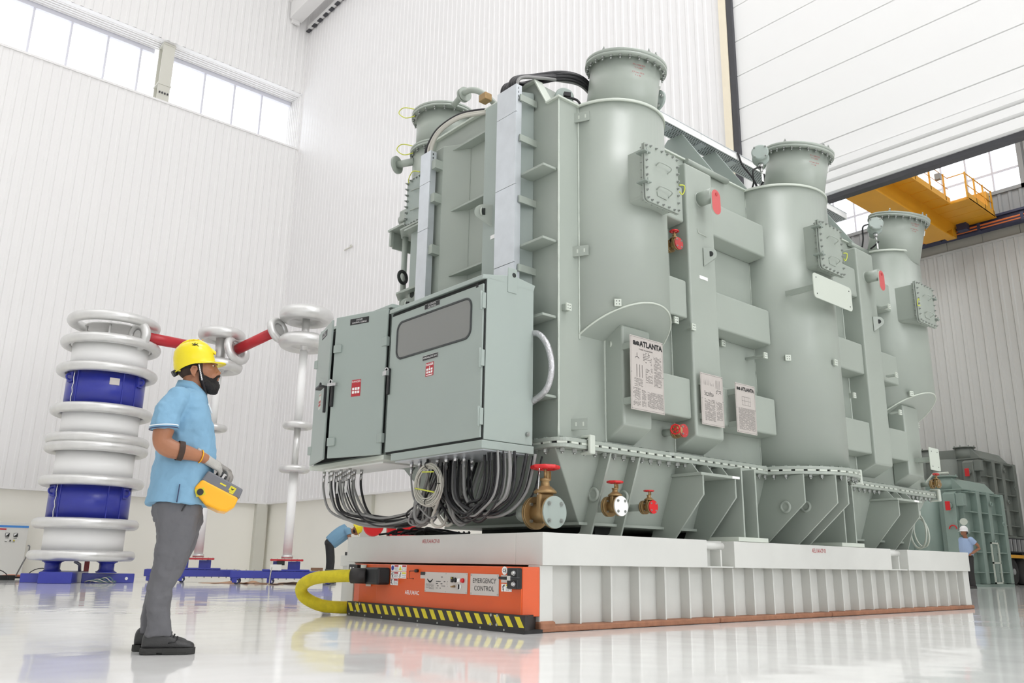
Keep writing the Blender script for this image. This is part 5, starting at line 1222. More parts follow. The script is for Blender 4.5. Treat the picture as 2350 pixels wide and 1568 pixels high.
# ---------------------------------------------------------------- people
def soft(o, vox, it=6, fac=0.5):
    """one continuous skin over the overlapping limbs and features"""
    r = o.modifiers.new('skin', 'REMESH'); r.mode = 'VOXEL'; r.voxel_size = vox; r.use_smooth_shade = True
    s = o.modifiers.new('smooth', 'SMOOTH'); s.iterations = it; s.factor = fac
    return o
def wrinkle(o, size, strength):
    t = bpy.data.textures.new('cloth', 'CLOUDS'); t.noise_scale = size; t.noise_depth = 2
    d = o.modifiers.new('wrinkle', 'DISPLACE'); d.texture = t; d.strength = strength; d.mid_level = 0.5; d.texture_coords = 'LOCAL'
def ell(z, fb, ff, hw, n=28, y=0.0, e=2.4):
    """horizontal ring from fb (back) to ff (front), half as wide as hw"""
    c, a = (fb + ff) / 2, (ff - fb) / 2; out = []
    for i in range(n):
        q = 2 * PI * i / n; cx, sy = math.cos(q), math.sin(q)
        out.append((c + a * math.copysign(abs(cx) ** (2 / e), cx), y + hw * math.copysign(abs(sy) ** (2 / e), sy), z))
    return out
def hand(W, d, n, s, k=1.0, curl=(0.35, 0.55, 0.5), spread=0.16, thumb_in=0.2):
    """gloved hand: W wrist, d along the palm, n out of the back of the hand, s to the thumb's side"""
    W, d = V(W), V(d).normalized(); n = V(n); n = (n - d * n.dot(d)).normalized(); sg = 1 if d.cross(n).dot(V(s)) > 0 else -1; s = d.cross(n) * sg
    mb = MB(); rings = []
    for t, w, h in ((-0.07, 0.034, 0.03), (-0.03, 0.033, 0.028), (0.0, 0.033, 0.026), (0.03, 0.041, 0.022), (0.065, 0.045, 0.019), (0.088, 0.043, 0.017)):
        rings.append([W + d * t * k + s * (w * k * math.cos(q)) + n * (h * k * math.sin(q)) for q in [2 * PI * i / 16 for i in range(16)]])
    mb.loft(rings)
    for off, L, ds in ((0.032, 0.072, 1), (0.011, 0.081, 0.35), (-0.011, 0.075, -0.35), (-0.031, 0.06, -1)):
        p = W + d * 0.072 * k + s * off * k; a = 0.0; pts = [p]; dd = (d + s * spread * ds).normalized()
        for seg, c in zip((0.46, 0.30, 0.24), curl):
            for _ in range(3):
                a += c / 3
                p = p + (dd * math.cos(a) - n * math.sin(a)) * (L * seg / 3 * k); pts.append(p)
        m = len(pts); mb.tube(pts, [0.0105 * k * (1.0 - 0.22 * i / m) for i in range(m)], 10)
        mb.ball(pts[-1], 0.0082 * k, 0.0082 * k, 0.0082 * k, 8, 6)
    p = W + d * 0.022 * k + s * 0.03 * k; t1 = (d * 0.55 + s * 0.75 - n * thumb_in).normalized(); t2 = (d * 0.85 + s * 0.2 - n * (thumb_in + 0.25)).normalized()
    pts = [p - t1 * 0.01 * k, p + t1 * 0.02 * k, p + t1 * 0.037 * k, p + t1 * 0.037 * k + t2 * 0.016 * k, p + t1 * 0.037 * k + t2 * 0.032 * k]
    mb.tube(pts, [0.015 * k, 0.0145 * k, 0.0125 * k, 0.0115 * k, 0.0095 * k], 10); mb.ball(pts[-1], 0.0095 * k, 0.0095 * k, 0.0095 * k, 8, 6)
    return mb
def shoe(xh, xt, y, ank, yaw, par, name='shoe'):
    """heel at xh, toe at xt, ankle opening about ank"""
    L = xt - xh; R = Matrix.Translation((xh, y, 0)) @ Matrix.Rotation(yaw, 4, 'Z')
    def sec(t, w, z0, z1, b=0.0): return [R @ V((t * L, b + w * math.cos(q), z0 + (z1 - z0) * (0.5 + 0.5 * math.sin(q)))) for q in [2 * PI * i / 18 for i in range(18)]]
    mb = MB().loft([sec(0.01, 0.026, 0.03, 0.09), sec(0.06, 0.036, 0.02, 0.125), sec(0.2, 0.040, 0.02, 0.135), sec(0.36, 0.042, 0.02, 0.13), sec(0.5, 0.045, 0.02, 0.108), sec(0.65, 0.05, 0.02, 0.084), sec(0.8, 0.051, 0.02, 0.073), sec(0.92, 0.042, 0.02, 0.065), sec(0.99, 0.022, 0.025, 0.05)])
    o = mb.build(name, 'shoe', par); sd = o.modifiers.new('s', 'SUBSURF'); sd.levels = 1; sd.render_levels = 2
    out = []
    for t, w in ((-0.01, 0.015), (0.02, 0.034), (0.12, 0.043), (0.30, 0.042), (0.31, 0.041), (0.40, 0.042), (0.41, 0.043), (0.5, 0.047), (0.68, 0.055), (0.84, 0.054), (0.95, 0.042), (1.01, 0.018)): out.append((t * L, w))
    ring = [(x, w) for x, w in out] + [(x, -w) for x, w in reversed(out)]
    MB().loft([[R @ V((x, w, 0.010 if 0.305 * L < x < 0.405 * L else 0.002)) for x, w in ring], [R @ V((x, w * 1.03, 0.016)) for x, w in ring], [R @ V((x, w * 0.98, 0.034)) for x, w in ring]], smooth=False).build('sole', 'sole', o, bevel=0.003)
    MB().tube([R @ V((t * L, sd_ * w, z)) for sd_ in (1, -1) for t, w, z in (((0.5, 0.047, 0.06), (0.62, 0.052, 0.066), (0.66, 0.036, 0.083), (0.67, 0.0, 0.088)) if sd_ == 1 else ((0.66, 0.036, 0.083), (0.62, 0.052, 0.066), (0.5, 0.047, 0.06)))], 0.0028, 6).build('toe_seam', 'black', o)
    MB().loft([[R @ V((0.40 * L, -0.022, 0.128)), R @ V((0.40 * L, 0.022, 0.128)), R @ V((0.39 * L, 0.022, 0.122)), R @ V((0.39 * L, -0.022, 0.122))], [R @ V((0.35 * L, -0.024, 0.168)), R @ V((0.35 * L, 0.024, 0.168)), R @ V((0.335 * L, 0.024, 0.165)), R @ V((0.335 * L, -0.024, 0.165))]], smooth=False).build('tongue', 'shoe', o, bevel=0.004)
    for k in range(5):
        t = 0.40 + 0.058 * k; z = 0.139 - 0.012 * k
        MB().tube([R @ V((t * L, -0.03, z - 0.022)), R @ V((t * L + 0.006, -0.012, z - 0.002)), R @ V((t * L + 0.006, 0.012, z - 0.002)), R @ V((t * L, 0.03, z - 0.022))], 0.0045, 6).build('lace', 'black', o)
    return o
def helmet(par, c, tilt, k, m, yaw=0.0, drop=0.012):
    """hard hat: c middle of the rim plane, tilt raises the peak"""
    R = Matrix.Translation(V(c)) @ Matrix.Rotation(yaw, 4, 'Z') @ Matrix.Rotation(-tilt, 4, 'Y') @ Matrix.Scale(k, 4)
    n = 40; rings = []
    prof = [(1.02, -0.004), (1.0, 0.0), (0.985, 0.03), (0.955, 0.065), (0.88, 0.098), (0.74, 0.124), (0.5, 0.143), (0.25, 0.151), (0.04, 0.153)]
    bk = lambda q: -drop * max(0, -math.cos(q)) ** 1.6
    for s, z in prof: rings.append([R @ V((0.122 * s * math.cos(q), 0.108 * s * math.sin(q), z + bk(q) * max(0, 1 - z / 0.07))) for q in [2 * PI * i / n for i in range(n)]])
    o = MB().loft(rings, cap=False).build('helmet', m, par)
    sol = o.modifiers.new('shell', 'SOLIDIFY'); sol.thickness = 0.004 * k; sol.offset = -1
    top, bot = [], []
    for i in range(n):
        q = 2 * PI * i / n; c1 = math.cos(q)
        v = max(0, c1) ** 2.2 * 0.052 + 0.009
        ex, ey = 0.121 * c1, 0.107 * math.sin(q)
        top.append((ex, ey, v, c1))
    B_ = [bk(2 * PI * i / n) for i in range(n)]
    ring_in = [R @ V((x, y, 0.003 + B_[i])) for i, (x, y, v, c) in enumerate(top)]; r2 = [R @ V((x + v * c, y + v * 0.55 * math.sin(2 * PI * i / n) * (1 if c > 0 else 1.4), -0.004 - 0.006 * max(0, c) + B_[i])) for i, (x, y, v, c) in enumerate(top)]
    r3 = [R @ V((x + v * c, y + v * 0.55 * math.sin(2 * PI * i / n) * (1 if c > 0 else 1.4), -0.010 - 0.006 * max(0, c) + B_[i])) for i, (x, y, v, c) in enumerate(top)]
    r4 = [R @ V((x * 0.97, y * 0.97, -0.006 + B_[i])) for i, (x, y, v, c) in enumerate(top)]
    MB().loft([ring_in, r2, r3, r4], cap=False).build('brim', m, o)
    for y in (-0.028, 0, 0.028):
        MB().tube([R @ V((0.128 * math.cos(q) * 0.93, y, 0.157 * math.sin(q) * 0.955 + 0.004)) for q in [0.75 + (PI - 1.35) * i / 14 for i in range(15)]], 0.008 * k, 8).build('crown_ridge', m, o)
    MB().prism([R @ V((0.098, -0.022, 0.08)), R @ V((0.098, 0.022, 0.08)), R @ V((0.128, 0.018, 0.05)), R @ V((0.128, -0.018, 0.05))], (R.to_3x3() @ V((0.006, 0, 0.018)))).build('front_boss', m, o, bevel=0.004 * k)
    return o, R

# --- the operator standing with the remote control
man = thing('person', 'man in light blue polo and yellow helmet standing with a remote control', 'person', (1.834, 5.024, 0), rot=-0.347, local=True)
man.scale = (1.02, 1.02, 1.02)
b = MB()
# torso, neck, arms and legs under the clothes
b.loft([ell(0.80, -0.17, 0.05, 0.15), ell(0.95, -0.17, 0.06, 0.15), ell(1.1, -0.165, 0.07, 0.145), ell(1.25, -0.17, 0.06, 0.165), ell(1.36, -0.165, 0.03, 0.16), ell(1.42, -0.14, 0.0, 0.11), ell(1.45, -0.118, -0.005, 0.062)])
b.loft([ell(1.40, -0.125, 0.0, 0.065), ell(1.46, -0.112, 0.012, 0.060), ell(1.52, -0.108, 0.022, 0.058), ell(1.58, -0.105, 0.02, 0.056)])
b.ball((-0.048, 0, 1.645), 0.098, 0.077, 0.10, 24, 16)                       # skull
b.ball((-0.005, 0, 1.60), 0.078, 0.067, 0.085, 20, 14)                        # face
b.ball((0.012, 0, 1.53), 0.062, 0.054, 0.052, 18, 12)                         # jaw
b.ball((0.055, 0, 1.643), 0.021, 0.050, 0.013, 14, 8)                         # brow
for s in (-1, 1):
    b.ball((0.034, 0.036 * s, 1.594), 0.026, 0.026, 0.022, 12, 8)             # cheekbones
    b.ball((0.082, 0.013 * s, 1.583), 0.012, 0.011, 0.009, 10, 8)             # nostrils
    c = V((-0.046, 0.074 * s, 1.567))                                         # ears
    b.tube([c + V((0.014, 0, 0.012)), c + V((0.008, 0.012 * s, 0.03)), c + V((-0.014, 0.016 * s, 0.032)), c + V((-0.022, 0.016 * s, 0.010)), c + V((-0.012, 0.012 * s, -0.014)), c + V((0.006, 0.004 * s, -0.032))], 0.007, 8)
    b.ball(c + V((-0.002, 0.002 * s, 0.002)), 0.016, 0.008, 0.026, 10, 8)
b.loft([[(0.072, -0.008, 1.632), (0.072, 0.008, 1.632), (0.05, 0.013, 1.632), (0.05, -0.013, 1.632)], [(0.087, -0.010, 1.607), (0.087, 0.010, 1.607), (0.05, 0.017, 1.604), (0.05, -0.017, 1.604)], [(0.104, -0.011, 1.589), (0.104, 0.011, 1.589), (0.05, 0.020, 1.580), (0.05, -0.020, 1.580)], [(0.099, -0.010, 1.578), (0.099, 0.010, 1.578), (0.05, 0.018, 1.572), (0.05, -0.018, 1.572)]])
b.ball((0.062, 0, 1.556), 0.032, 0.038, 0.030, 14, 10); b.ball((0.082, 0, 1.563), 0.016, 0.026, 0.011, 12, 8); b.ball((0.082, 0, 1.544), 0.014, 0.023, 0.009, 12, 8)  # lips
ARM_R = [V((-0.115, -0.165, 1.385)), V((-0.145, -0.215, 1.30)), V((-0.168, -0.235, 1.20)), V((-0.172, -0.238, 1.125)), V((-0.12, -0.235, 1.088)), V((-0.04, -0.215, 1.075)), V((0.03, -0.18, 1.062)), V((0.07, -0.155, 1.05))]
ARM_L = [V((-0.115, 0.165, 1.385)), V((-0.13, 0.215, 1.30)), V((-0.135, 0.245, 1.20)), V((-0.12, 0.25, 1.13)), V((-0.06, 0.235, 1.095)), V((0.02, 0.20, 1.08)), V((0.09, 0.15, 1.065)), V((0.125, 0.125, 1.05))]
for A_ in (ARM_R, ARM_L):
    pts = spline(A_, 4); m = len(pts)
    rad = [0.055, 0.055, 0.053, 0.052, 0.051, 0.052, 0.053, 0.054, 0.056, 0.055, 0.052, 0.049, 0.049, 0.051, 0.053, 0.053, 0.052, 0.05, 0.048, 0.045, 0.042, 0.039, 0.036, 0.034, 0.032, 0.031, 0.030, 0.030, 0.030][:m]
    b.tube(pts, rad, 14); b.ball(pts[0], 0.055, 0.055, 0.055, 12, 8)
LEG_R = [V((-0.06, -0.09, 0.86)), V((-0.055, -0.095, 0.70)), V((-0.062, -0.097, 0.55)), V((-0.075, -0.098, 0.44)), V((-0.095, -0.098, 0.34)), V((-0.09, -0.098, 0.2)), V((-0.085, -0.098, 0.08))]
LEG_L = [V((-0.05, 0.09, 0.86)), V((-0.035, 0.095, 0.70)), V((-0.05, 0.10, 0.55)), V((-0.075, 0.102, 0.44)), V((-0.105, 0.105, 0.34)), V((-0.12, 0.108, 0.2)), V((-0.125, 0.11, 0.08))]
for A_ in (LEG_R, LEG_L): b.tube(A_, [0.075, 0.07, 0.06, 0.052, 0.05, 0.038, 0.034], 14)
body = soft(b.build('body', 'skin', man), 0.0045, 8)
# eyes, brows, lips line
for s in (-1, 1):
    e = MB().ball((0.049, 0.031 * s, 1.622), 0.012, 0.014, 0.0075, 14, 10).build('eye', 'eye_white', man)
    MB().ball((0.0575, 0.034 * s, 1.622), 0.0045, 0.006, 0.0062, 10, 8).build('iris', 'black', e)
    MB().tube([(0.058, 0.014 * s, 1.628), (0.062, 0.03 * s, 1.6305), (0.050, 0.045 * s, 1.626), (0.042, 0.049 * s, 1.621)], 0.0038, 6).build('eyelid', 'skin', e)
    MB().tube([(0.076, 0.012 * s, 1.640), (0.071, 0.03 * s, 1.645), (0.052, 0.05 * s, 1.640)], [0.004, 0.005, 0.003], 6).build('eyebrow', 'hair', man)
# hair round the nape, beard and moustache
h = MB()
h.ball((-0.066, 0, 1.618), 0.0875, 0.0785, 0.092, 24, 16)
for s in (-1, 1): h.tube([(-0.016, 0.069 * s, 1.635), (-0.012, 0.068 * s, 1.59), (-0.006, 0.064 * s, 1.56)], [0.010, 0.010, 0.009], 8)
soft(h.build('hair', 'stubble', man), 0.005, 5)
h = MB()
for s in (-1, 1):
    h.tube([(-0.010, 0.064 * s, 1.572), (-0.002, 0.061 * s, 1.535), (0.018, 0.054 * s, 1.508), (0.045, 0.04 * s, 1.492), (0.066, 0.02 * s, 1.483)], [0.009, 0.018, 0.026, 0.029, 0.029], 10)
    h.tube([(0.010, 0.058 * s, 1.545), (0.040, 0.047 * s, 1.533), (0.068, 0.03 * s, 1.53)], [0.012, 0.014, 0.014], 8)
    h.tube([(0.096, 0.003 * s, 1.569), (0.091, 0.020 * s, 1.564), (0.077, 0.034 * s, 1.548), (0.070, 0.036 * s, 1.528)], [0.006, 0.008, 0.010, 0.012], 8)
h.ball((0.069, 0, 1.503), 0.037, 0.040, 0.034, 14, 10); h.ball((0.074, 0, 1.479), 0.026, 0.028, 0.027, 12, 8); h.ball((0.082, 0, 1.526), 0.016, 0.026, 0.012, 12, 8)
o = soft(h.build('beard', 'hair', man), 0.004, 3); wrinkle(o, 0.012, 0.008)
# polo shirt
b = MB()
b.loft([ell(0.795, -0.235, 0.122, 0.205), ell(0.88, -0.228, 0.122, 0.2), ell(0.98, -0.215, 0.122, 0.195), ell(1.08, -0.205, 0.120, 0.19), ell(1.18, -0.20, 0.108, 0.19), ell(1.27, -0.205, 0.092, 0.20), ell(1.34, -0.205, 0.072, 0.20), ell(1.39, -0.195, 0.052, 0.185), ell(1.425, -0.172, 0.032, 0.148), ell(1.455, -0.145, 0.02, 0.10), ell(1.475, -0.128, 0.018, 0.075)])
for A_ in (ARM_R, ARM_L):
    s = 1 if A_ is ARM_L else -1
    b.tube([V((-0.105, 0.12 * s, 1.39)), A_[0] + V((-0.008, 0.008 * s, 0)), A_[1] + V((-0.012, 0.004 * s, 0)), A_[2] + V((-0.004, 0.002 * s, 0.012)), A_[2] + V((-0.002, 0.002 * s, -0.008))], [0.068, 0.074, 0.074, 0.073, 0.074], 18)
o = soft(b.build('polo_shirt', 'shirt', man), 0.006, 10); wrinkle(o, 0.15, 0.034); wrinkle(o, 0.045, 0.009)
shirt = o
for A_ in (ARM_R, ARM_L):
    dd = V((0.1, 0, -1)).normalized(); c = A_[2] + V((-0.003, 0.002 * (1 if A_ is ARM_L else -1), 0.003))
    MB().cyl(c - dd * 0.012, c - dd * 0.006, 0.0775, n=28, cap=False).build('sleeve_trim', 'shirt_trim', shirt)
    MB().cyl(c + dd * 0.003, c + dd * 0.009, 0.0775, n=24, cap=False).build('sleeve_trim', 'shirt_dark', shirt)
# collar
cr = []
for (z, g) in ((1.462, 0.012), (1.505, 0.006), (1.508, 0.016), (1.455, 0.032)):
    ring = []
    for i in range(33):
        q = 0.35 + (2 * PI - 0.7) * i / 32
        fr = max(0, math.cos(q))
        ring.append((-0.05 + (0.068 + g + 0.008 * fr) * math.cos(q), (0.066 + g) * math.sin(q), z - 0.055 * fr ** 1.3 - 0.012 * math.cos(q)))
    cr.append(ring)
o = MB().loft(cr, cap=False, close=False).build('collar', 'shirt', shirt); sol = o.modifiers.new('t', 'SOLIDIFY'); sol.thickness = 0.004
MB().tube([(0.028, -0.022, 1.43), (0.052, -0.012, 1.39), (0.076, -0.004, 1.34)], 0.005, 6).build('placket', 'shirt_trim', shirt)
MB().tube([(-0.055, -0.207, 0.90), (-0.06, -0.212, 0.80)], 0.0035, 6).build('side_slit', 'shirt_dark', shirt)
# trousers
b = MB()
def leg(y, rows_): return [ell(z, fb, ff, hw, 24, y) for z, fb, ff, hw in rows_]
b.loft(leg(0, [(0.70, -0.17, 0.07, 0.16), (0.76, -0.188, 0.082, 0.178), (0.84, -0.185, 0.085, 0.175)]))
b.loft(leg(-0.088, [(0.095, -0.142, -0.005, 0.062), (0.14, -0.14, -0.02, 0.060), (0.20, -0.148, -0.025, 0.063), (0.27, -0.158, -0.026, 0.067), (0.34, -0.164, -0.024, 0.069), (0.41, -0.158, 0.006, 0.073), (0.50, -0.142, 0.028, 0.08), (0.60, -0.148, 0.05, 0.088), (0.70, -0.165, 0.066, 0.094), (0.80, -0.175, 0.075, 0.09)]))
b.loft(leg(0.10, [(0.095, -0.178, -0.05, 0.062), (0.14, -0.176, -0.06, 0.060), (0.20, -0.178, -0.055, 0.063), (0.27, -0.172, -0.045, 0.067), (0.34, -0.160, -0.03, 0.069), (0.41, -0.145, 0.015, 0.073), (0.50, -0.13, 0.045, 0.08), (0.60, -0.135, 0.072, 0.088), (0.70, -0.155, 0.088, 0.094), (0.80, -0.172, 0.088, 0.085)]))
o = soft(b.build('trousers', 'trousers', man), 0.006, 8); wrinkle(o, 0.12, 0.03); wrinkle(o, 0.045, 0.010)
MB().tube([(-0.01, -0.182, 0.795), (-0.03, -0.187, 0.755)], 0.004, 6).build('pocket_edge', 'trousers_dark', o)
shoe(-0.158, 0.118, -0.093, -0.08, -0.03, man); shoe(-0.205, 0.085, 0.105, -0.12, 0.05, man)
# helmet with chin strap and ratchet
ho, HR = helmet(man, (-0.050, 0, 1.620), math.radians(12.5), 0.98, 'helmet', drop=0.034)
st = MB()
for s in (-1, 1):
    st.tube([(-0.030, 0.088 * s, 1.640), (-0.026, 0.083 * s, 1.61), (-0.014, 0.080 * s, 1.56), (0.004, 0.078 * s, 1.51), (0.022, 0.055 * s, 1.468), (0.032, 0.0, 1.45)], 0.0078, 8)
st.build('chin_strap', 'strap', ho)
mb = MB()
for k in range(17):
    t = k / 17; p = V((-0.0265 + 0.028 * t, -0.0915 + 0.005 * t, 1.61 - 0.095 * t)); mb.obox(p, (0.003, 0, 0.001), (0, 0.001, 0), (0.0002 if k % 3 else 0.001, 0, 0.0016 + 0.0016 * (k % 2)))
mb.build('strap_print', 'sticker_white', ho)
hb = MB(); hb.loft([[(x, y, z + 0.25 * (x + 0.06)) for x, y, z in ell(1.59, -0.156, -0.03, 0.081, e=2)], [(x, y, z + 0.25 * (x + 0.06)) for x, y, z in ell(1.625, -0.158, 0.02, 0.085, e=2)]], cap=False); hb.build('headband', 'strap', ho)
MB().cyl((-0.148, -0.03, 1.562), (-0.164, -0.035, 1.550), 0.019, n=16).build('ratchet', 'black', ho)
MB().box(-0.136, -0.124, -0.066, -0.052, 1.566, 1.588).build('ratchet_mark', 'hazyellow', ho)
mb = MB()
for p, q in (((-0.075, 1.722), (-0.045, 1.736)), ((-0.062, 1.742), (-0.056, 1.705)), ((-0.078, 1.735), (-0.05, 1.712)), ((-0.052, 1.73), (-0.04, 1.72)), ((-0.068, 1.735), (-0.06, 1.728))):
    mb.tube([(p[0], -0.088 - 0.0, p[1]), (q[0], -0.088, q[1])], 0.0022, 5)
mb.build('star_mark', 'ink', ho)
for k in range(4):
    q = V((-0.094 + 0.024 * k, -0.062, 1.7555 + 0.004 * (1.5 - abs(k - 1.5)) + 0.004 * k)); MB().ball(q, 0.005, 0.0035, 0.003, 8, 6).build('vent_hole', 'remote_y', ho)
# gloves, armband, bracelet
soft(hand((0.068, -0.150, 1.052), (0.80, 0.28, -0.42), (0.42, -0.45, 0.72), (0.1, 1, 0), 1.06, (0.55, 0.6, 0.4)).build('glove', 'glove', man, label='pale knit glove on the right hand'), 0.0035, 4)
soft(hand((0.135, 0.105, 1.045), (0.78, -0.36, -0.42), (0.48, -0.1, 0.8), (0.2, -1, 0), 1.06, (0.55, 0.65, 0.45)).build('glove', 'glove_grip', man), 0.0035, 4)
MB().cyl((-0.088, -0.2285, 1.083), (-0.058, -0.2215, 1.0805), 0.0552, 0.0545, n=28, cap=False).build('armband', 'stubble', man)
MB().torus((0.036, -0.178, 1.062), (0.85, 0.35, -0.15), 0.0365, 0.0035, 24, 6).build('bracelet', 'remote_y', man)
# remote control box hung at his waist by a black strap
rc = thing('remote_control', 'amber and grey crane-style remote control box held at the waist', 'remote control', (1.834, 5.024, 0), rot=-0.347, local=True)
rc.scale = (1.02, 1.02, 1.02)
o = MB().py([(0.022, 0.885), (0.06, 0.935), (0.10, 0.915), (0.265, 0.838), (0.245, 0.785), (0.205, 0.758), (0.165, 0.762), (0.09, 0.795), (0.035, 0.85)], -0.195, 0.04).build('remote_body', 'remote_y', rc, bevel=0.014, seg=3)
o2 = MB().py([(0.055, 0.93), (0.088, 0.985), (0.285, 0.888), (0.268, 0.832), (0.165, 0.868)], -0.185, 0.03).build('remote_panel', 'remote_g', rc, bevel=0.008, seg=2)
MB().cyl((0.056, -0.194, 0.862), (0.056, -0.212, 0.862), 0.018, n=18).build('rotary_knob', 'black', o)
MB().obox((0.056, -0.1955, 0.862), (0.024, 0, 0.008), (0, 0.001, 0), (-0.007, 0, 0.020)).build('knob_plate', 'hazyellow', o)
a = V((0.9, 0, -0.44)).normalized(); up_ = V((0.44, 0, 0.9)).normalized()
def on_panel(t, y, h): return V((0.088, y, 0.985)) + a * t + up_ * h
for t, y in ((0.05, -0.14), (0.075, -0.14), (0.05, -0.02), (0.10, -0.02)):
    MB().cyl(on_panel(t, y, 0), on_panel(t, y, 0.035), 0.007, 0.006, n=10).build('joystick', 'black', o2)
MB().obox(on_panel(0.10, -0.07, 0.002), a * 0.035, (0, 0.05, 0), up_ * 0.003).build('display', 'black', o2)
sd = V((0, -1, 0))
for t0, wd_ in ((0.168, 0.022), (0.172, 0.016)):
    p = V((0.088, -0.1858, 0.985)) + a * t0 - up_ * (0.028 if t0 < 0.17 else 0.048)
    MB().obox(p, a * wd_ * 0.8, sd * 0.0008, up_ * (0.014 if t0 < 0.17 else 0.005)).build('maker_label', 'hazyellow', o2)
mb = MB(); p = V((0.088, -0.187, 0.985)) + a * 0.168 - up_ * 0.028
mb.prism([p - a * 0.010 + up_ * 0.008, p, p + a * 0.010 + up_ * 0.008, p + a * 0.004 - up_ * 0.006, p - a * 0.004 - up_ * 0.006], sd * 0.0005); mb.build('label_print', 'ink', o2)
p = V((0.088, -0.1858, 0.985)) + a * 0.11 - up_ * 0.03
MB().obox(p, a * 0.018, sd * 0.0008, up_ * 0.004).build('yellow_label', 'hazyellow', o2)
st = MB(); st.obox((0.06, -0.12, 1.0), (0.034, 0.02, -0.05), (0.014, 0.0, 0.012), (0.002, 0.004, 0)).obox((0.0, -0.14, 1.06), (0.045, 0.035, -0.03), (0.012, 0.0, 0.018), (0.002, 0.003, 0)); st.build('neck_strap', 'strap', rc)

# --- figures further away
def figure(name, label, loc, rot, legs, torso, arms, head, tm, sm, hm, tilt, k=1.0, hel=True):
    p = thing(name, label, 'person', loc, rot=rot, local=True)
    b = MB()
    hd = V(head)
    b.ball(hd, 0.095, 0.075, 0.115, 14, 10); b.ball(hd + V((0.05, 0, -0.03)), 0.05, 0.055, 0.07, 12, 8); b.ball(hd + V((0.1, 0, -0.015)), 0.018, 0.014, 0.022, 8, 6)
    for s in (-1, 1): b.ball(hd + V((-0.01, 0.078 * s, -0.01)), 0.02, 0.012, 0.032, 8, 6)
    b.tube([V(torso[-1]), hd + V((0, 0, -0.05))], [0.06, 0.055], 10); b.tube(torso, [0.09] * len(torso), 10)
    for A_ in arms:
        b.tube(A_, [0.05, 0.045, 0.042, 0.036, 0.03][:len(A_)], 10)
        e = V(A_[-1]); d = (e - V(A_[-2])).normalized(); f1, f2 = frame(d)
        b.ball(e + d * 0.05, 0.04, 0.025, 0.05, 10, 8)
        for j in range(4): b.tube([e + d * 0.07 + f1 * (0.024 - 0.016 * j), e + d * 0.15 + f1 * (0.028 - 0.018 * j) + f2 * 0.012], [0.01, 0.008], 6)
        b.tube([e + d * 0.03 + f1 * 0.03, e + d * 0.09 + f1 * 0.055], [0.012, 0.009], 6)
    for L_ in legs: b.tube(L_, [0.07, 0.055, 0.04][:len(L_)], 10)
    soft(b.build('body', 'skin', p), 0.009, 3)
    b = MB(); tp = spline(torso, 4); m = len(tp); b.tube(tp, [0.165 + 0.02 * math.sin(PI * i / m) - (0.06 if i == m - 1 else 0) for i in range(m)], 16)
    b.v = [V((q.x, q.y * 1.15, q.z)) for q in b.v]
    for A_ in arms: b.tube([V(A_[0]), V(A_[0]) * 0.35 + V(A_[1]) * 0.65], [0.085, 0.07], 12); b.ball(V(A_[0]), 0.085, 0.085, 0.085, 10, 8)
    soft(b.build('shirt', sm, p), 0.012, 4)
    b = MB()
    for L_ in legs: b.tube(spline(L_, 4), [0.105 - 0.04 * i / (4 * (len(L_) - 1)) for i in range(4 * (len(L_) - 1) + 1)], 14)
    b.ball(V(torso[0]), 0.135, 0.17, 0.12, 14, 10)
    soft(b.build('trousers', tm, p), 0.012, 4)
    for L_ in legs:
        e = V(L_[-1]); MB().loft([[(e.x - 0.09, e.y - 0.035, 0.004), (e.x - 0.09, e.y + 0.035, 0.004), (e.x - 0.08, e.y + 0.03, 0.10), (e.x - 0.08, e.y - 0.03, 0.10)], [(e.x + 0.03, e.y - 0.045, 0.004), (e.x + 0.03, e.y + 0.045, 0.004), (e.x + 0.02, e.y + 0.035, 0.10), (e.x + 0.02, e.y - 0.035, 0.10)], [(e.x + 0.18, e.y - 0.04, 0.004), (e.x + 0.18, e.y + 0.04, 0.004), (e.x + 0.17, e.y + 0.03, 0.05), (e.x + 0.17, e.y - 0.03, 0.05)]], smooth=False).build('shoe', 'shoe', p, bevel=0.01)
    if hel: helmet(p, hd + V((-0.005, 0, 0.03)), tilt, 1.0, hm)
    MB().ball(hd + V((-0.03, 0, -0.02)), 0.082, 0.079, 0.06, 12, 8).build('hair', 'hair', p)
    return p
figure('person', 'bending worker in blue polo and dark trousers, yellow helmet, behind the platform', (10.02, 18.06, 0), -0.508,
       [[(-0.02, -0.09, 0.92), (0.02, -0.09, 0.48), (-0.02, -0.09, 0.08)], [(-0.02, 0.09, 0.92), (0.05, 0.09, 0.48), (0.02, 0.09, 0.08)]],
       [(0.0, 0, 0.92), (0.12, 0, 1.03), (0.27, 0, 1.15), (0.40, 0, 1.22)],
       [[(0.38, -0.2, 1.2), (0.43, -0.22, 1.06), (0.45, -0.2, 0.95), (0.50, -0.14, 0.86)], [(0.38, 0.2, 1.2), (0.45, 0.22, 1.05), (0.5, 0.2, 0.95), (0.56, 0.14, 0.88)]],
       (0.585, 0, 1.225), 'trousers_dark', 'shirt', 'helmet', math.radians(-62))
figure('person', 'man in white helmet and pale blue shirt, hand on hip, beyond the platform', (26.95, 10.45, 0), math.radians(150),
       [[(0, -0.1, 0.92), (0.0, -0.1, 0.48), (-0.02, -0.11, 0.08)], [(0, 0.1, 0.92), (0.02, 0.1, 0.48), (0.0, 0.11, 0.08)]],
       [(0, 0, 0.95), (0.01, 0, 1.12), (0.0, 0, 1.28), (-0.02, 0, 1.43)],
       [[(-0.02, 0.2, 1.4), (-0.18, 0.26, 1.24), (-0.22, 0.26, 1.15), (0.0, 0.19, 1.0)], [(-0.02, -0.2, 1.4), (-0.03, -0.25, 1.15), (0.06, -0.22, 0.95)]],
       (0.02, 0, 1.62), 'trousers_dark', 'shirt_pale', 'helmet_white', math.radians(4))
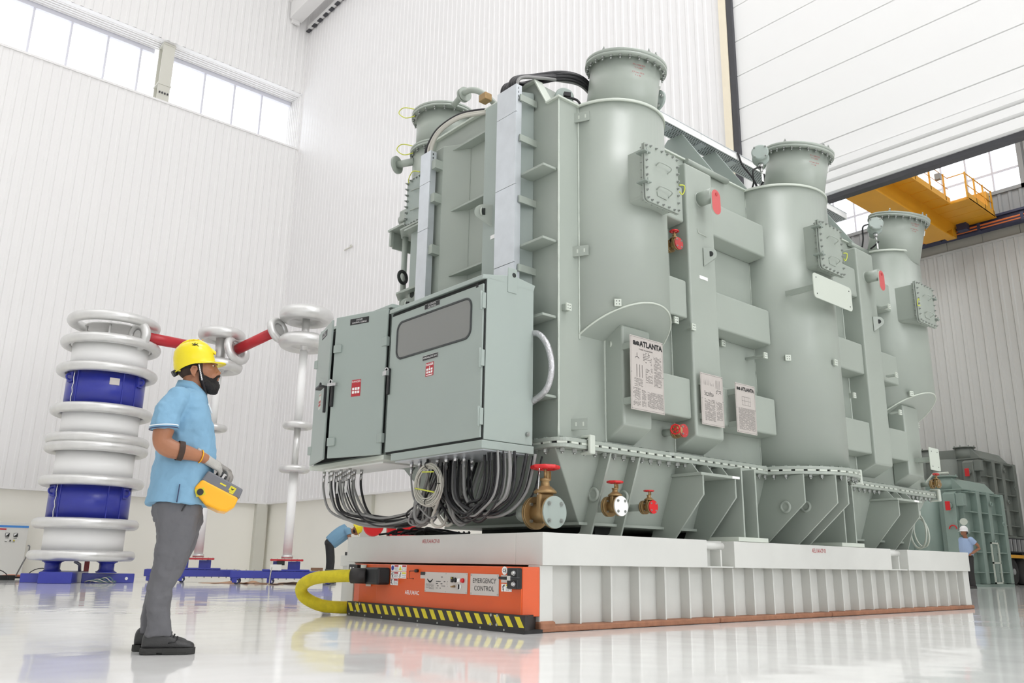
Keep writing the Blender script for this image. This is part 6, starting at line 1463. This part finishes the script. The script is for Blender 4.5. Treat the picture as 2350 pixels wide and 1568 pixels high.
# ---------------------------------------------------------------- high-voltage test equipment on the left
def axes(P):
    """across the view of this hall corner (rw) and along it (dw) at floor point P"""
    h = V((P[0], P[1], 0)).normalized(); return V((h.y, -h.x, 0)), h
RP = V((5.10, 19.75, 0)); rw, dw = axes(RP)
rs = thing('test_reactor', 'tall stack of white and blue cylinders between aluminium corona rings', 'test reactor', tuple(RP))
def seg(z0, z1, r, m, name):
    return MB().cyl(RP + V((0, 0, z0)), RP + V((0, 0, z1)), r, n=56).build(name, m, rs)
def cring(z, R=0.93, r=0.108, tilt=0.0): return MB().torus(RP + V((0, 0, z)), (0, 0, 1), R, r, 64, 14).build('corona_ring', 'alu', rs)
seg(0.60, 1.16, 0.78, 'fibre', 'white_cylinder')
for z0, z1 in ((1.22, 2.02), (3.60, 4.44)):
    o = seg(z0, z1, 0.80, 'blue', 'blue_cylinder')
    for q in (-2.62, -0.62):
        d = rw * math.cos(q) + dw * math.sin(q); t = V((-d.y, d.x, 0))
        MB().obox(RP + d * 0.815 + V((0, 0, z1 - 0.18)), t * 0.09, d * 0.02, V((0, 0, 0.11))).build('lug_plate', 'blue', o, bevel=0.01)
        MB().torus(RP + d * 0.85 + V((0, 0, z1 - 0.18)), t, 0.06, 0.02, 18, 8).build('lifting_eye', 'blue', o)
    for q in (-2.35, -1.15, -0.75):
        d = rw * math.cos(q) + dw * math.sin(q); t = V((-d.y, d.x, 0))
        MB().obox(RP + d * 0.803 + V((0, 0, (z0 + z1) / 2)), t * 0.012, d * 0.006, V((0, 0, (z1 - z0) / 2))).build('seam', 'blue', o)
    if z0 > 3:
        q = -1.38; d = rw * math.cos(q) + dw * math.sin(q); t = V((-d.y, d.x, 0))
        MB().obox(RP + d * 0.806 + V((0, 0, 4.18)), t * 0.10, d * 0.004, V((0, 0, 0.075))).build('type_plate', 'plate', o)
    q = -2.45; d = rw * math.cos(q) + dw * math.sin(q)
    MB().tube([RP + d * 0.83 + V((0.01 * math.sin(9 * k), 0, z0 + (z1 - z0) * k / 8)) for k in range(9)], 0.012, 6).build('earth_lead', 'chrome', o)
seg(2.08, 2.72, 0.78, 'fibre', 'white_cylinder'); seg(2.72, 2.98, 0.74, 'dark_gap', 'coupling_gap'); seg(3.02, 3.56, 0.78, 'fibre', 'white_cylinder'); seg(4.50, 5.08, 0.78, 'fibre', 'white_cylinder')
for z in (0.54, 1.19, 2.06, 2.77, 2.95, 3.58, 4.47, 5.10): cring(z)
cring(5.62, 0.86, 0.115)
for q in (0.3, 1.6, 3.0, 4.3, 5.4):
    MB().cyl(RP + V((0.55 * math.cos(q), 0.55 * math.sin(q), 5.08)), RP + V((0.55 * math.cos(q), 0.55 * math.sin(q), 5.55)), 0.025, n=8).build('support_rod', 'alu', rs)
MB().cyl(RP + V((0, 0, 5.06)), RP + V((0, 0, 5.10)), 0.82, n=48).build('top_plate', 'alu', rs)
MB().cyl(RP + V((0, 0, 5.5)), RP + V((0, 0, 5.53)), 0.6, n=48).build('top_plate', 'alu', rs)
MB().cyl(RP + V((0, 0, 0.43)), RP + V((0, 0, 0.60)), 0.78, n=48).build('base_plate', 'fibre', rs)
# blue base: pedestals on crossed beams
for sx, sy in ((-0.52, -0.35), (0.5, -0.35), (-0.52, 0.45), (0.5, 0.45)):
    c = RP + rw * sx + dw * sy
    MB().lathe(c, (0, 0, 1), [(0.20, 0.2), (0.22, 0.2), (0.225, 0.17), (0.26, 0.14), (0.38, 0.14), (0.41, 0.17), (0.415, 0.2), (0.43, 0.2)], 20).build('pedestal', 'blue', rs)
def beam(a, b, w, z0, z1, m, par, name='base_beam'):
    a, b = V(a), V(b); d = (b - a).normalized(); n = V((-d.y, d.x, 0)); L = (b - a).length / 2; c = (a + b) / 2
    return MB().obox(c + V((0, 0, (z0 + z1) / 2)), d * L, n * w, V((0, 0, (z1 - z0) / 2))).build(name, m, par, bevel=0.01)
beam(RP + rw * -1.06 + dw * -0.28, RP + rw * -0.2 + dw * -0.28, 0.1, 0.0, 0.18, 'blue', rs)
beam(RP + rw * 0.05 + dw * -0.28, RP + rw * 1.05 + dw * -0.28, 0.1, 0.0, 0.19, 'blue', rs)
beam(RP + rw * -0.42 + dw * -1.1, RP + rw * -0.12 + dw * 1.1, 0.3, 0.0, 0.22, 'blue', rs)
MB().cyl(RP + rw * 0.90 + dw * -0.385 + V((0, 0, 0.09)), RP + rw * 0.90 + dw * -0.40 + V((0, 0, 0.09)), 0.03, n=16).build('beam_hole', 'sticker_white', rs)
MB().obox(RP + rw * 0.12 + dw * 0.5 + V((0, 0, 0.33)), rw * 0.05, dw * 0.03, V((0, 0, 0.12))).build('red_arm', 'red', rs)
MB().tube([RP + rw * -0.12 + dw * 0.45 + V((0, 0, 0.42)), RP + rw * -0.02 + dw * 0.5 + V((0, 0, 0.36)), RP + rw * 0.0 + dw * 0.5 + V((0, 0, 0.2))], 0.035, 8).build('drive_arm', 'alu', rs)
lc = thing('floor_cables', 'teal and clear cables coiled on the floor by the blue reactor base', 'cables', tuple(RP + rw * 0.35 + dw * -0.6))
for k in range(6):
    MB().tube(spline([RP + rw * (0.12 + 0.05 * k) + dw * (-0.5) + V((0, 0, 0.02)), RP + rw * (0.2 + 0.07 * k) + dw * -0.62 + V((0, 0, 0.05 + 0.015 * k)), RP + rw * (0.42 + 0.05 * k) + dw * -0.6 + V((0, 0, 0.02)), RP + rw * (0.6 + 0.02 * k) + dw * -0.5 + V((0, 0, 0.04))], 5), 0.012, 6).build('cable', 'teal_wire' if k % 2 else 'cable_light', lc)

def divider(P, top, name, label, faceq, big=1.0):
    """white insulating column on a pedestal, grading rings half way, a flanged corona head"""
    rw_, dw_ = axes(P)
    g = thing(name, label, 'voltage divider', (P.x, P.y, 0.55))
    Z = lambda z: P + V((0, 0, z))
    MB().cyl(Z(0.55), Z(0.62), 0.125, n=28).build('foot', 'alu', g)
    MB().cyl(Z(0.62), Z(2.48), 0.10, n=24).build('insulator', 'fibre', g); MB().cyl(Z(3.55), Z(top - 0.45), 0.095, n=24).build('insulator', 'fibre', g)
    MB().cyl(Z(2.48), Z(3.55), 0.075, n=24).build('metal_column', 'alu', g)
    for z in (2.52, 3.52): MB().torus(Z(z), (0, 0, 1), 0.27, 0.08, 48, 12).cyl(Z(z - 0.02), Z(z + 0.02), 0.26, n=40).build('grading_ring', 'alu', g)
    return g, rw_, dw_, Z
PB = V((8.80, 17.75, 0)); PA = V((7.52, 19.60, 0))
gB, rB, dB, ZB = divider(PB, 5.75, 'voltage_divider', 'voltage divider column with doubled corona rings next to the grey-green cabinet', 0)
MB().torus(ZB(6.16), (0, 0, 1), 0.46, 0.175, 56, 14).build('corona_ring', 'alu', gB)
MB().torus(ZB(5.50), (0, 0, 1), 0.44, 0.165, 56, 14).build('corona_ring', 'alu', gB)
MB().cyl(ZB(5.3), ZB(6.2), 0.09, n=20).cyl(ZB(5.42), ZB(5.46), 0.45, n=40).cyl(ZB(6.1), ZB(6.14), 0.46, n=40).build('head_post', 'alu', gB)
gA, rA, dA, ZA = divider(PA, 5.55, 'voltage_divider', 'voltage divider column partly hidden behind the man in the yellow helmet', 0)
for z in (5.80, 5.02): MB().torus(ZA(z), (0, 0, 1), 0.42, 0.14, 56, 14).build('corona_ring', 'alu', gA)
MB().cyl(ZA(4.9), ZA(5.9), 0.13, n=24).cyl(ZA(5.72), ZA(5.76), 0.42, n=40).cyl(ZA(4.98), ZA(5.02), 0.42, n=40).build('head_post', 'alu', gA)
# red connecting tubes between the heads
t1a = RP + rw * 0.50 + dw * -0.55 + V((0, 0, 5.30)); t1b = ZA(5.42) + rA * -0.38 - dA * 0.1
def busbar(a, b, label, ra, rb):
    a, b = V(a), V(b); d = (b - a).normalized()
    g = thing('connecting_tube', label, 'tube', tuple((a + b) / 2))
    MB().cyl(a, b, 0.125, n=28).build('tube', 'tube_red', g)
    for p, s, R in ((a, -1, ra), (b, 1, rb)):
        if R: MB().torus(p + d * s * -0.02, d, R, 0.095, 40, 12).lathe(p, d, [(-0.03, R), (-0.03, 0.13), (0.03, 0.13), (0.03, R)], 32).build('end_ring', 'alu', g)
    return g
busbar(t1a, t1b, 'red tube from the blue and white stack to the column behind the man', 0.25, 0.0)
t2a = ZA(5.42) + rA * 0.36 - dA * 0.25; t2b = ZB(5.80) + rB * -0.62 + dB * 0.1
busbar(t2a, t2b, 'rising red tube between the two voltage divider heads', 0.30, 0.24)

# wheeled blue base frames
def trolley(P, rw_, dw_, xl, xr, label, par_xtra=None):
    g = thing('base_trolley', label, 'trolley', (P.x, P.y, 0))
    W = lambda a, b, z=0: P + rw_ * a + dw_ * b + V((0, 0, z))
    for y in (-0.33, 0.33):
        beam(W(xl, y), W(xr, y), 0.06, 0.13, 0.28, 'blue', g, 'side_beam')
    for x in (xl + 0.05, -0.3, 0.3, xr - 0.05): beam(W(x, -0.33), W(x, 0.33), 0.05, 0.14, 0.27, 'blue', g, 'cross_beam')
    MB().obox(W(0, 0, 0.30), rw_ * 0.5, dw_ * 0.4, V((0, 0, 0.015))).build('deck', 'blue', g)
    for a in (-0.24, 0.24):
        for b in (-0.22, 0.22): MB().obox(W(a, b, 0.40), rw_ * 0.045, dw_ * 0.045, V((0, 0, 0.09))).build('post', 'blue', g)
    MB().obox(W(0.16, -0.245, 0.40), rw_ * 0.13, dw_ * 0.01, V((0, 0, 0.085))).build('pedestal_web', 'blue', g)
    MB().obox(W(0, 0, 0.515), rw_ * 0.35, dw_ * 0.34, V((0, 0, 0.02))).build('red_plate', 'tube_red', g, bevel=0.005)
    for a in (-0.32, -0.2, -0.05, 0.1, 0.22, 0.32):
        MB().cyl(W(a, -0.3, 0.49), W(a, -0.3, 0.545), 0.012, n=6).build('bolt', 'bolt', g)
    for a in [xl + 0.15 + (xr - xl - 0.3) * k / 11 for k in range(12)]:
        for z in (0.285, 0.125): MB().cyl(W(a, -0.36, z - 0.02), W(a, -0.36, z + 0.02), 0.013, n=6).build('bolt', 'bolt', g)
    for a in (xl + 0.12, (xl + xr) / 2 - 0.25, xr - 0.12):
        for b in (-0.33, 0.33):
            o = MB().obox(W(a, b, 0.115), rw_ * 0.07, dw_ * 0.06, V((0, 0, 0.012))).obox(W(a - 0.02, b - 0.05, 0.075), rw_ * 0.05, dw_ * 0.006, V((0, 0, 0.04))).obox(W(a - 0.02, b + 0.05, 0.075), rw_ * 0.05, dw_ * 0.006, V((0, 0, 0.04))).build('caster', 'blue', g)
            MB().cyl(W(a + 0.02, b - 0.035, 0.062), W(a + 0.02, b + 0.035, 0.062), 0.062, n=20).build('wheel', 'navy', o)
            MB().cyl(W(a + 0.02, b - 0.038, 0.062), W(a + 0.02, b + 0.038, 0.062), 0.03, n=14).build('wheel_hub', 'chrome', o)
    return g, W
g, W = trolley(PB, rB, dB, -1.15, 1.02, 'blue wheeled base frame under the divider beside the bending worker')
o = MB().obox(W(-0.22, -0.38, 0.36), rB * 0.12, dB * 0.04, V((0, 0, 0.06))).build('meter_box', 'cab_white', g); MB().obox(W(-0.12, -0.33, 0.45), rB * 0.08, dB * 0.04, V((0, 0, 0.045))).build('meter_head', 'dark_gap', g)
MB().tube(spline([W(-0.3, -0.42, 0.36), W(-0.32, -0.45, 0.2), W(-0.33, -0.44, 0.02), W(-0.36, -0.5, 0.012)], 5), 0.012, 6).build('cable', 'cable_light', g)
tag(MB().obox(W(0.66, -0.1, 0.325), rB * 0.13, dB * 0.06, V((0, 0, 0.035))).build('wooden_block', 'wood', bevel=0.004), 'small wooden block lying on the blue base frame', 'block')
g, W = trolley(PA, rA, dA, -1.08, 0.95, 'blue wheeled base frame behind the legs of the standing man')
# kraft paper sheets on the floor under the frames
for k, (a, b, s, q) in enumerate(((0.5, -0.1, 0.36, 0.3), (0.95, -0.3, 0.3, 0.9), (1.35, 0.1, 0.3, 2.0), (1.7, -0.35, 0.42, 0.1), (2.0, -0.1, 0.34, 1.2), (1.5, -0.6, 0.3, 2.6))):
    c = PA + rA * a + dA * (b - 0.5 - 0.25 * k / 3); n = 5; vs = []
    for i in range(n):
        for j in range(n):
            u, v = (i / (n - 1) - 0.5) * 2, (j / (n - 1) - 0.5) * 2
            z = 0.004 + 0.05 * max(0, math.sin(2.2 * u + k) * math.cos(1.7 * v - k)) * abs(u)
            vs.append(c + V((math.cos(q), math.sin(q), 0)) * (u * s) + V((-math.sin(q), math.cos(q), 0)) * (v * s * 0.7) + V((0, 0, z)))
    mb = MB().add(vs, [(i * n + j, (i + 1) * n + j, (i + 1) * n + j + 1, i * n + j + 1) for i in range(n - 1) for j in range(n - 1)], True)
    o = mb.build('kraft_paper', 'paper'); sol = o.modifiers.new('t', 'SOLIDIFY'); sol.thickness = 0.003
    tag(o, 'crumpled brown paper sheet under the blue frames, ' + ('nearest the standing man', 'second from the standing man', 'third from the standing man', 'by the middle castors', 'at the end by the divider base', 'in front of the middle castors')[k], 'paper', 'brown paper sheets under the base frames')
# switch panel on the wall at the edge of the frame
sp = thing('switch_panel', 'white floor-standing switch panel with a blue stripe by the hall wall', 'switch panel', (4.2, 24.2, 0))
MB().box(3.3, 4.86, 23.9, 24.3, 0.0, 1.32).build('panel_body', 'cab_white', sp, bevel=0.01)
MB().box(3.3, 4.86, 23.892, 23.9, 1.19, 1.24).build('blue_stripe', 'stripe_blue', sp); MB().box(3.3, 4.38, 23.892, 23.9, 1.13, 1.16).build('red_stripe', 'red', sp)
for x in (4.42, 4.60):
    o = MB().box(x - 0.045, x + 0.045, 23.89, 23.9, 0.97, 1.06).build('meter', 'ink', sp); MB().prism([(x - 0.036, 23.888, 0.979), (x + 0.036, 23.888, 1.051), (x - 0.036, 23.888, 1.051)], (0, 0.002, 0)).build('meter_face', 'sticker_white', o)
    MB().box(x - 0.035, x + 0.035, 23.893, 23.9, 0.935, 0.945).build('meter_label', 'ink', sp)
for x, m in ((4.41, 'sticker_white'), (4.5, 'black'), (4.58, 'hazyellow')):
    MB().cyl((x, 23.9, 0.88), (x, 23.88, 0.88), 0.016, n=12).build('pilot_lamp', m, sp); MB().box(x - 0.025, x + 0.025, 23.893, 23.9, 0.845, 0.853).build('lamp_label', 'ink', sp)
fc = thing('floor_cables', 'orange and grey cables lying along the floor from the switch panel', 'cables', (4.6, 22.5, 0))
for k in range(7):
    y = 22.6 - 0.12 * k
    MB().tube(spline([(3.2, y + 0.1, 0.03), (3.9, y - 0.05, 0.05), (4.4, y + 0.05, 0.05 + 0.02 * (k % 3)), (5.0, y - 0.1, 0.03), (5.5, y - 0.3, 0.02)], 5), 0.022, 6).build('cable', 'orange_cable' if k % 3 else 'cable_black', fc)
MB().tube(spline([(4.35, 22.0, 0.03), (4.42, 21.9, 0.3), (4.5, 21.85, 0.55), (4.52, 21.85, 0.72), (4.48, 21.85, 0.75)], 6), 0.016, 6).build('cable', 'cable_grey', fc)
for c0, w_ in (((3.7, 21.6), 0.45), ((4.75, 21.4), 0.3)):
    MB().tube([(c0[0] + w_ * math.cos(q), c0[1], 0.02 + 0.24 * math.sin(q)) for q in [PI * k / 12 for k in range(13)]], 0.01, 6).build('cable', 'cable_black', fc)
MB().box(4.0, 4.3, 21.7, 21.9, 0.0, 0.1).build('cable_box', 'dark_gap', fc)

# red reel and tool box on a trolley behind the platform, in front of the bending worker
WP = V((10.02, 18.06, 0)); wr, wdp = axes(WP)
WQ = WP * 0.8
q0 = WQ + wr * 0.78
hr = thing('hose_reel', 'red hose reel on a grey post behind the platform', 'hose reel', (q0.x, q0.y, 0))
MB().obox(q0 + V((-0.02, 0, 0.53)), wr * 0.06, wdp * 0.05, V((0, 0, 0.53))).obox(q0 + V((0, 0, 0.02)), wr * 0.3, wdp * 0.3, V((0, 0, 0.02))).build('post', 'pilaster', hr)
MB().lathe(q0 - wdp * 0.12 + V((0, 0, 1.16)), -wdp, [(-0.06, 0.17), (-0.05, 0.19), (0.05, 0.19), (0.06, 0.17)], 32).build('reel', 'red', hr)
q1 = WQ + wr * 1.36
tc = thing('tool_chest', 'long red tool chest on a cart behind the platform', 'tool chest', (q1.x, q1.y, 0))
MB().obox(q1 + V((0, 0, 1.10)), wr * 0.32, wdp * 0.16, V((0, 0, 0.11))).build('chest', 'red', tc, bevel=0.02)
for a in (-0.28, 0.28):
    for b_ in (-0.13, 0.13): MB().obox(q1 + wr * a + wdp * b_ + V((0, 0, 0.497)), wr * 0.02, wdp * 0.02, V((0, 0, 0.495))).build('cart_leg', 'black', tc)
MB().obox(q1 - wdp * 0.164 - wr * 0.1 + V((0, 0, 1.14)), wr * 0.05, wdp * 0.004, V((0, 0, 0.03))).build('chest_label', 'sticker_white', tc)
q2 = WP + wr * 0.72 + wdp * 0.05
wt = thing('work_stand', 'low white stand with small parts under the bending worker', 'stand', (q2.x, q2.y, 0))
MB().obox(q2 + V((0, 0, 0.86)), wr * 0.22, wdp * 0.2, V((0, 0, 0.015))).build('stand_top', 'cab_white', wt)
for a in (-0.2, 0.2):
    for b_ in (-0.17, 0.17): MB().obox(q2 + wr * a + wdp * b_ + V((0, 0, 0.42)), wr * 0.015, wdp * 0.015, V((0, 0, 0.42))).build('stand_leg', 'cab_white', wt)
for k in range(5): MB().ball(q2 + wr * (-0.15 + 0.07 * k) + V((0, 0, 0.90)), 0.03, 0.03, 0.03, 8, 6).build('clamp', ('blue', 'sticker_white', 'chrome', 'hazyellow', 'sticker_white')[k], wt)

# ---------------------------------------------------------------- transformers and trailer in the next bay
def bay_transformer(x0, y0, x1, y1, z0, z1, m, label, rib=True):
    g = thing('bay_transformer', label, 'transformer', ((x0 + x1) / 2, (y0 + y1) / 2, z0))
    H = z1 - z0
    MB().box(x0 + 0.15, x1 - 0.15, y0 + 0.15, y1, z0 + 0.08, z1 - 0.45).build('tank', m, g)
    MB().px([(y0 + 0.12, z1 - 0.45), (y0 + 0.45, z1 - 0.05), (y1, z1 - 0.05), (y1, z1 - 0.45)], x0 + 0.3, x1 - 0.2).build('cover', m, g)
    MB().box(x0 + 0.1, x1 - 0.1, y0 + 0.1, y1, z1 - 0.47, z1 - 0.43).build('cover_rim', m, g)
    for c in (y0 + 1.4, y0 + 2.6):
        MB().cyl((x0 + 0.25, c, z0 + 0.3), (x0 + 0.25, c, z1 - 0.45), 0.5, n=28).build('turret', m, g)
    for c in ((x0 + 0.5, y0 + 0.75), (x0 + 0.5, y0 + 2.2)):
        MB().cyl((c[0], c[1], z1 - 0.5), (c[0], c[1], z1), 0.34, n=24).cyl((c[0], c[1], z1), (c[0], c[1], z1 + 0.04), 0.4, n=28).build('neck', m, g)
        for k in range(8): MB().cyl((c[0] + 0.37 * math.cos(k * PI / 4), c[1] + 0.37 * math.sin(k * PI / 4), z1 + 0.03), (c[0] + 0.37 * math.cos(k * PI / 4), c[1] + 0.37 * math.sin(k * PI / 4), z1 + 0.09), 0.02, n=6).build('bolt', m, g)
    # stiffener with oval cover on the side facing the hall
    MB().px([(y0 + 0.2, 0)], 0, 0) if False else None
    MB().py([(x0 + 0.15, z1 - 0.5), (x0 - 0.1, z1 - 0.6), (x0 - 0.1, z0 + 0.35), (x0 + 0.15, z0 + 0.2)], y0 + 0.28, y0 + 0.68).build('vertical_stiffener', m, g, bevel=0.02)
    for z in (0.22, 0.47, 0.72): MB().box(x0 - 0.06, x0 + 0.2, y0 + 0.02, y0 + 0.28, z0 + H * z, z0 + H * z + 0.42).build('horizontal_stiffener', m, g, bevel=0.02)
    o = MB().cyl((x0 - 0.1, y0 + 0.46, z1 - 1.0), (x0 - 0.26, y0 + 0.46, z1 - 1.0), 0.10, n=20).build('stub_pipe', m, g)
    MB().box(x0 - 0.28, x0 - 0.26, y0 + 0.38, y0 + 0.54, z1 - 1.16, z1 - 0.86).build('oval_cover', 'red', o, bevel=0.07, seg=4)
    # columns and shelves on the other side
    for xx in (x0 + 0.85, x0 + 1.75, x1 - 0.3):
        MB().box(xx, xx + 0.28, y0 - 0.06, y0 + 0.16, z0 + 0.1, z1 - 0.46).build('end_column', m, g, bevel=0.01)
    for k in range(5):
        z = z0 + 0.45 + (H - 1.0) * k / 4
        for a, b_ in ((x0 + 0.2, x0 + 0.85), (x0 + 1.13, x0 + 1.75), (x0 + 2.03, x1 - 0.3)):
            MB().box(a, b_, y0 - 0.04, y0 + 0.16, z, z + 0.03).build('shelf', m, g)
    MB().box(x0, x1, y0 - 0.05, y1, z0, z0 + 0.08).build('base', m, g)
    for k in range(3):
        MB().torus((x0 + 1.9 + 0.9 * (k % 2), y0 - 0.12, z0 + H * (0.4 + 0.18 * k)), (0, 1, 0), 0.07, 0.025, 16, 6).build('lifting_eye', m, g)
        MB().box(x1 - 0.05, x1 + 0.1, y0 - 0.02, y0 + 0.1, z0 + H * (0.1 + 0.2 * k), z0 + H * (0.1 + 0.2 * k) + 0.1).build('bracket', m, g)
    return g
B1 = bay_transformer(30.0, 11.50, 33.3, 15.2, 0.0, 3.62, 'bg_paint', 'smaller clean grey-green transformer on the bay floor behind the platform')
for p, d in (((29.86, 11.56, 2.08), (-1, -0.3, 0)), ((29.9, 11.62, 0.42), (-1, -0.3, 0))): MB().cyl(p, V(p) + V(d) * 0.05, 0.115, n=24).build('blank_flange', 'paint_pale', B1)
MB().torus((29.85, 11.92, 1.85), (1, 0, 0), 0.12, 0.02, 20, 6, 0, PI).build('grab_handle', 'red', B1)
mb = MB(); mb.box(31.2, 31.25, 11.28, 11.32, 0.1, 1.45).box(31.8, 31.85, 11.28, 11.32, 0.1, 1.45)
for z in (0.1, 0.75, 1.4): mb.box(31.2, 31.85, 11.28, 11.32, z, z + 0.05)
mb.build('ladder_frame', 'paint_pale', B1)
for a, b_ in (((29.95, 12.9, 3.2), (30.2, 12.5, 3.75)), ((29.95, 13.4, 3.2), (30.2, 13.9, 3.75))):
    MB().tube([a, b_, (b_[0], b_[1] - 0.5, b_[2])], 0.04, 6).build('cover_rail', 'paint_pale', B1)
bay_transformer(34.4, 12.42, 37.75, 16.6, 1.75, 5.15, 'bg_paint2', 'dusty taller transformer standing on a trailer at the far wall')
tr = thing('low_trailer', 'dark low-bed trailer carrying the dusty transformer', 'trailer', (36, 13, 0))
MB().box(33.8, 37.9, 12.3, 16.8, 1.2, 1.74).build('trailer_bed', 'truck', tr)
for k in range(9): MB().box(34.0 + k * 0.43, 34.12 + k * 0.43, 12.22, 12.3, 1.25, 1.7).build('bed_rib', 'bay_steel', tr)
MB().box(34, 37.9, 12.24, 12.3, 1.0, 1.12).build('reflector_strip', 'crane_yellow', tr)
MB().box(34.0, 37.85, 12.6, 16.6, 0.6, 1.2).build('chassis', 'truck', tr)
for x in (34.9, 36.05, 37.2):
    for y in (12.4, 15.8):
        o = MB().lathe((x, y, 0.5), (0, 1, 0), [(-0.05, 0.3), (-0.05, 0.46), (0.0, 0.5), (0.22, 0.5), (0.27, 0.46), (0.27, 0.3)], 28).build('tyre', 'tyre', tr)
        MB().cyl((x, y - 0.02, 0.5), (x, y + 0.2, 0.5), 0.3, n=20).lathe((x, y - 0.02, 0.5), (0, -1, 0), [(0, 0.14), (0.06, 0.1)], 16).build('wheel_rim', 'bay_steel', o)
